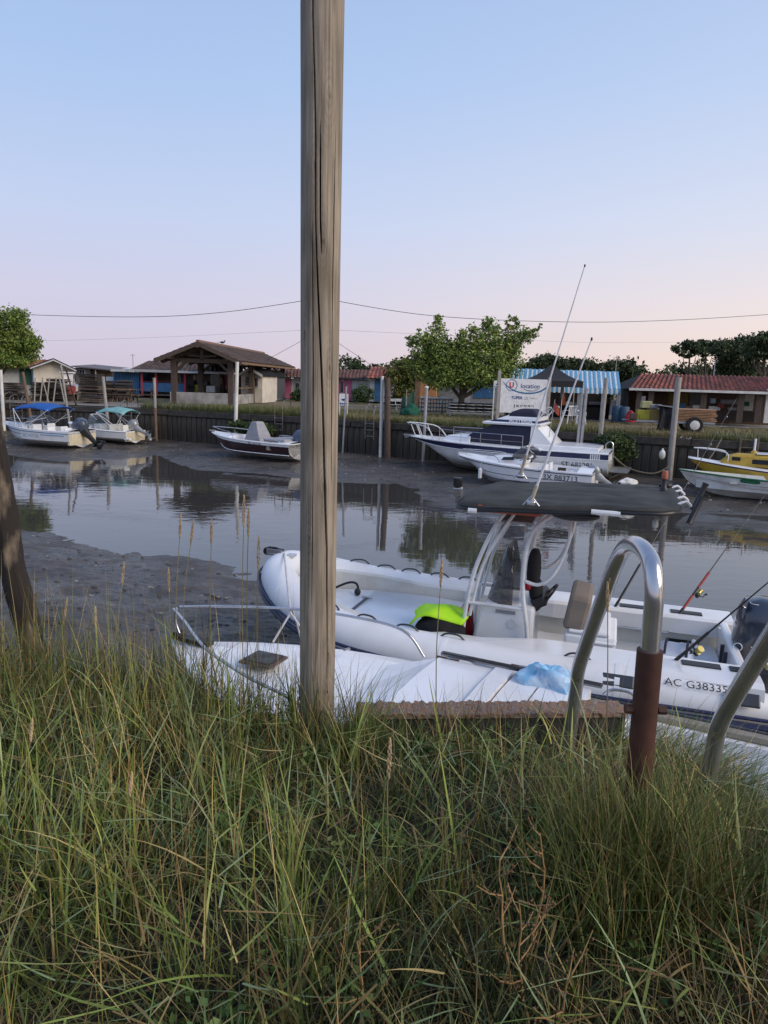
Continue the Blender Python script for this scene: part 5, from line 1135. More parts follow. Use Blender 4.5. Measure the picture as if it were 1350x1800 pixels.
# 7. white gabled house on the far left --------------------------------
def house_left():
    o = P(60,700,y=50); o.z = 0; pl = Plane(o, R(24)); t = thing('gabled_house', 'cream gabled house with red roof and dark green door behind the left tree', 'house', o, R(24))
    (u0, ze), (u1, z1), (um, zr) = pl(58,646), pl(130,650), pl(94,633)
    MB().prism([(u0,0),(u1,0),(u1,z1),(um,zr),(u0,ze)], 5).build('wall', plast, t)
    ul, _ = pl(-60,650); MB().box(((u0+ul)/2, 2.0, ze/2), (u0-ul, 3, ze)).build('side_wing', M('grey_white_wall', (.40,.41,.40), .85), t)
    rect(t, 'door', pgreen, pl, (34,648), (57,676), .42, .06); rect(t, 'door_frame', plblue, pl, (55,646), (60,678), .40, .08)
    for u, z, s in ((u0,ze,1),(u1,z1,-1)):
        d = Vector((um-u,0,zr-z)); a = Vector((u,-.5,z+.03))-d*.12; b_ = Vector((um,-.5,zr+.03)); up = Vector((0,0,.10))
        MB().loft([[a, b_, b_+up, a+up], [q+Vector((0,5.6,0)) for q in (a, b_, b_+up, a+up)]]).build('roof', tileo, t); MB().loft([[q+Vector((0,-.07,-.08)) for q in (a, b_, b_+up, a+up)], [q+Vector((0,-.01,-.08)) for q in (a, b_, b_+up, a+up)]]).build('barge_board', pwhite, t)
    A, B, C, D = pl(-60,648,-.2), pl(62,646,-.2), pl(94,633,3), pl(-60,634,3); tiles(t, (A[0],-.2,A[1]), (B[0],-.2,B[1]), (C[0],3,C[1]), (D[0],3,D[1]), tiler, seed=22, tw=.3, tl=.5)
    o = P(165,702,y=56); o.z = 0; pl = Plane(o, R(-4)); t = thing('grey_shed', 'grey lean-to shed with low tin roof between the cream house and the blue cabin', 'shed', o, R(-4))
    rect(t, 'wall', M('shed_grey', (.16,.15,.16), .9), pl, (132,646), (160,690), 0, 3); rect(t, 'wall', brownw, pl, (160,650), (198,690), .3, 3); window(t, pl, (139,649), (150,660), -.02)
    u0, z = pl(130,644); u1, z2 = pl(200,651); MB().loft([[(u0,-.4,z), (u1,-.4,z2)], [(u0,3.4,z+.2), (u1,3.4,z2+.2)]], closed=False).build('roof', MATS['shed_grey'], t, solid=.08)
    rect(t, 'light_panel', plblue, pl, (186,662), (199,670), -.1, .05); rect(t, 'post', whitep, pl, (167,650), (169,668), -.2, .08)
house_left()
# 8. timber pavilion ------------------------------------------------------
def pavilion():
    o = Vector((-12.4,41.2,0)); A = P(302,712,z=0); Bc = P(411,709,z=0); 
    A = Vector((-13.3,44.6,0)); Bc = Vector((-9.55,44.4,0)); ang = math.atan2(Bc.y-A.y, Bc.x-A.x); pl = Plane(A, ang)
    t = thing('timber_pavilion', 'open timber pavilion with brown tiled gable roof on a low concrete wall', 'pavilion', A, ang)
    W_ = (Bc-A).length; D_ = 16.0; H = 2.78; RZ = 3.5
    post = lambda x, y: MB().box((x,y,H/2), (.34,.34,H)).build('post', timber, t, bevel=.02)
    for x in (.1, W_-.1):
        for y in (0, D_*.33, D_*.66, D_): post(x, y)
    
    def bm(name, a, b_, w=.2, h=.22):
        a, b_ = Vector(a), Vector(b_); d = (b_-a); u = d.normalized(); s = u.cross(Vector((0,0,1)))
        if s.length < .1: s = Vector((1,0,0))
        s.normalize(); v = s.cross(u); q = lambda p: [p+s*w/2+v*h/2, p-s*w/2+v*h/2, p-s*w/2-v*h/2, p+s*w/2-v*h/2]
        return MB().loft([q(a), q(b_)]).build(name, timber, t)
    for x in (.1, W_-.1):
        bm('wall_plate', (x,-.9,H+.02), (x,D_+.6,H+.02))
        for y in (0, D_*.33, D_*.66, D_):
            for s in (-1, 1):
                if 0 <= y+s <= D_+.5: bm('brace', (x,y,H-.85), (x,y+s*.75,H-.05), .12, .14)
    for y in (0, D_*.33, D_*.66, D_):
        bm('tie_beam', (-.1,y,H-.15), (W_+.1,y,H-.15), .2, .24); bm('king_post', (W_/2,y,H-.15), (W_/2,y,RZ-.1), .2, .2)
        for s in (0, 1):
            x0 = .1 if s == 0 else W_-.1; bm('rafter', (x0+(-.8 if s == 0 else .8),y,H-.28), (W_/2,y,RZ-.02), .16, .2); bm('brace', (x0,y,H-.9), (x0+(.8 if s == 0 else -.8),y,H-.2), .12, .14); bm('strut', (W_/2,y,H+.1), (W_/2+(-1 if s == 0 else 1)*.9,y,RZ-.55), .12, .12)
    bm('ridge_beam', (W_/2,-.95,RZ), (W_/2,D_+.6,RZ)); 
    for f in (.33,.66):
        for s in (0, 1): x = (-.8)*(1-f)+W_/2*f; x = x if s == 0 else W_-x; bm('purlin', (x,-.9,H-.28+(RZ-H+.28)*f+.06), (x,D_+.6,H-.28+(RZ-H+.28)*f+.06), .14, .16)
    e = .8; ze = H-.26; y0, y1 = -.9, D_+.7
    tiles(t, (W_+e,y0,ze+.1), (W_+e,y1,ze+.1), (W_/2,y1,RZ+.2), (W_/2,y0,RZ+.2), tileb, seed=31, tw=.22, tl=.38)
    tiles(t, (-e,y1,ze+.1), (-e,y0,ze+.1), (W_/2,y0,RZ+.2), (W_/2,y1,RZ+.2), tileb, seed=32, tw=.22, tl=.38)
    for i in range(40): MB().lathe([(.11,0),(.13,.46)], (W_/2,y0+i*(y1-y0)/40,RZ+.24), n=8, axis='y').build('ridge_tile', M('ridge_clay', (.21,.12,.085), .9) if i == 0 else MATS['ridge_clay'], t)
    for s in (0, 1):
        x0, x1 = (-e, W_/2) if s == 0 else (W_+e, W_/2); bm('barge_board', (x0,y0-.02,ze+.0), (x1,y0-.02,RZ+.12), .05, .24)
    bm('eave_board', (W_+e-.02,y0,ze+.03), (W_+e-.02,y1,ze+.03), .05, .14).data.materials[0] = timberl
    MB().box((W_/2,-.05,.34), (W_+.3,.22,.72)).build('low_wall', concw, t, bevel=.02); MB().box((W_-.05,D_/2+.2,.30), (.22,D_-.2,.62)).build('low_wall', concw, t, bevel=.02)
    MB().box((W_/2,D_/2,.02), (W_,D_,.06)).build('floor', concw, t)
    for y in (2.2,4.2,6.4,8.5,10.6,12.8,15): MB().box((W_-.05,y,.82), (.05,.05,.42)).build('rail_post', timber, t)
    MB().box((W_-.05,D_/2+.6,1.02), (.07,D_-1.6,.05)).build('hand_rail', timberl, t)
    MB().lathe([(.16,0),(.05,.12)], (W_+.5,1.2,H-.35), n=12).build('lamp_shade', MATS['white_tube'], t)
    return t, W_, A, ang
pv_, PW, PA, Pang = pavilion()
M1 = Matrix.Translation(PA)@Matrix.Rotation(Pang, 4, 'Z')
o = MB().ell((0,0,.0), (.34,.14,.14)).ell((.16,0,.09), (.11,.09,.1)).box((-.24,0,.0), (.2,.07,.02), ry=-.15).tube([(.02,.02,-.05),(.02,.02,-.14)], .01, n=5).tube([(.02,-.02,-.05),(.02,-.02,-.14)], .01, n=5).build('pigeon', M('pigeon_grey', (.06,.06,.065), .8), None, smooth=True)
o.location = M1@Vector((PW/2,4.4,3.98)); tag(o, 'dark pigeon sitting on the ridge of the timber pavilion', 'bird')
# utility pole hidden behind the foreground pole, and its wires
up = P(563,520,y=52); o = MB().tube([(0,0,-.2), (0,0,up.z+.1)], [.13,.09], n=12).build('utility_pole', pilew, None, smooth=True); o.location = (up.x, up.y, 0); tag(o, 'distant utility pole almost hidden behind the foreground pole', 'pole')
def wire(label, pts, r=.012):
    pts = [Vector(p) for p in pts]; B = pts[0].copy(); o = MB().tube([p-B for p in pts], r, n=5, sub=8 if len(pts) > 3 else 0).build('overhead_wire', black, None); o.location = B; tag(o, label, 'wire')
top = lambda dz=0: (up.x, up.y, up.z-dz)
wire('uppermost overhead wire sagging from the left tree to the hidden utility pole', [P(-60,545,y=60), P(45,553,y=58), P(250,557,y=55), P(400,548,y=53.5), top(.15)], .02)
wire('uppermost overhead wire running right from the hidden utility pole over the maple', [top(.15), P(760,555,y=54), P(1000,566,y=57), P(1200,562,y=60), P(1420,548,y=64)], .02)
wire('faint lower overhead wire on the left side of the sky', [P(-20,600,y=75), P(120,598,y=72), P(300,592,y=66), top(2.3)], .007)
wire('faint lower overhead wire on the right above the pines', [top(2.3), P(800,590,y=60), P(1050,602,y=68), P(1420,598,y=80)], .007)
wire('stay wire slanting down left from the hidden utility pole', [top(2.4), P(470,632,y=53.5)], .014)
wire('stay wire slanting down right from the hidden utility pole', [top(2.4), P(650,640,y=53.5)], .014)
# ================================================================ FAR BANK FURNITURE
def wx(px, py, off=0):
    """point on the far quay line seen at px; off metres in front of it"""
    d = ray(px, py); x = d.x/d.y*30
    for _ in range(12): x = d.x/d.y*(float(fwall(x))-off)
    return x, float(fwall(x))-off
def pile(px, pt, pxb, pb, r, mat, label, off=.45, cap=None, zb=None, cat='mooring pile', name='mooring_pile', twotone=None):
    r *= .62; x, y = wx(pxb, pb, off); b = P(pxb, pb, y=y); tp = P(px, pt, y=y); 
    if zb is None: u = (tp-b)/(tp.z-b.z); b = b+u*(min(float(mudz(b.x, b.y)), b.z)-.25-b.z) if off > 0 else Vector((b.x, b.y, -.05))
    t = thing(name, label, cat, b, 0, 'mooring piles along the far quay') if (cap or twotone) else None; d = tp-b; m = MB()
    if t is None:
        o = m.tube([(0,0,0), d*.5, d], [r*1.08,r,r*.94], n=10).build(name, mat, None, smooth=True); o.location = b; tag(o, label, cat, 'mooring piles along the far quay'); return
    if twotone: MB().tube([(0,0,0), d*.58], [r*1.02,r], n=10).build('stained_foot', twotone, t, smooth=True); MB().tube([d*.58, d], r, n=10).build('shaft', mat, t, smooth=True)
    else: m.tube([(0,0,0), d], r, n=10).build('shaft', mat, t, smooth=True)
    if cap: MB().ell(d, (r*2.6,r*2.6,r*1.8)).build('cap', cap, t, smooth=True)
pile(1,650,6,735, .14, whitep, 'white painted pile cut by the left edge of the picture')
pile(40,654,54,735, .12, pilebr, 'brown leaning pile beside the leftmost ladder, behind the blue bimini')
pile(107,642,122,742, .09, pilew, 'slim pale pile rising from behind the blue bimini boat')
pile(115,646,134,712, .07, MATS['rusty_steel'], 'dark rusty pole leaning across the slim pale pile', off=-.2, zb=0)
pile(181,662,190,748, .13, pilew, 'pale pile behind the teal bimini boat')
pile(271,664,275,779, .11, pilew, 'free-standing pile with brown stained foot left of the pavilion wall', twotone=pilebr)
pile(417,636,414,756, .14, whitep, 'white pile in front of the right corner of the pavilion')
pile(609,678,603,778, .07, galv, 'thin steel pile with rusty foot just right of the foreground pole', cap=rust)
pile(672,661,669,778, .11, whitep, 'bright white plank-like pile strapped to a dark timber pile')
pile(681,664,681,803, .22, MATS['brown_timber'], 'thick dark timber pile behind the bright white one')
pile(750,681,746,758, .11, galv, 'grey pile with round white cap beside the bow of the flybridge boat', cap=whitep)
pile(1024,692,1017,765, .10, galv, 'grey steel pile, left of the close pair by the plastic chairs')
pile(1031,684,1023,766, .10, galv, 'grey steel pile with rounded top, right of the close pair by the plastic chairs', cap=galv)
pile(1066,664,1056,760, .13, pilew, 'square-topped pale pile in front of the right end of the awning')
pile(1193,663,1179,808, .17, pilew, 'tall thick pale pile left of the green and white rowing boat')
pile(1176,700,1172,712, .03, pilew, 'x', off=-9, zb=0) if False else None
def ladder(px, ptop, pbot, label, w=.42, mat=steelm, hoops=True, wood=False, top=.85, off=.30):
    x, y = wx(px, 740, off); zt = P(px, ptop, y=y).z; zb = P(px, pbot, y=y).z; x2 = x+.5; ang = math.atan2(float(fwall(x2))-float(fwall(x)), .5)
    t = thing('quay_ladder', label, 'ladder', (x, y, 0), ang, 'ladders on the far quay')
    for s in (-1, 1):
        if hoops: p = [(s*w/2,.65,-.05),(s*w/2,.65,zt-.12),(s*w/2,.52,zt),(s*w/2,.3,zt+.02),(s*w/2,.08,zt-.08),(s*w/2,0,zt-.3),(s*w/2,0,zb)]; MB().tube(p, .024, n=7, sub=3).build('stile', mat, t, smooth=True)
        else: MB().box((s*w/2,0,(zt+zb)/2), (.07,.06,zt-zb)).build('stile', mat, t)
    z = -.08 if hoops else zt-.15
    while z > zb: MB().tube([(-w/2,0,z),(w/2,0,z)], .018, n=6).build('rung', mat, t); z -= .27
ladder(490, 703, 757, 'steel ladder with hooped rails just left of the foreground pole')
ladder(650, 712, 772, 'rusty steel ladder right of the foreground pole')
ladder(30, 695, 748, 'steel ladder behind the blue bimini, with square hooped rails', w=.7)
ladder(3, 690, 740, 'steel ladder at the left edge with tall hooped rails', w=.5)
ladder(222, 706, 790, 'steel ladder with curled rails at the stern of the teal bimini boat', w=.6, off=.4)
ladder(932, 738, 790, 'steel ladder behind the wheelhouse of the flybridge boat', w=.42)
ladder(1322, 766, 830, 'dark wooden ladder above the yellow boat', w=.55, mat=piled, hoops=False, off=.15)
# sign board --------------------------------------------------------
def sign_board():
    o = P(910,738,y=31.0); o.z = 0; pl = Plane(o, R(4)); t = thing('sign_board', 'white rental sign board with U location lettering on a grey post', 'sign', o, R(4))
    u0, z1 = pl(881,665); u1, z0 = pl(963,727); z0 += .0; w = u1-u0; h = z1-z0
    MB().box(((u0+u1)/2,0,(z0+z1)/2), (w,.04,h)).build('panel', M('sign_white', (.72,.74,.78), .5), t); uc = (u0+u1)/2
    for u in (u0-.08, u1-.02): MB().box((u,.02,z1/2+.1), (.13,.13,z1+.45 if u < 0 else z1)).build('post', pilew, t)
    X = lambda f: u0+w*f; Z = lambda f: z1-h*f; y = -.025
    MB().tube([(X(.22)+.11*w*math.cos(a), y, Z(.19)+.11*w*math.sin(a)) for a in [2*PI*i/24 for i in range(25)]], .012, n=4).build('logo_ring', bluetx, t)
    text('U', .30, redtx, t, o=(X(.22),y-.004,Z(.19)), ux=(1,0,0), uy=(0,0,1), offset=.012)
    text('location', .26, navtx, t, o=(X(.60),y,Z(.21)), ux=(1,0,0), uy=(0,0,1), offset=.003)
    arc = [(X(.02),Z(.06)),(X(.10),Z(.20)),(X(.30),Z(.38)),(X(.55),Z(.44)),(X(.80),Z(.38)),(X(1.0)-.01,Z(.20))]
    tp = [(X(.02),Z(.06)),(X(.10),Z(.17)),(X(.30),Z(.34)),(X(.55),Z(.395)),(X(.80),Z(.33)),(X(1.0)-.01,Z(.12))]
    a = smooth([Vector((x,y,z)) for x, z in arc], 6); b_ = smooth([Vector((x,y,z)) for x, z in tp], 6); MB().loft([a, b_], closed=False).build('logo_swoosh', bluetx, t)
    a = [(X(.48),Z(.29)),(X(.56),Z(.335)),(X(.68),Z(.34)),(X(.78),Z(.27))]; MB().tube(smooth([Vector((x,y,z)) for x, z in a], 5), .012, n=4).build('logo_smile', navtx, t)
    text('TUPER', .17, navtx, t, o=(X(.34),y,Z(.56)), ux=(1,0,0), uy=(0,0,1), offset=.005)
    MB().tube([(X(.53)+.06*math.cos(a), y, Z(.56)+.06*math.sin(a)) for a in [2*PI*i/14 for i in range(15)]], .01, n=4).build('logo_ring', grey, t)
    text('location', .09, grey, t, o=(X(.68),y,Z(.56)), ux=(1,0,0), uy=(0,0,1)); text('05 57 70 78 71', .13, dkgrey, t, o=(X(.52),y,Z(.80)), ux=(1,0,0), uy=(0,0,1), offset=.003)
    MB().box((X(.30),y,Z(.80)), (.03,.008,.14)).build('phone_mark', dkgrey, t)
sign_board()
def small_sign(px0, py0, px1, py1, y, label, legs=True, blue=True):
    o = P((px0+px1)/2, py1+12, y=y); o.z = 0; pl = Plane(o, 0); t = thing('small_sign', label, 'sign', o)
    u0, z1 = pl(px0,py0); u1, z0 = pl(px1,py1); rect(t, 'panel', MATS['sign_white'], pl, (px0,py0), (px1,py1), 0, .04, bevel=.01)
    cx, cz = (u0+u1)/2, (z0+z1)/2; w = u1-u0; h = z1-z0
    MB().add([(cx-w*.25,-.012,cz+h*.05),(cx+w*.28,-.012,cz+h*.12),(cx+w*.18,-.012,cz-h*.05),(cx-w*.05,-.012,cz-h*.12)], [(0,1,2,3)]).build('pictogram', navtx, t)
    for i in range(4): MB().box((cx-w*.32+i*w*.21,-.006,cz-h*.34), (w*.14,.012,h*.13)).build('pictogram', navtx, t)
    for s in (u0+.04, u1-.04): MB().box((s,.02,z1/2), (.05,.05,z1)).build('post', whitep, t)
small_sign(596,692,612,713,34.5,'white notice board with blue pictograms right of the foreground pole')
small_sign(868,669,880,682,33.5,'small white pictogram sign left of the rental board')
# gazebo -------------------------------------------------------------
def gazebo():
    o = P(975,738,y=33.6); o.z = 0; pl = Plane(o, R(-6)); t = thing('gazebo', 'black pop-up gazebo tent behind the rental sign board', 'gazebo', o, R(-6))
    (u0, z0), (u1, _), (um, zt), (_, zv) = pl(925,668), pl(1027,670), pl(977,640), pl(977,678); w = u1-u0; c = (u0+u1)/2; cy = 1.4
    rg = []
    for f, zz in ((0,z0),(.25,z0+(zt-z0)*.14),(.5,z0+(zt-z0)*.36),(.75,z0+(zt-z0)*.66),(.93,zt-.04),(1,zt)):
        s = 1-f*.985; rg.append([Vector((c+(um-c)*f+a*w/2*s, cy+b_*w/2*s, zz)) for a, b_ in ((-1,-1),(-.33,-1),(.33,-1),(1,-1),(1,-.33),(1,.33),(1,1),(.33,1),(-.33,1),(-1,1),(-1,.33),(-1,-.33))])
    MB().loft(rg, cap0=False).build('roof', tentm, t, smooth=False, solid=.01)
    for a, b_ in (((-1,-1),(1,-1)),((1,-1),(1,1)),((1,1),(-1,1)),((-1,1),(-1,-1))):
        p, q = Vector((c+a[0]*w/2, cy+a[1]*w/2, z0)), Vector((c+b_[0]*w/2, cy+b_[1]*w/2, z0)); pts = [p.lerp(q, i/12) for i in range(13)]
        MB().loft([pts, [v-Vector((0,0,.30-.04*abs(math.sin(i*1.3)))) for i, v in enumerate(pts)]], closed=False).build('valance', tentm, t, solid=.008)
        MB().tube([(p.x*.985,p.y,0), (p.x*.985,p.y,z0)], .025, n=6).build('leg', galv, t)
gazebo()
# plastic chairs -------------------------------------------------------
def chair(loc, rz, label):
    t = thing('plastic_chair', label, 'chair', loc, rz, 'white plastic garden chairs'); m = MATS['chair_plastic']
    MB().box((0,0,.40), (.42,.42,.03)).build('seat', m, t, bevel=.01)
    for s in (-.17,-.085,0,.085,.17): MB().box((s,.23,.62), (.05,.02,.40), rx=-.18).build('back_slat', m, t)
    MB().box((0,.27,.83), (.44,.03,.07)).build('back_rail', m, t, bevel=.01)
    for a in (-1, 1):
        for b_ in (-1, 1): MB().tube([(a*.18,b_*.17,.40),(a*.24,b_*.23,0)], .022, n=6).build('leg', m, t)
        MB().tube([(a*.22,.24,.64),(a*.25,0,.63),(a*.25,-.18,.60),(a*.23,-.20,.40)], .02, n=6, sub=3).build('armrest', m, t)
M('chair_plastic', (.72,.73,.74), .45)
for px, py, rz, l in [(1000,738,200,'white plastic chair facing away, left of the three at the gazebo'),(1008,741,150,'white plastic chair in the middle of the group at the gazebo'),(1021,742,75,'white plastic chair turned sideways, right of the group beside the steel piles'),(903,733,190,'white plastic chair partly hidden behind the rental sign')]:
    p = P(px, py, y=33.4 if px > 950 else 34.5); chair((p.x, p.y, 0), R(rz), l)
# tables & clutter -------------------------------------------------------
def trailer():
    o = P(1205,770,y=29.2); o.z = 0; rz = R(-12); pl = Plane(o, rz); t = thing('boat_trailer', 'single axle trailer in front of the red-tiled cabin', 'trailer', o, rz)
    u0, _ = pl(1118,745); u1, _ = pl(1256,750)
    MB().box(((u0+u1)/2,0,.42), (u1-u0,.08,.08)).box(((u0+u1)/2,1.3,.42), (u1-u0,.08,.08)).box((u0+.1,.65,.42), (.08,1.3,.08)).box((u1-.1,.65,.42), (.08,1.3,.08)).build('chassis', galv, t)
    MB().tube([(u0,.65,.42),(u0-.5,.65,.42)], .03, n=6).build('drawbar', galv, t)
    for y in (-.12, 1.42):
        u, z = pl(1218,762); w = MB().lathe([(.12,-.08),(.30,-.09),(.33,-.05),(.33,.05),(.30,.09),(.12,.08)], (u,y,.33), n=20, axis='y').build('tyre', rubber, t, smooth=True)
        MB().lathe([(.03,-.12),(.09,-.12),(.19,-.10),(.2,.0)], (u,y,.33), n=16, axis='y').build('rim', whitep, t, smooth=True)
    d = thing('lumber_stack', 'neat stack of fresh planks on the trailer beside the big pale pile', 'lumber', t.location+Vector((0,0,.46)), rz)
    for i in range(8):
        for j in range(4): MB().box(((pl(1190,745)[0]+pl(1254,745)[0])/2+random.uniform(-.06,.06), .1+j*.3, .05+i*.062), (1.55,.25,.035)).build('plank', lumber, d)
        if i % 3 == 0: MB().box((pl(1192,745)[0],.6,.02+i*.062), (.05,1.1,.02)).build('spacer', timber, d)
    tp = thing('black_tarpaulin', 'black plastic sheet draped over the trailer left of the lumber', 'tarpaulin', t.location, rz); uc = pl(1170,740)[0]
    rg = []
    for i in range(12):
        f = i/11; z = 1.02-.95*f if f > .25 else 1.05-.2*f; ring = []
        for k in range(14): a = k/13; ring.append(Vector((uc-.32+.66*a+.05*math.sin(a*9+f*4), -.08-.18*f+.06*math.sin(a*14+f*3)+(.5*(1-f*4) if f < .25 else 0), z+.02*math.sin(a*11))))
        rg.append(ring)
    MB().loft(rg, closed=False).build('sheet', MATS['black_cloth'], tp, smooth=True, solid=.01); MB().box((uc-.02,.35,1.05), (.75,.9,.04), ry=.12).build('board', greyc, tp)
    cs = thing('crate_pile', 'pile of yellow crates and sacks at the front of the trailer', 'crate', t.location+Vector((0,0,.46)), rz); u = pl(1132,735)[0]
    for dx, dz, w, h, m in [(0,.2,.5,.4,MATS['yellow_crate']),(.42,.22,.4,.45,MATS['ochre_panel']),(.1,.62,.4,.28,M('pale_yellow_crate', (.42,.42,.2), .7)),(-.3,.12,.4,.24,MATS['brown_boards']),(.45,.56,.5,.16,greyc),(.75,.2,.3,.4,brownw)]: MB().box((u+dx,.5,dz), (w,.5,h)).build('crate', m, cs, bevel=.02)
trailer()
def barrel(px, py, y, r, h, m, label, nm='water_butt'):
    p = P(px, py, y=y); p.z = 0; o = MB().lathe([(r*.9,0),(r,.05),(r,h*.5),(r*.98,h-.05),(r*.85,h),(.01,h)], n=14).build(nm, m, None, smooth=True); o.location = p; tag(o, label, 'barrel')
barrel(1083,742,36.2,.25,.85,M('barrel_blue', (.03,.08,.14), .6),'dark blue barrel under the awning end, left of the pair')
barrel(1096,742,36.0,.25,.82,MATS['barrel_blue'],'dark blue barrel right of the pair beside the red-tiled cabin')
def figure_bag(px, py, y, label, m, sz): p = P(px, py, y=y); p.z = 0; return cloth('folded_cushion', label, 'cushion', p+Vector((0,0,sz[2]*.4)), sz, m, 33, .2)
figure_bag(1108,742,35.2,'red bundle lying in the porch of the red-tiled cabin', redcl, (.55,.4,.45))
figure_bag(1110,728,35.4,'red life jacket hung above the red bundle in the porch', redcl, (.35,.3,2.9)) if False else None
# striped kayak pile and grid fence
def kayaks():
    o = P(828,722,y=38.5); o.z = 0; t = thing('kayak_stack', 'stack of black and white striped kayaks right of the tree trunk', 'kayak', o, R(-6))
    for j in range(6):
        for i in range(5): MB().ell((-.95+i*.46+.08*(j % 2), .1*(i % 2), .28+j*.085), (.62,.9,.10), n=12).build('kayak_hull', (whitep, black)[j % 2], t, smooth=True)
    MB().box((0,0,.20), (2.6,.8,.05)).box((-1.1,0,.1), (.06,.8,.2)).box((1.1,0,.1), (.06,.8,.2)).build('rack', galv, t)
    o = P(768,722,y=38.8); o.z = 0; pl = Plane(o, R(-6)); t = thing('grid_fence', 'dark grid fence with white buoys behind it, left of the tree trunk', 'fence', o, R(-6)); u0 = pl(736,700)[0]; u1 = pl(794,700)[0]
    for i in range(12): u = u0+(u1-u0)*i/11; MB().box((u,0,.52), (.04,.04,.70)).build('upright', dkgrey, t)
    for z in (.2,.42,.64,.86): MB().box(((u0+u1)/2,-.03,z), (u1-u0,.03,.035)).build('cross_bar', dkgrey, t)
    MB().box((u0+(u1-u0)*.72,-.06,.25), (.08,.08,.6)).build('fence_post', timber, t)
    q = P(768,712,y=39.4); q.z = 0; t2 = thing('buoy_rack', 'rows of white tubular buoys stored behind the dark grid fence', 'buoy rack', q, R(-6))
    for j in range(4): MB().box((0,.25,.12+j*.22), (u1-u0-.1,.06,.02)).build('shelf', timber, t2)
    for j in range(4):
        for i in range(9): MB().lathe([(.02,-.12),(.085,-.1),(.085,.1),(.02,.12)], (-.80+i*.2,0,.22+j*.22-.02*(i % 2)), n=8, axis='x').build('white_buoy', whitep, t2, smooth=True)
kayaks()
c = P(722,722,y=36.8); c.z = 0; nt_ = cloth('green_net', 'dark green net heaped beside the orange kiosk', 'net', c+Vector((0,0,.12)), (.85,.7,.42), netg, 15, .35)
o = MB().loft([[Vector((x, .25*math.sin(x*5), 0)) for x in np.linspace(-.45,.35,12)], [Vector((x*.8, .2*math.sin(x*6), 1.05+.4*(x < -.1)*.3+.25*math.sin(x*4))) for x in np.linspace(-.45,.35,12)]], closed=False).build('hanging_net', M('dark_green_mesh', (.02,.06,.045), .9), None, smooth=True, solid=.01)
o.location = c+Vector((-.1,.5,0)); tag(o, 'dark green mesh screen hung in front of the shrub left of the kiosk', 'net')
for px, lab in ((714,'thin pale stake left of the green net'),): p = P(px,712,y=37); o = MB().tube([(0,0,0),(0,0,1.35)], .025, n=6).build('stake', pilew, None); o.location = (p.x,p.y,0); tag(o, lab, 'stake')
def folding(px, y, label):
    p = P(px, 715, y=y); p.z = 0; t = thing('folding_chair', label, 'chair', p, R(20), 'folding chairs')
    for s in (-.22,.22): MB().tube([(s,-.25,0),(s,.25,.75)], .016, n=5).tube([(s,.28,0),(s,-.2,.45)], .016, n=5).build('frame', whitep, t)
    MB().box((0,0,.42), (.42,.4,.025)).build('seat', whitep, t); MB().box((0,.22,.68), (.42,.03,.16)).build('backrest', whitep, t)
folding(690,41,'white folding chair in the grass, left of the pair'); folding(702,41.3,'white folding chair in the grass, right of the pair')
# left yard ------------------------------------------------------------------
def bench(px, py, y, label, rz=0):
    p = P(px, py, y=y); p.z = .03; t = thing('picnic_bench', label, 'bench', p, rz, 'picnic tables in the left yard')
    for i in range(4): MB().box((0,-.3+i*.2,.74), (1.6,.17,.04)).build('top_board', timber, t)
    for s in (-.75,.75): MB().box((0,s,.44), (1.6,.2,.04)).build('seat_board', timber, t)
    for s in (-.6,.6): MB().tube([(s,-.7,0),(s,-.2,.72)], .04, n=5).tube([(s,.7,0),(s,.2,.72)], .04, n=5).box((s,0,.42), (.06,1.5,.08)).build('leg_frame', timber, t)
bench(218,701,44,'dark picnic table at the left of the pavilion, nearer the tray stacks'); bench(250,700,45,'dark picnic table right against the pavilion wall', .2)
def heap(x0, x1, py, y, h, label, seed, nm='oyster_tray_stack'):
    a, b_ = P(x0,py,y=y), P(x1,py,y=y); c = (a+b_)/2; c.z = .0; w = b_.x-a.x; t = thing(nm, label, 'tray stack', c, R(random.uniform(-8,4)), 'stacks of oyster trays in the left yard'); r = random.Random(seed); k = 0
    nx = max(1, int(w/.75)); 
    for i in range(nx):
        z = 0; hh = h*r.uniform(.75,1.08)
        while z < hh:
            d = r.uniform(.07,.12); MB().box((-w/2+(i+.5)*w/nx+r.uniform(-.06,.06), r.uniform(-.12,.12), z+d/2), (w/nx*r.uniform(.86,1.02), .9, d*.8), rz=r.uniform(-.06,.06), ry=r.uniform(-.03,.03)).build('tray', (MATS['tray_a'], MATS['tray_b'], MATS['tray_c'])[r.randrange(3)], t); z += d
M('tray_a', (.055,.045,.038), .95, bump=.03); M('tray_b', (.10,.082,.066), .95, bump=.03); M('tray_c', (.032,.028,.026), .95, bump=.03)
heap(60,120,702,41.5,1.35,'long dark stack of oyster trays behind the row of slanted stakes',1)
heap(146,182,702,43,1.45,'tall dark stack of oyster trays right of the small motor boat',2)
heap(180,232,698,47,1.2,'lower brown stack of oyster trays in front of the blue cabin',3)
heap(10,40,702,42,1.1,'small dark stack of oyster trays near the leftmost ladder',4)
heap(148,184,708,40.2,.42,'flat low pile of oyster trays on the quay edge behind the teal bimini boat',5)
for i, (a, b_) in enumerate([((62,664),(60,697)),((75,664),(70,697)),((87,664),(82,697)),((99,663),(93,697)),((104,662),(113,697)),((75,668),(85,697))]):
    p = P(*b_, y=40.3); q = P(*a, y=40.6); o = MB().tube([Vector((0,0,-(p.z))), q-p], .035, n=6).build('slanted_stake', pilew, None); o.location = (p.x, p.y, p.z); tag(o, 'slim pale stake leaning on the oyster trays, '+('first','second','third','fourth','fifth, leaning the other way,','sixth, crossing the second,')[i]+' from the left', 'stake', 'stakes leaning on the trays')
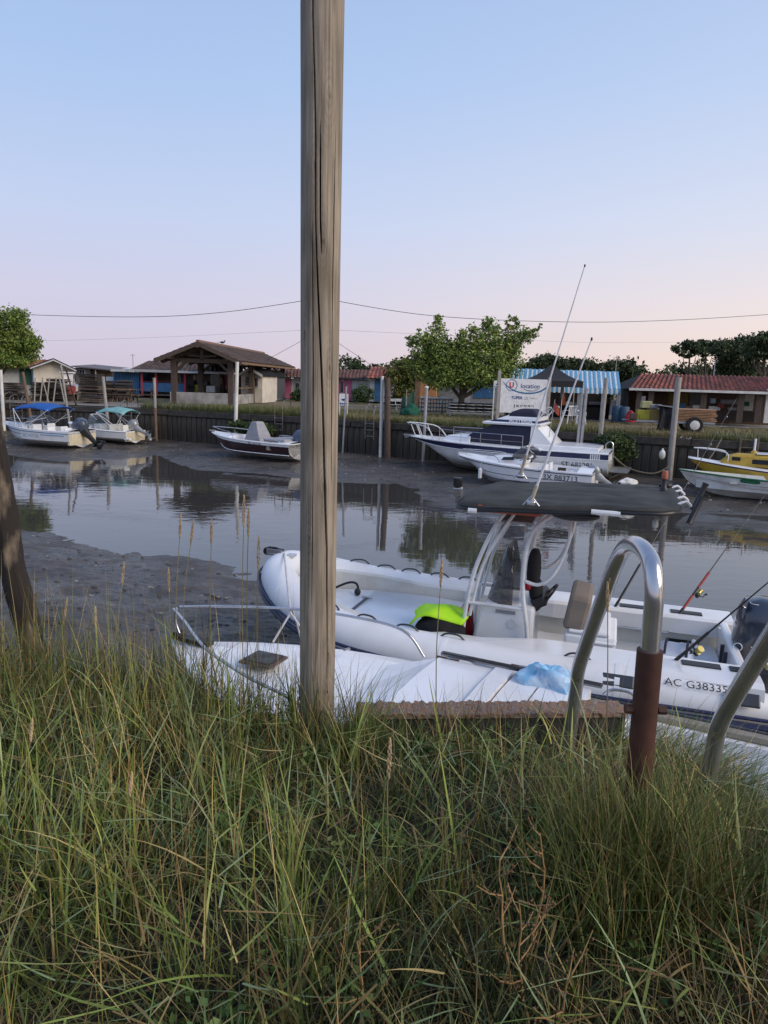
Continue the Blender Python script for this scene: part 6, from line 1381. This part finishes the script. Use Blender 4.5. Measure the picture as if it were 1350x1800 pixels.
def trestle(px, y, label):
    p = P(px, 702, y=y); p.z = 0; t = thing('work_table', label, 'table', p, R(-4)); MB().box((0,0,.78), (1.9,.7,.05)).build('top', timberl, t)
    for s in (-.7,0,.7):
        for d in (-.18,.18): MB().tube([(s,0,.76),(s+d,-.28,0)], .022, n=5).tube([(s,0,.76),(s+d,.28,0)], .022, n=5).build('leg', timberl, t)
trestle(205,43.5,'long trestle table with splayed legs beside the oyster trays')
# ================================================================ FAR BOATS
def lettered(H, root, txt, x, v, size, mat=blktx, s=1, sx=1): return text(txt, size, mat, root, fn=H.wrap(x, v, s, .008), sx=sx)
def rail_pts(H, ts, h, s, inset=.06): return [H.pt(t_, 1, s)+Vector((-.0, -s*inset, h_)) for t_, h_ in zip(ts, h)]
def windshield(parent, x, hw, z0, h, rake, mat=clearg, frame=chrome, aft=.5):
    pts = [(x-aft,-hw),(x-.1,-hw*.95),(x+.12,-hw*.6),(x+.18,0),(x+.12,hw*.6),(x-.1,hw*.95),(x-aft,hw)]; hs = [.55,1,1,1,1,1,.55]
    a = [Vector((p[0],p[1],z0)) for p in pts]; b_ = [Vector((p[0]-rake*k,p[1]*.88,z0+h*k)) for p, k in zip(pts, hs)]; a2, b2 = smooth(a, 4), smooth(b_, 4)
    MB().loft([a2, b2], closed=False).build('windscreen', mat, parent, smooth=True, solid=.008); MB().tube(b2, .018, n=6).build('windscreen_frame', frame, parent, smooth=True)
def bimini(parent, x0, x1, hw, z, zr, mat, base):
    rg = []
    for i in range(9):
        f = i/8; x = x0+(x1-x0)*f; rg.append([Vector((x, hw*math.sin(a), z+.13*math.sin(PI*f)-.26*(1-math.cos(a))+.012*math.sin(x*9+a*3))) for a in np.linspace(-1.35,1.35,13)])
    MB().loft(rg, closed=False).build('bimini_top', mat, parent, smooth=True, solid=.02)
    MB().loft([[q+Vector((0,0,-.10)) if k in (0,12) else q for k, q in enumerate(r_)] for r_ in (rg[0],rg[-1])], closed=False) 
    for s in (-1, 1):
        y = s*hw*.97; z1 = z-.12
        for p in ([(x0+.05,y,z1),(base[0],y,zr)],[(x1-.05,y,z1),(base[0],y,zr)],[(x1-.05,y,z1),(base[1],y,zr)],[(x0+.2,y,z1-.35),(base[1]+.1,y,zr+.1)]): MB().tube(p, .016, n=6).build('bimini_pole', alu, parent, smooth=True)
def seats(parent, l, m=gel):
    for (x, y, w) in l: MB().box((x,y,.42), (.42,w,.16)).build('seat', m, parent, bevel=.04); MB().box((x-.2,y,.66), (.08,w,.42)).build('backrest', m, parent, bevel=.035)
def burgundy():
    t = thing('centre_console_boat', 'small dark red hulled motor boat with grey covered console aground left of the pole', 'boat', (-3.45,29.0,-1.60), R(152)); H = Hull(4.75, 1.95, .72, .90, rake=.75, ch=.34)
    H.shell(0,.86).build('hull', burg, t, smooth=True); H.shell(.86,1,off=.004,m=3).build('topside_band', gel, t, smooth=True); H.rail(.42,.02,t0=0,t1=.93,off=.004,transom=False).build('boot_stripe', gel, t); H.shell(0,.40,off=.004,m=4,t1=.95).build('bottom_paint', gelw, t, smooth=True)
    H.deck(.12,.66,.34,.16,crown=.07).build('deck', gel, t); H.rail(.99,.022,off=.01).build('rub_rail', gel, t, smooth=True)
    MB().loft([[Vector((x,y,z)) for x, y in ((1.75-a,-w),(2.75-b_,-w*.8),(2.75-b_,w*.8),(1.75-a,w))] for z, a, b_, w in ((.62,0,0,.42),(1.0,-.15,.15,.38),(1.45,-.35,.30,.26),(1.50,-.40,.42,.22))]).build('console_cover', greyc, t, bevel=.03)
    MB().loft([[Vector((x,y,z)) for x, y in ((.35,-.7),(1.4,-.72),(1.4,.72),(.35,.7))] for z in (.76,.88)]).build('stern_cover', greyc, t, bevel=.05)
    for s in (1, -1): MB().tube(rail_pts(H, [.60,.64,.78,.9,.99], [.02,.22,.26,.27,.26], s), .014, n=6, sub=4).build('bow_rail', chrome, t, smooth=True); MB().tube(rail_pts(H, [.08,.12,.35,.38], [.02,.12,.16,.03], s), .012, n=6, sub=3).build('side_rail', chrome, t, smooth=True)
    MB().box((4.72,0,.98), (.3,.1,.06)).build('anchor_roller', chrome, t)
    lettered(H, t, 'AC E61281', 1.62, .90, .15); lettered(H, t, 'Pacific', .95, .66, .10, ctx); x0 = 1.15
    fn = H.wrap(.98, .74, 1, .01); MB().add([fn(.075*math.cos(a), .075*math.sin(a)) for a in [2*PI*i/14 for i in range(14)]], [tuple(range(14))]).build('flower_emblem', ctx, t); fn = H.wrap(.98, .74, 1, .014); MB().add([fn(.03*math.cos(a), .03*math.sin(a)) for a in [2*PI*i/10 for i in range(10)]], [tuple(range(10))]).build('flower_centre', burg, t)
    outboard(t, (-.02,0,.74), .95, tilt=R(-55) if False else R(50), cm=M('slate_blue_cowl', (.07,.10,.17), .35), lm=grey)
burgundy()
def fly_boat():
    t = thing('flybridge_cruiser', 'large white flybridge cabin cruiser with navy band and navy canvas, aground at the far quay', 'boat', (8.05,25.25,-1.55), R(157)); H = Hull(7.75, 2.65, 1.04, 1.16, rake=1.35, ch=.40, flare=.2, t0=.42, p=2.7)
    H.shell(0,.78,n=40).build('hull', gelw, t, smooth=True); H.shell(.78,.975,off=.004,m=3,n=40).build('navy_band', navy, t, smooth=True); H.shell(.975,1,off=.002,m=1,n=40).build('toe_rail', gel, t, smooth=True); H.shell(0,.16,off=.004,m=3,t1=.9).build('bottom_paint', antif, t, smooth=True)
    H.deck(.04,.30,.72,.20,crown=.06).build('deck', gel, t); H.rail(.78,.018,off=.01,n=40).build('rub_rail', gel, t, smooth=True)
    z = 1.1
    # raised aft trunk, wheelhouse, forward coachroof
    MB().loft([[Vector((x,y,zz)) for x, y in ((.35,-w),(2.6,-w),(2.6,w),(.35,w))] for zz, w in ((z-.1,1.12),(z+.10,1.08),(z+.12,1.02))]).build('aft_deck', gel, t, bevel=.03)
    MB().loft([[Vector((x,y,zz)) for x, y in ((5.0,-w),(xf,-w*.55),(xf,w*.55),(5.0,w))] for zz, w, xf in ((z-.02,.95,6.35),(z+.22,.86,6.0),(z+.30,.72,5.5))]).build('coachroof', gel, t, bevel=.04)
    MB().loft([[Vector((x,y,zz)) for x, y in ((xa,-w),(xf,-w*.8),(xf+.12,0),(xf,w*.8),(xa,w))] for zz, w, xf, xa in ((z,1.02,5.35,2.75),(z+.35,.98,5.0,2.75),(z+.74,.90,4.15,2.72))]).build('wheelhouse_cover', navyc, t, bevel=.02)
    MB().loft([[Vector((x,s*w,zz)) for x, w, zz in ((1.9,1.03,z+.08),(2.75,1.03,z+.08),(2.75,.92,z+.76),(2.62,.92,z+.80))] for s in (1,-1)]).build('wheelhouse_back', gel, t)
    MB().loft([[Vector((x,y,zz)) for x, y in ((xa,-w),(xf,-w*.8),(xf+.15,0),(xf,w*.8),(xa,w))] for zz, w, xf, xa in ((z+.74,.98,4.55,2.45),(z+.80,1.0,4.6,2.4),(z+.84,.96,4.45,2.42))]).build('hardtop', gel, t)
    MB().loft([[Vector((x,y,zz)) for x, y in ((xa,-w),(xf,-w*.8),(xf+.1,0),(xf,w*.8),(xa,w))] for zz, w, xf, xa in ((z+.84,.92,4.35,2.5),(z+.92,.90,4.15,2.5))]).build('flybridge_band', navy, t)
    MB().loft([[Vector((x,y,zz)) for x, y in ((xa,-w),(xf,-w*.8),(xf+.1,0),(xf,w*.8),(xa,w))] for zz, w, xf, xa in ((z+.92,.90,4.1,2.5),(z+1.05,.84,3.75,2.5))]).build('flybridge_coaming', gel, t)
    MB().loft([[Vector((x,y,zz)) for x, y in ((xa,-w),(xf,-w),(xf,w),(xa,w))] for zz, w, xf, xa in ((z+.95,.62,3.7,2.6),(z+1.20,.60,3.6,2.65),(z+1.32,.45,3.3,2.8))]).build('flybridge_cover', navyc, t, bevel=.06)
    text('ALSTERIA', .20, gel, t, o=(3.15,.905,z+.90), ux=(-1,0,0), uy=(0,-.1,1), offset=.006); MB().box((3.15,.885,z+.90), (.95,.02,.13)).build('name_board', navy, t) if False else None
    for s in (1, -1):
        ts = [.06,.2,.4,.55,.7,.8]; MB().tube([H.pt(a, 1, s)+Vector((0,-s*.05,.44 if a > .3 else .42)) for a in [.38,.5,.6,.7,.80]], .012, n=6, sub=3).tube([H.pt(a, 1, s)+Vector((0,-s*.05,.22)) for a in [.38,.5,.6,.7,.80]], .008, n=5, sub=3).build('guard_rail', chrome, t, smooth=True)
        for a in (.38,.48,.58,.68,.80): p = H.pt(a, 1, s)+Vector((0,-s*.05,0)); MB().tube([p, p+Vector((0,0,.44))], .011, n=5).build('stanchion', chrome, t)
        q = [H.pt(.83,1,s)+Vector((0,-s*.05,.02)), H.pt(.875,1,s)+Vector((0,-s*.04,.42)), H.pt(.94,1,s)+Vector((.05,-s*.0,.52)), H.pt(.995,1,s)+Vector((.12,s*.05,.54))]; MB().tube(q, .02, n=7, sub=3).build('pulpit_rail', alu, t, smooth=True)
        for a, b_ in ((.90,.90),(.95,.93)): MB().tube([H.pt(a,1,s)+Vector((0,-s*.03,0)), H.pt(a,1,s)+Vector((.22,-s*.02,.50))], .018, n=6).build('pulpit_leg', alu, t, smooth=True)
        MB().tube([(2.5,s*.85,z+1.0),(2.3,s*.85,z+1.38),(2.1,s*.8,z+1.40),(2.55,s*.75,z+1.05)], .016, n=6, sub=3).build('flybridge_rail', alu, t, smooth=True)
        MB().tube([(.1,s*1.1,z+.02),(.12,s*1.1,z+.28),(-.1,s*1.08,z+.30),(-.12,s*1.08,z-.5)], .02, n=6, sub=3).build('stern_rail', chrome, t, smooth=True)
    MB().tube([(7.72,-.2,z+.58),(7.80,0,z+.58),(7.72,.2,z+.58)], .02, n=6, sub=3).build('pulpit_rail', alu, t); MB().box((7.7,0,z+.10), (.5,.12,.06)).build('bow_roller', galv, t); MB().tube([(7.6,0,z+.08),(7.9,.04,z-.0),(8.0,-.06,z+.12)], .025, n=6).build('anchor', galv, t)
    MB().box((-.32,0,.42), (.62,1.7,.05)).build('swim_platform', galv, t); MB().tube([(-.55,.5,.42),(-.1,.7,.2)], .02, n=6).build('platform_strut', galv, t)
    lettered(H, t, 'ST 681281', 1.02, .56, .25)
    for i in range(5): fn = H.wrap(.30+i*.07, .88, 1, .012); MB().add([fn(a, b_) for a, b_ in ((-.02,-.09),(.02,-.09),(.02,.09),(-.02,.09))], [(0,1,2,3)]).build('vent_slot', gelw, t)
    for x, v in ((.22,.45),(.35,.38)): fn = H.wrap(x, v, 1, .01); MB().add([fn(.04*math.cos(a), .04*math.sin(a)) for a in [2*PI*i/10 for i in range(10)]], [tuple(range(10))]).build('hull_outlet', black, t)
    MB().tube([(2.2,.5,z+.1),(2.05,.55,z+1.7)], .014, n=6).build('flag_staff', pilew, t); MB().loft([[Vector((2.08,.55,z+1.35)),Vector((2.06,.55,z+1.62))],[Vector((1.98,.60,z+1.22)),Vector((1.95,.60,z+1.50))],[Vector((1.86,.56,z+1.12)),Vector((1.85,.58,z+1.38))]], closed=False).build('flag', orange, t, solid=.005)
    return t
fly_boat()
def cuddy():
    t = thing('cuddy_boat', 'small white cuddy speedboat lying alongside the flybridge cruiser', 'boat', (6.9,23.15,-1.70), R(156)); H = Hull(4.75, 1.85, .70, .92, rake=.95, ch=.34)
    H.shell(0,1).build('hull', gel, t, smooth=True); H.rail(.93,.014,off=.008).build('rub_rail', navy, t, smooth=True); H.rail(.62,.009,off=.006,transom=False).build('pinstripe', navy, t); H.rail(.40,.012,off=.006,transom=False).build('pinstripe', navy, t)
    H.deck(.10,.50,.34,.22,crown=.12).build('deck', gel, t)
    MB().loft([[Vector((x,y,zz)) for x, y in ((2.2,-w),(xf,-w*.5),(xf,w*.5),(2.2,w))] for zz, w, xf in ((.82,.78,4.0),(1.02,.64,3.4),(1.08,.45,2.9))]).build('cuddy_roof', gel, t, bevel=.05)
    windshield(t, 2.65, .62, 1.0, .36, .35, MATS['smoked_glass']); MB().add([(3.0,.70,.93),(2.55,.74,.97),(2.6,.67,1.06),(2.95,.60,1.03)], [(0,1,2,3)]).build('cuddy_window', black, t, solid=.01)
    for i in range(4): MB().tube([(2.35-i*.12,.80,.97+.02*i),(2.15-i*.12,.80,1.05+.02*i)], .012, n=5).build('decal_streak', navy, t)
    seats(t, [(1.75,.38,.42),(1.75,-.38,.42)]); MB().box((.62,0,.55), (.4,1.2,.3)).build('engine_cover', gel, t, bevel=.05); MB().box((.95,.86,.80), (.26,.04,.10)).build('cockpit_net', timber, t)
    w = MB().tube([(0,.15*math.cos(a),.15*math.sin(a)) for a in [2*PI*i/16 for i in range(17)]], .018, n=5).build('steering_wheel', black, t); w.location = (2.0,.38,1.02); w.rotation_euler.y = -.5
    for s in (1, -1): MB().tube(rail_pts(H, [.64,.68,.85,.97], [.05,.24,.26,.24], s), .013, n=6, sub=4).build('bow_rail', chrome, t, smooth=True); MB().tube(rail_pts(H, [.10,.12,.20,.22], [.02,.10,.10,.02], s), .012, n=6, sub=3).build('stern_rail', chrome, t, smooth=True)
    lettered(H, t, '3X 883713', .98, .72, .25); lettered(H, t, 'Cap Ferret', 1.5, 1.0, .09, navy)
    p = H.pt(.78, 1, 1); MB().lathe([(.01,-.2),(.07,-.15),(.07,.15),(.01,.2)], (p.x,p.y+.08,p.z-.42), n=10).build('fender', gel, t, smooth=True); MB().tube([p, p+Vector((0,.08,-.22))], .008, n=4).build('fender_line', ropew, t)
    outboard(t, (-.02,0,.48), .82, tilt=R(56), cm=M('silver_cowl', (.34,.36,.37), .3, .3), lm=grey)
cuddy()
def bimini_boat():
    t = thing('bimini_runabout', 'white runabout with bright blue bimini and big black outboard, aground at left', 'boat', (-13.65,31.95,-1.62), R(163)); H = Hull(4.35, 1.95, .74, .92, rake=.7, ch=.36)
    H.shell(0,1).build('hull', gel, t, smooth=True); H.shell(0,.42,off=.004,m=4,t1=.95).build('bottom_paint', gelw, t, smooth=True); H.rail(.88,.014,off=.008).build('blue_stripe', pblue, t, smooth=True); H.rail(.70,.010,t0=.6,off=.006,transom=False).build('blue_stripe', pblue, t); H.rail(.78,.028,t0=.05,t1=.32,off=.004,transom=False).build('blue_stripe', plblue, t)
    H.deck(.06,.56,.30,.16,crown=.09).build('deck', gel, t); MB().box((.04,0,.40), (.1,1.7,.5)).build('transom', M('yellowed_gelcoat', (.62,.55,.40), .5), t)
    windshield(t, 2.65, .68, .96, .34, .25); MB().box((2.2,.42,.78), (.3,.5,.4)).box((2.2,-.42,.78), (.3,.5,.4)).build('console', gel, t, bevel=.04); seats(t, [(1.55,.40,.44),(1.55,-.40,.44),(.6,0,1.3)])
    MB().ell((1.9,.1,1.0), (.14,.14,.16)).build('headrest', black, t); lettered(H, t, 'AC N7728', 2.0, .66, .20, plblue)
    bimini(t, 1.05, 3.05, .84, 1.78, .82, bluec, (2.45,2.9))
    for s in (1, -1): MB().tube(rail_pts(H, [.62,.66,.8,.97], [.05,.26,.28,.24], s), .013, n=6, sub=4).build('bow_rail', chrome, t, smooth=True)
    outboard(t, (-.02,.0,.62), 1.25, tilt=R(46), cm=M('black_blue_cowl', (.03,.04,.06), .25, col2=(.10,.13,.18), scale=2.5), lm=black)
    t = thing('bimini_runabout', 'smaller white boat with faded teal bimini behind the blue bimini boat', 'boat', (-12.05,34.2,-1.56), R(163)); H = Hull(3.9, 1.6, .58, .80, rake=.6, ch=.36)
    H.shell(0,1).build('hull', gel, t, smooth=True); H.deck(.05,.60,.22,.14,crown=.07).build('deck', gel, t); H.rail(.97,.02,off=.01).build('rub_rail', gelw, t, smooth=True); MB().box((.04,0,.32), (.1,1.4,.4)).build('transom', MATS['yellowed_gelcoat'], t)
    windshield(t, 2.45, .52, .80, .48, .2, frame=alu); seats(t, [(1.3,.0,1.0),(.5,0,1.1)], cream); MB().box((2.0,0,.6), (.4,.5,.5)).build('console', gel, t, bevel=.04)
    bimini(t, .15, 1.75, .66, 1.55, .62, tealc, (.75,.35)); MB().lathe([(.01,-.2),(.06,-.16),(.06,.16),(.01,.2)], (-.02,.66,.22), n=10, axis='x').build('fender', gelw, t)
    outboard(t, (-.02,0,.62), .95, tilt=R(62), cm=MATS['silver_cowl'], lm=grey)
bimini_boat()
def left_rib():
    t = thing('inflatable_boat', 'dark blue and pale grey inflatable bow poking in at the left edge', 'boat', (-22.6,32.0,-1.6), R(18))
    MB().tube([(0,.75,.55),(2.2,.75,.58),(3.2,.6,.66),(3.9,.25,.78),(4.0,0,.8),(3.9,-.25,.78),(3.2,-.6,.66),(2.2,-.75,.58),(0,-.75,.55)], .28, n=16, sub=5).build('tube', navy, t, smooth=True)
    MB().loft([[Vector((x,a*w,z-.2*(1-abs(a)))) for a in (-1,-.5,0,.5,1)] for x, w, z in [(0,.7,.1),(2,.7,.1),(3.2,.5,.3),(3.9,.1,.7)]], closed=False).build('hull', grey, t, smooth=True)
    MB().loft([[Vector((x,a*w,.86+.0*a)) for a in (-1,0,1)] for x, w in [(1.5,.5),(3.2,.42),(3.9,.1)]], closed=False).build('bow_cover', greyc, t, solid=.03)
left_rib()
def yellow_boat():
    t = thing('cabin_boat', 'yellow cabin boat with white deck and short mast, behind the green and white hull', 'boat', (14.95,22.6,-1.55), R(159)); H = Hull(4.9, 1.7, .66, .98, rake=.5, ch=.42, p=2.3, t0=.3)
    H.shell(0,.94).build('hull', yell, t, smooth=True); H.shell(.94,1,off=.006,m=2).build('sheer_plank', navy, t, smooth=True); H.deck(.06,.36,.3,.14,crown=.06).build('deck', gel, t)
    MB().loft([[Vector((x,y,zz)) for x, y in ((1.7,-w),(xf,-w*.55),(xf,w*.55),(1.7,w))] for zz, w, xf in ((.84,.60,4.0),(1.16,.52,3.65),(1.24,.42,3.4))]).build('cabin', yell, t, bevel=.05)
    MB().box((2.6,.565,1.03), (.78,.02,.15)).build('window', MATS['smoked_glass_solid'], t); MB().box((3.45,.40,1.08), (.26,.02,.12), rz=-.35).build('window', MATS['smoked_glass_solid'], t); MB().box((2.3,0,1.27), (1.1,.7,.04)).build('roof_hatch', gel, t, bevel=.015)
    MB().lathe([(.13,0),(.08,.1),(.05,.12)], (2.9,0,1.24), n=10).build('mast_foot', yell, t, smooth=True); MB().tube([(2.9,0,1.3),(2.9,0,1.75)], .035, n=8).build('mast', gel, t)
    for s in (1, -1): MB().tube([(3.7,s*.40,.98),(3.75,s*.38,1.26),(4.4,s*.2,1.34),(4.75,s*.05,1.34)], .018, n=6, sub=3).build('bow_rail', alu, t, smooth=True); MB().tube([(4.6,s*.1,1.0),(4.62,s*.1,1.33)], .015, n=6).build('rail_post', alu, t)
    t = thing('rowing_boat', 'long white rowing boat with dark green gunwale, nearest to the channel on the right', 'boat', (14.5,21.35,-1.62), R(159)); H = Hull(5.2, 1.35, .62, .78, rake=.22, ch=.5, p=2.2, t0=.25, flare=.3)
    H.shell(0,1).build('hull', whitep, t, smooth=True); H.rail(.97,.028,off=.01,transom=False).build('green_gunwale', greenp, t, smooth=True); H.deck(.03,.90,.25,.07,crown=.02,lip=.004).build('inside', whitep, t)
    fn = H.wrap(3.15, .82, 1, .012); MB().add([fn(a, b_) for a, b_ in [(.28*math.copysign(abs(math.cos(q))**.4, math.cos(q)), .06*math.copysign(abs(math.sin(q))**.6, math.sin(q))) for q in [2*PI*i/20 for i in range(20)]]], [tuple(range(20))]).build('name_plate', greenp, t)
    for x in (1.2,2.4,3.6): MB().box((x,0,.50), (.22,1.1,.03)).build('thwart', whitep, t)
    H.rail(.6,.008,off=.004,transom=False).build('plank_seam', greyc, t)
yellow_boat()
def yard_boat():
    t = thing('yard_boat', 'small motor boat with red bottom and white outboard standing in the left yard', 'boat', P(128,702,y=43)*Vector((1,1,0)) if False else Vector((P(128,702,y=42.5).x,41.6,.35)), R(108)); H = Hull(2.9, 1.2, .55, .7, rake=.4)
    H.shell(0,.55).build('bottom_paint', M('faded_red_paint', (.30,.05,.05), .8), t, smooth=True); H.shell(.55,1).build('hull', whitep, t, smooth=True); H.deck(.1,.6,.25,.1).build('deck', gel, t); MB().box((1.6,0,.95), (.6,.6,.7)).build('wheelhouse', gel, t, bevel=.04); MB().box((1.6,-.31,1.1), (.4,.02,.2)).build('window', MATS['smoked_glass_solid'], t); MB().box((1.6,0,1.34), (.9,.8,.06)).build('wheelhouse_roof', gel, t, bevel=.02)
    for x in (.6,2.0): MB().box((x,0,-.15), (.12,.8,.4)).build('keel_block', timber, t)
yard_boat()
# ropes, buoys and small things
def buoy(px, py, y, r, label, m=whitep, st=(1,1,1)): c = P(px, py, y=y); o = MB().ell((0,0,0), (2*r*st[0],2*r*st[1],2*r*st[2])).tube([(0,0,r*st[2]*.9),(0,0,r*st[2]+.04)], r*.25, n=6).build('mooring_buoy', m, None, smooth=True); o.location = c; tag(o, label, 'buoy'); return c
b1 = buoy(264,772,34.4,.08,'round white buoy hanging on a line near the stained pile left of the pavilion wall')
b2 = buoy(1164,799,25.2,.12,'white bottle-shaped buoy hanging beside the tall thick pale pile',st=(.9,.9,1.5))
rope('mooring_line', 'line from the teal bimini boat to the stained pile', [P(243,766,y=34.2), P(255,771,y=34.4), b1, P(275,768,y=34.6)], .015, ropeb)
rope('mooring_line', 'rope sagging from the stern of the flybridge cruiser across the mud', [P(1066,785,y=25.9), P(1085,808,y=25.2), P(1110,825,y=24.3), P(1150,832,y=24.0), P(1180,817,y=24.0)], .022, ropeb)
rope('mooring_line', 'rope from the quay edge down to the yellow boat', [P(1269,770,y=25.2)+Vector((0,0,.0)), P(1255,795,y=24.6), P(1240,815,y=24.0)], .018, ropeb)
rope('mooring_line', 'pale rope lying loose on the quay edge below the trailer', [P(1196,769,y=25.7), P(1203,767,y=25.9), P(1208,772,y=25.6), P(1215,769,y=25.5)], .016, ropew)
c = P(1105,833,y=22.9); c.z = float(mudz(c.x,c.y)); cloth('plastic_sack', 'white plastic sack dumped on the mud between the cruiser and the rowing boat', 'sack', c+Vector((0,0,.30)), (.62,.3,.14), MATS['white_paint'], 21, .4); bk = MB().lathe([(.13,0),(.16,.28),(.15,.28),(.12,.02),(.01,.02)], n=14).build('bucket', grey, None, smooth=True); bk.location = (c.x, c.y, c.z); tag(bk, 'grey bucket half sunk in the mud under the white sack', 'bucket')
c = P(1300,768,y=26.5); o = MB().box((0,0,.03), (.5,.06,.04)).build('white_plank', whitep, None); o.location = (c.x, c.y, .0); tag(o, 'short white plank lying on the grass above the yellow boat', 'plank')
for px, h, lab in [(147,4.1,'thin aerial on the roof left of the awning cabin'),]: pass
def aerial(px, pt, pb, y, label): p = P(px, pb, y=y); q = P(px, pt, y=y); o = MB().tube([(0,0,0),(0,0,q.z-p.z)], .025, n=5).tube([(-.2,0,(q.z-p.z)*.9),(.2,0,(q.z-p.z)*.9)], .012, n=4).build('aerial', galv, None); o.location = p; tag(o, label, 'aerial')
aerial(234,622,648,57,'thin aerial standing above the blue boarded cabin'); aerial(1254,633,664,52,'slim aerial mast above the pale flat roof'); aerial(1082,625,656,44,'thin aerial above the right end of the striped awning'); aerial(606,641,655,61,'white aerial on the pink cabin roof right of the pole')
def seated():
    o = P(985,735,y=35.0); t = thing('beach_umbrella', 'closed pale parasol with orange pennant standing behind the plastic chairs', 'parasol', (o.x,o.y,0), 0); MB().tube([(0,0,0),(0,0,2.0)], .02, n=6).build('pole', whitep, t); MB().lathe([(.02,1.95),(.05,1.8),(.10,1.4),(.08,1.2),(.03,1.15)], n=10).build('folded_canopy', greyc, t, smooth=True); MB().loft([[Vector((.03,0,1.3)),Vector((.03,0,.9))],[Vector((.15,-.02,1.25)),Vector((.14,-.02,.8))]], closed=False).build('pennant', orange, t, solid=.006)
seated()
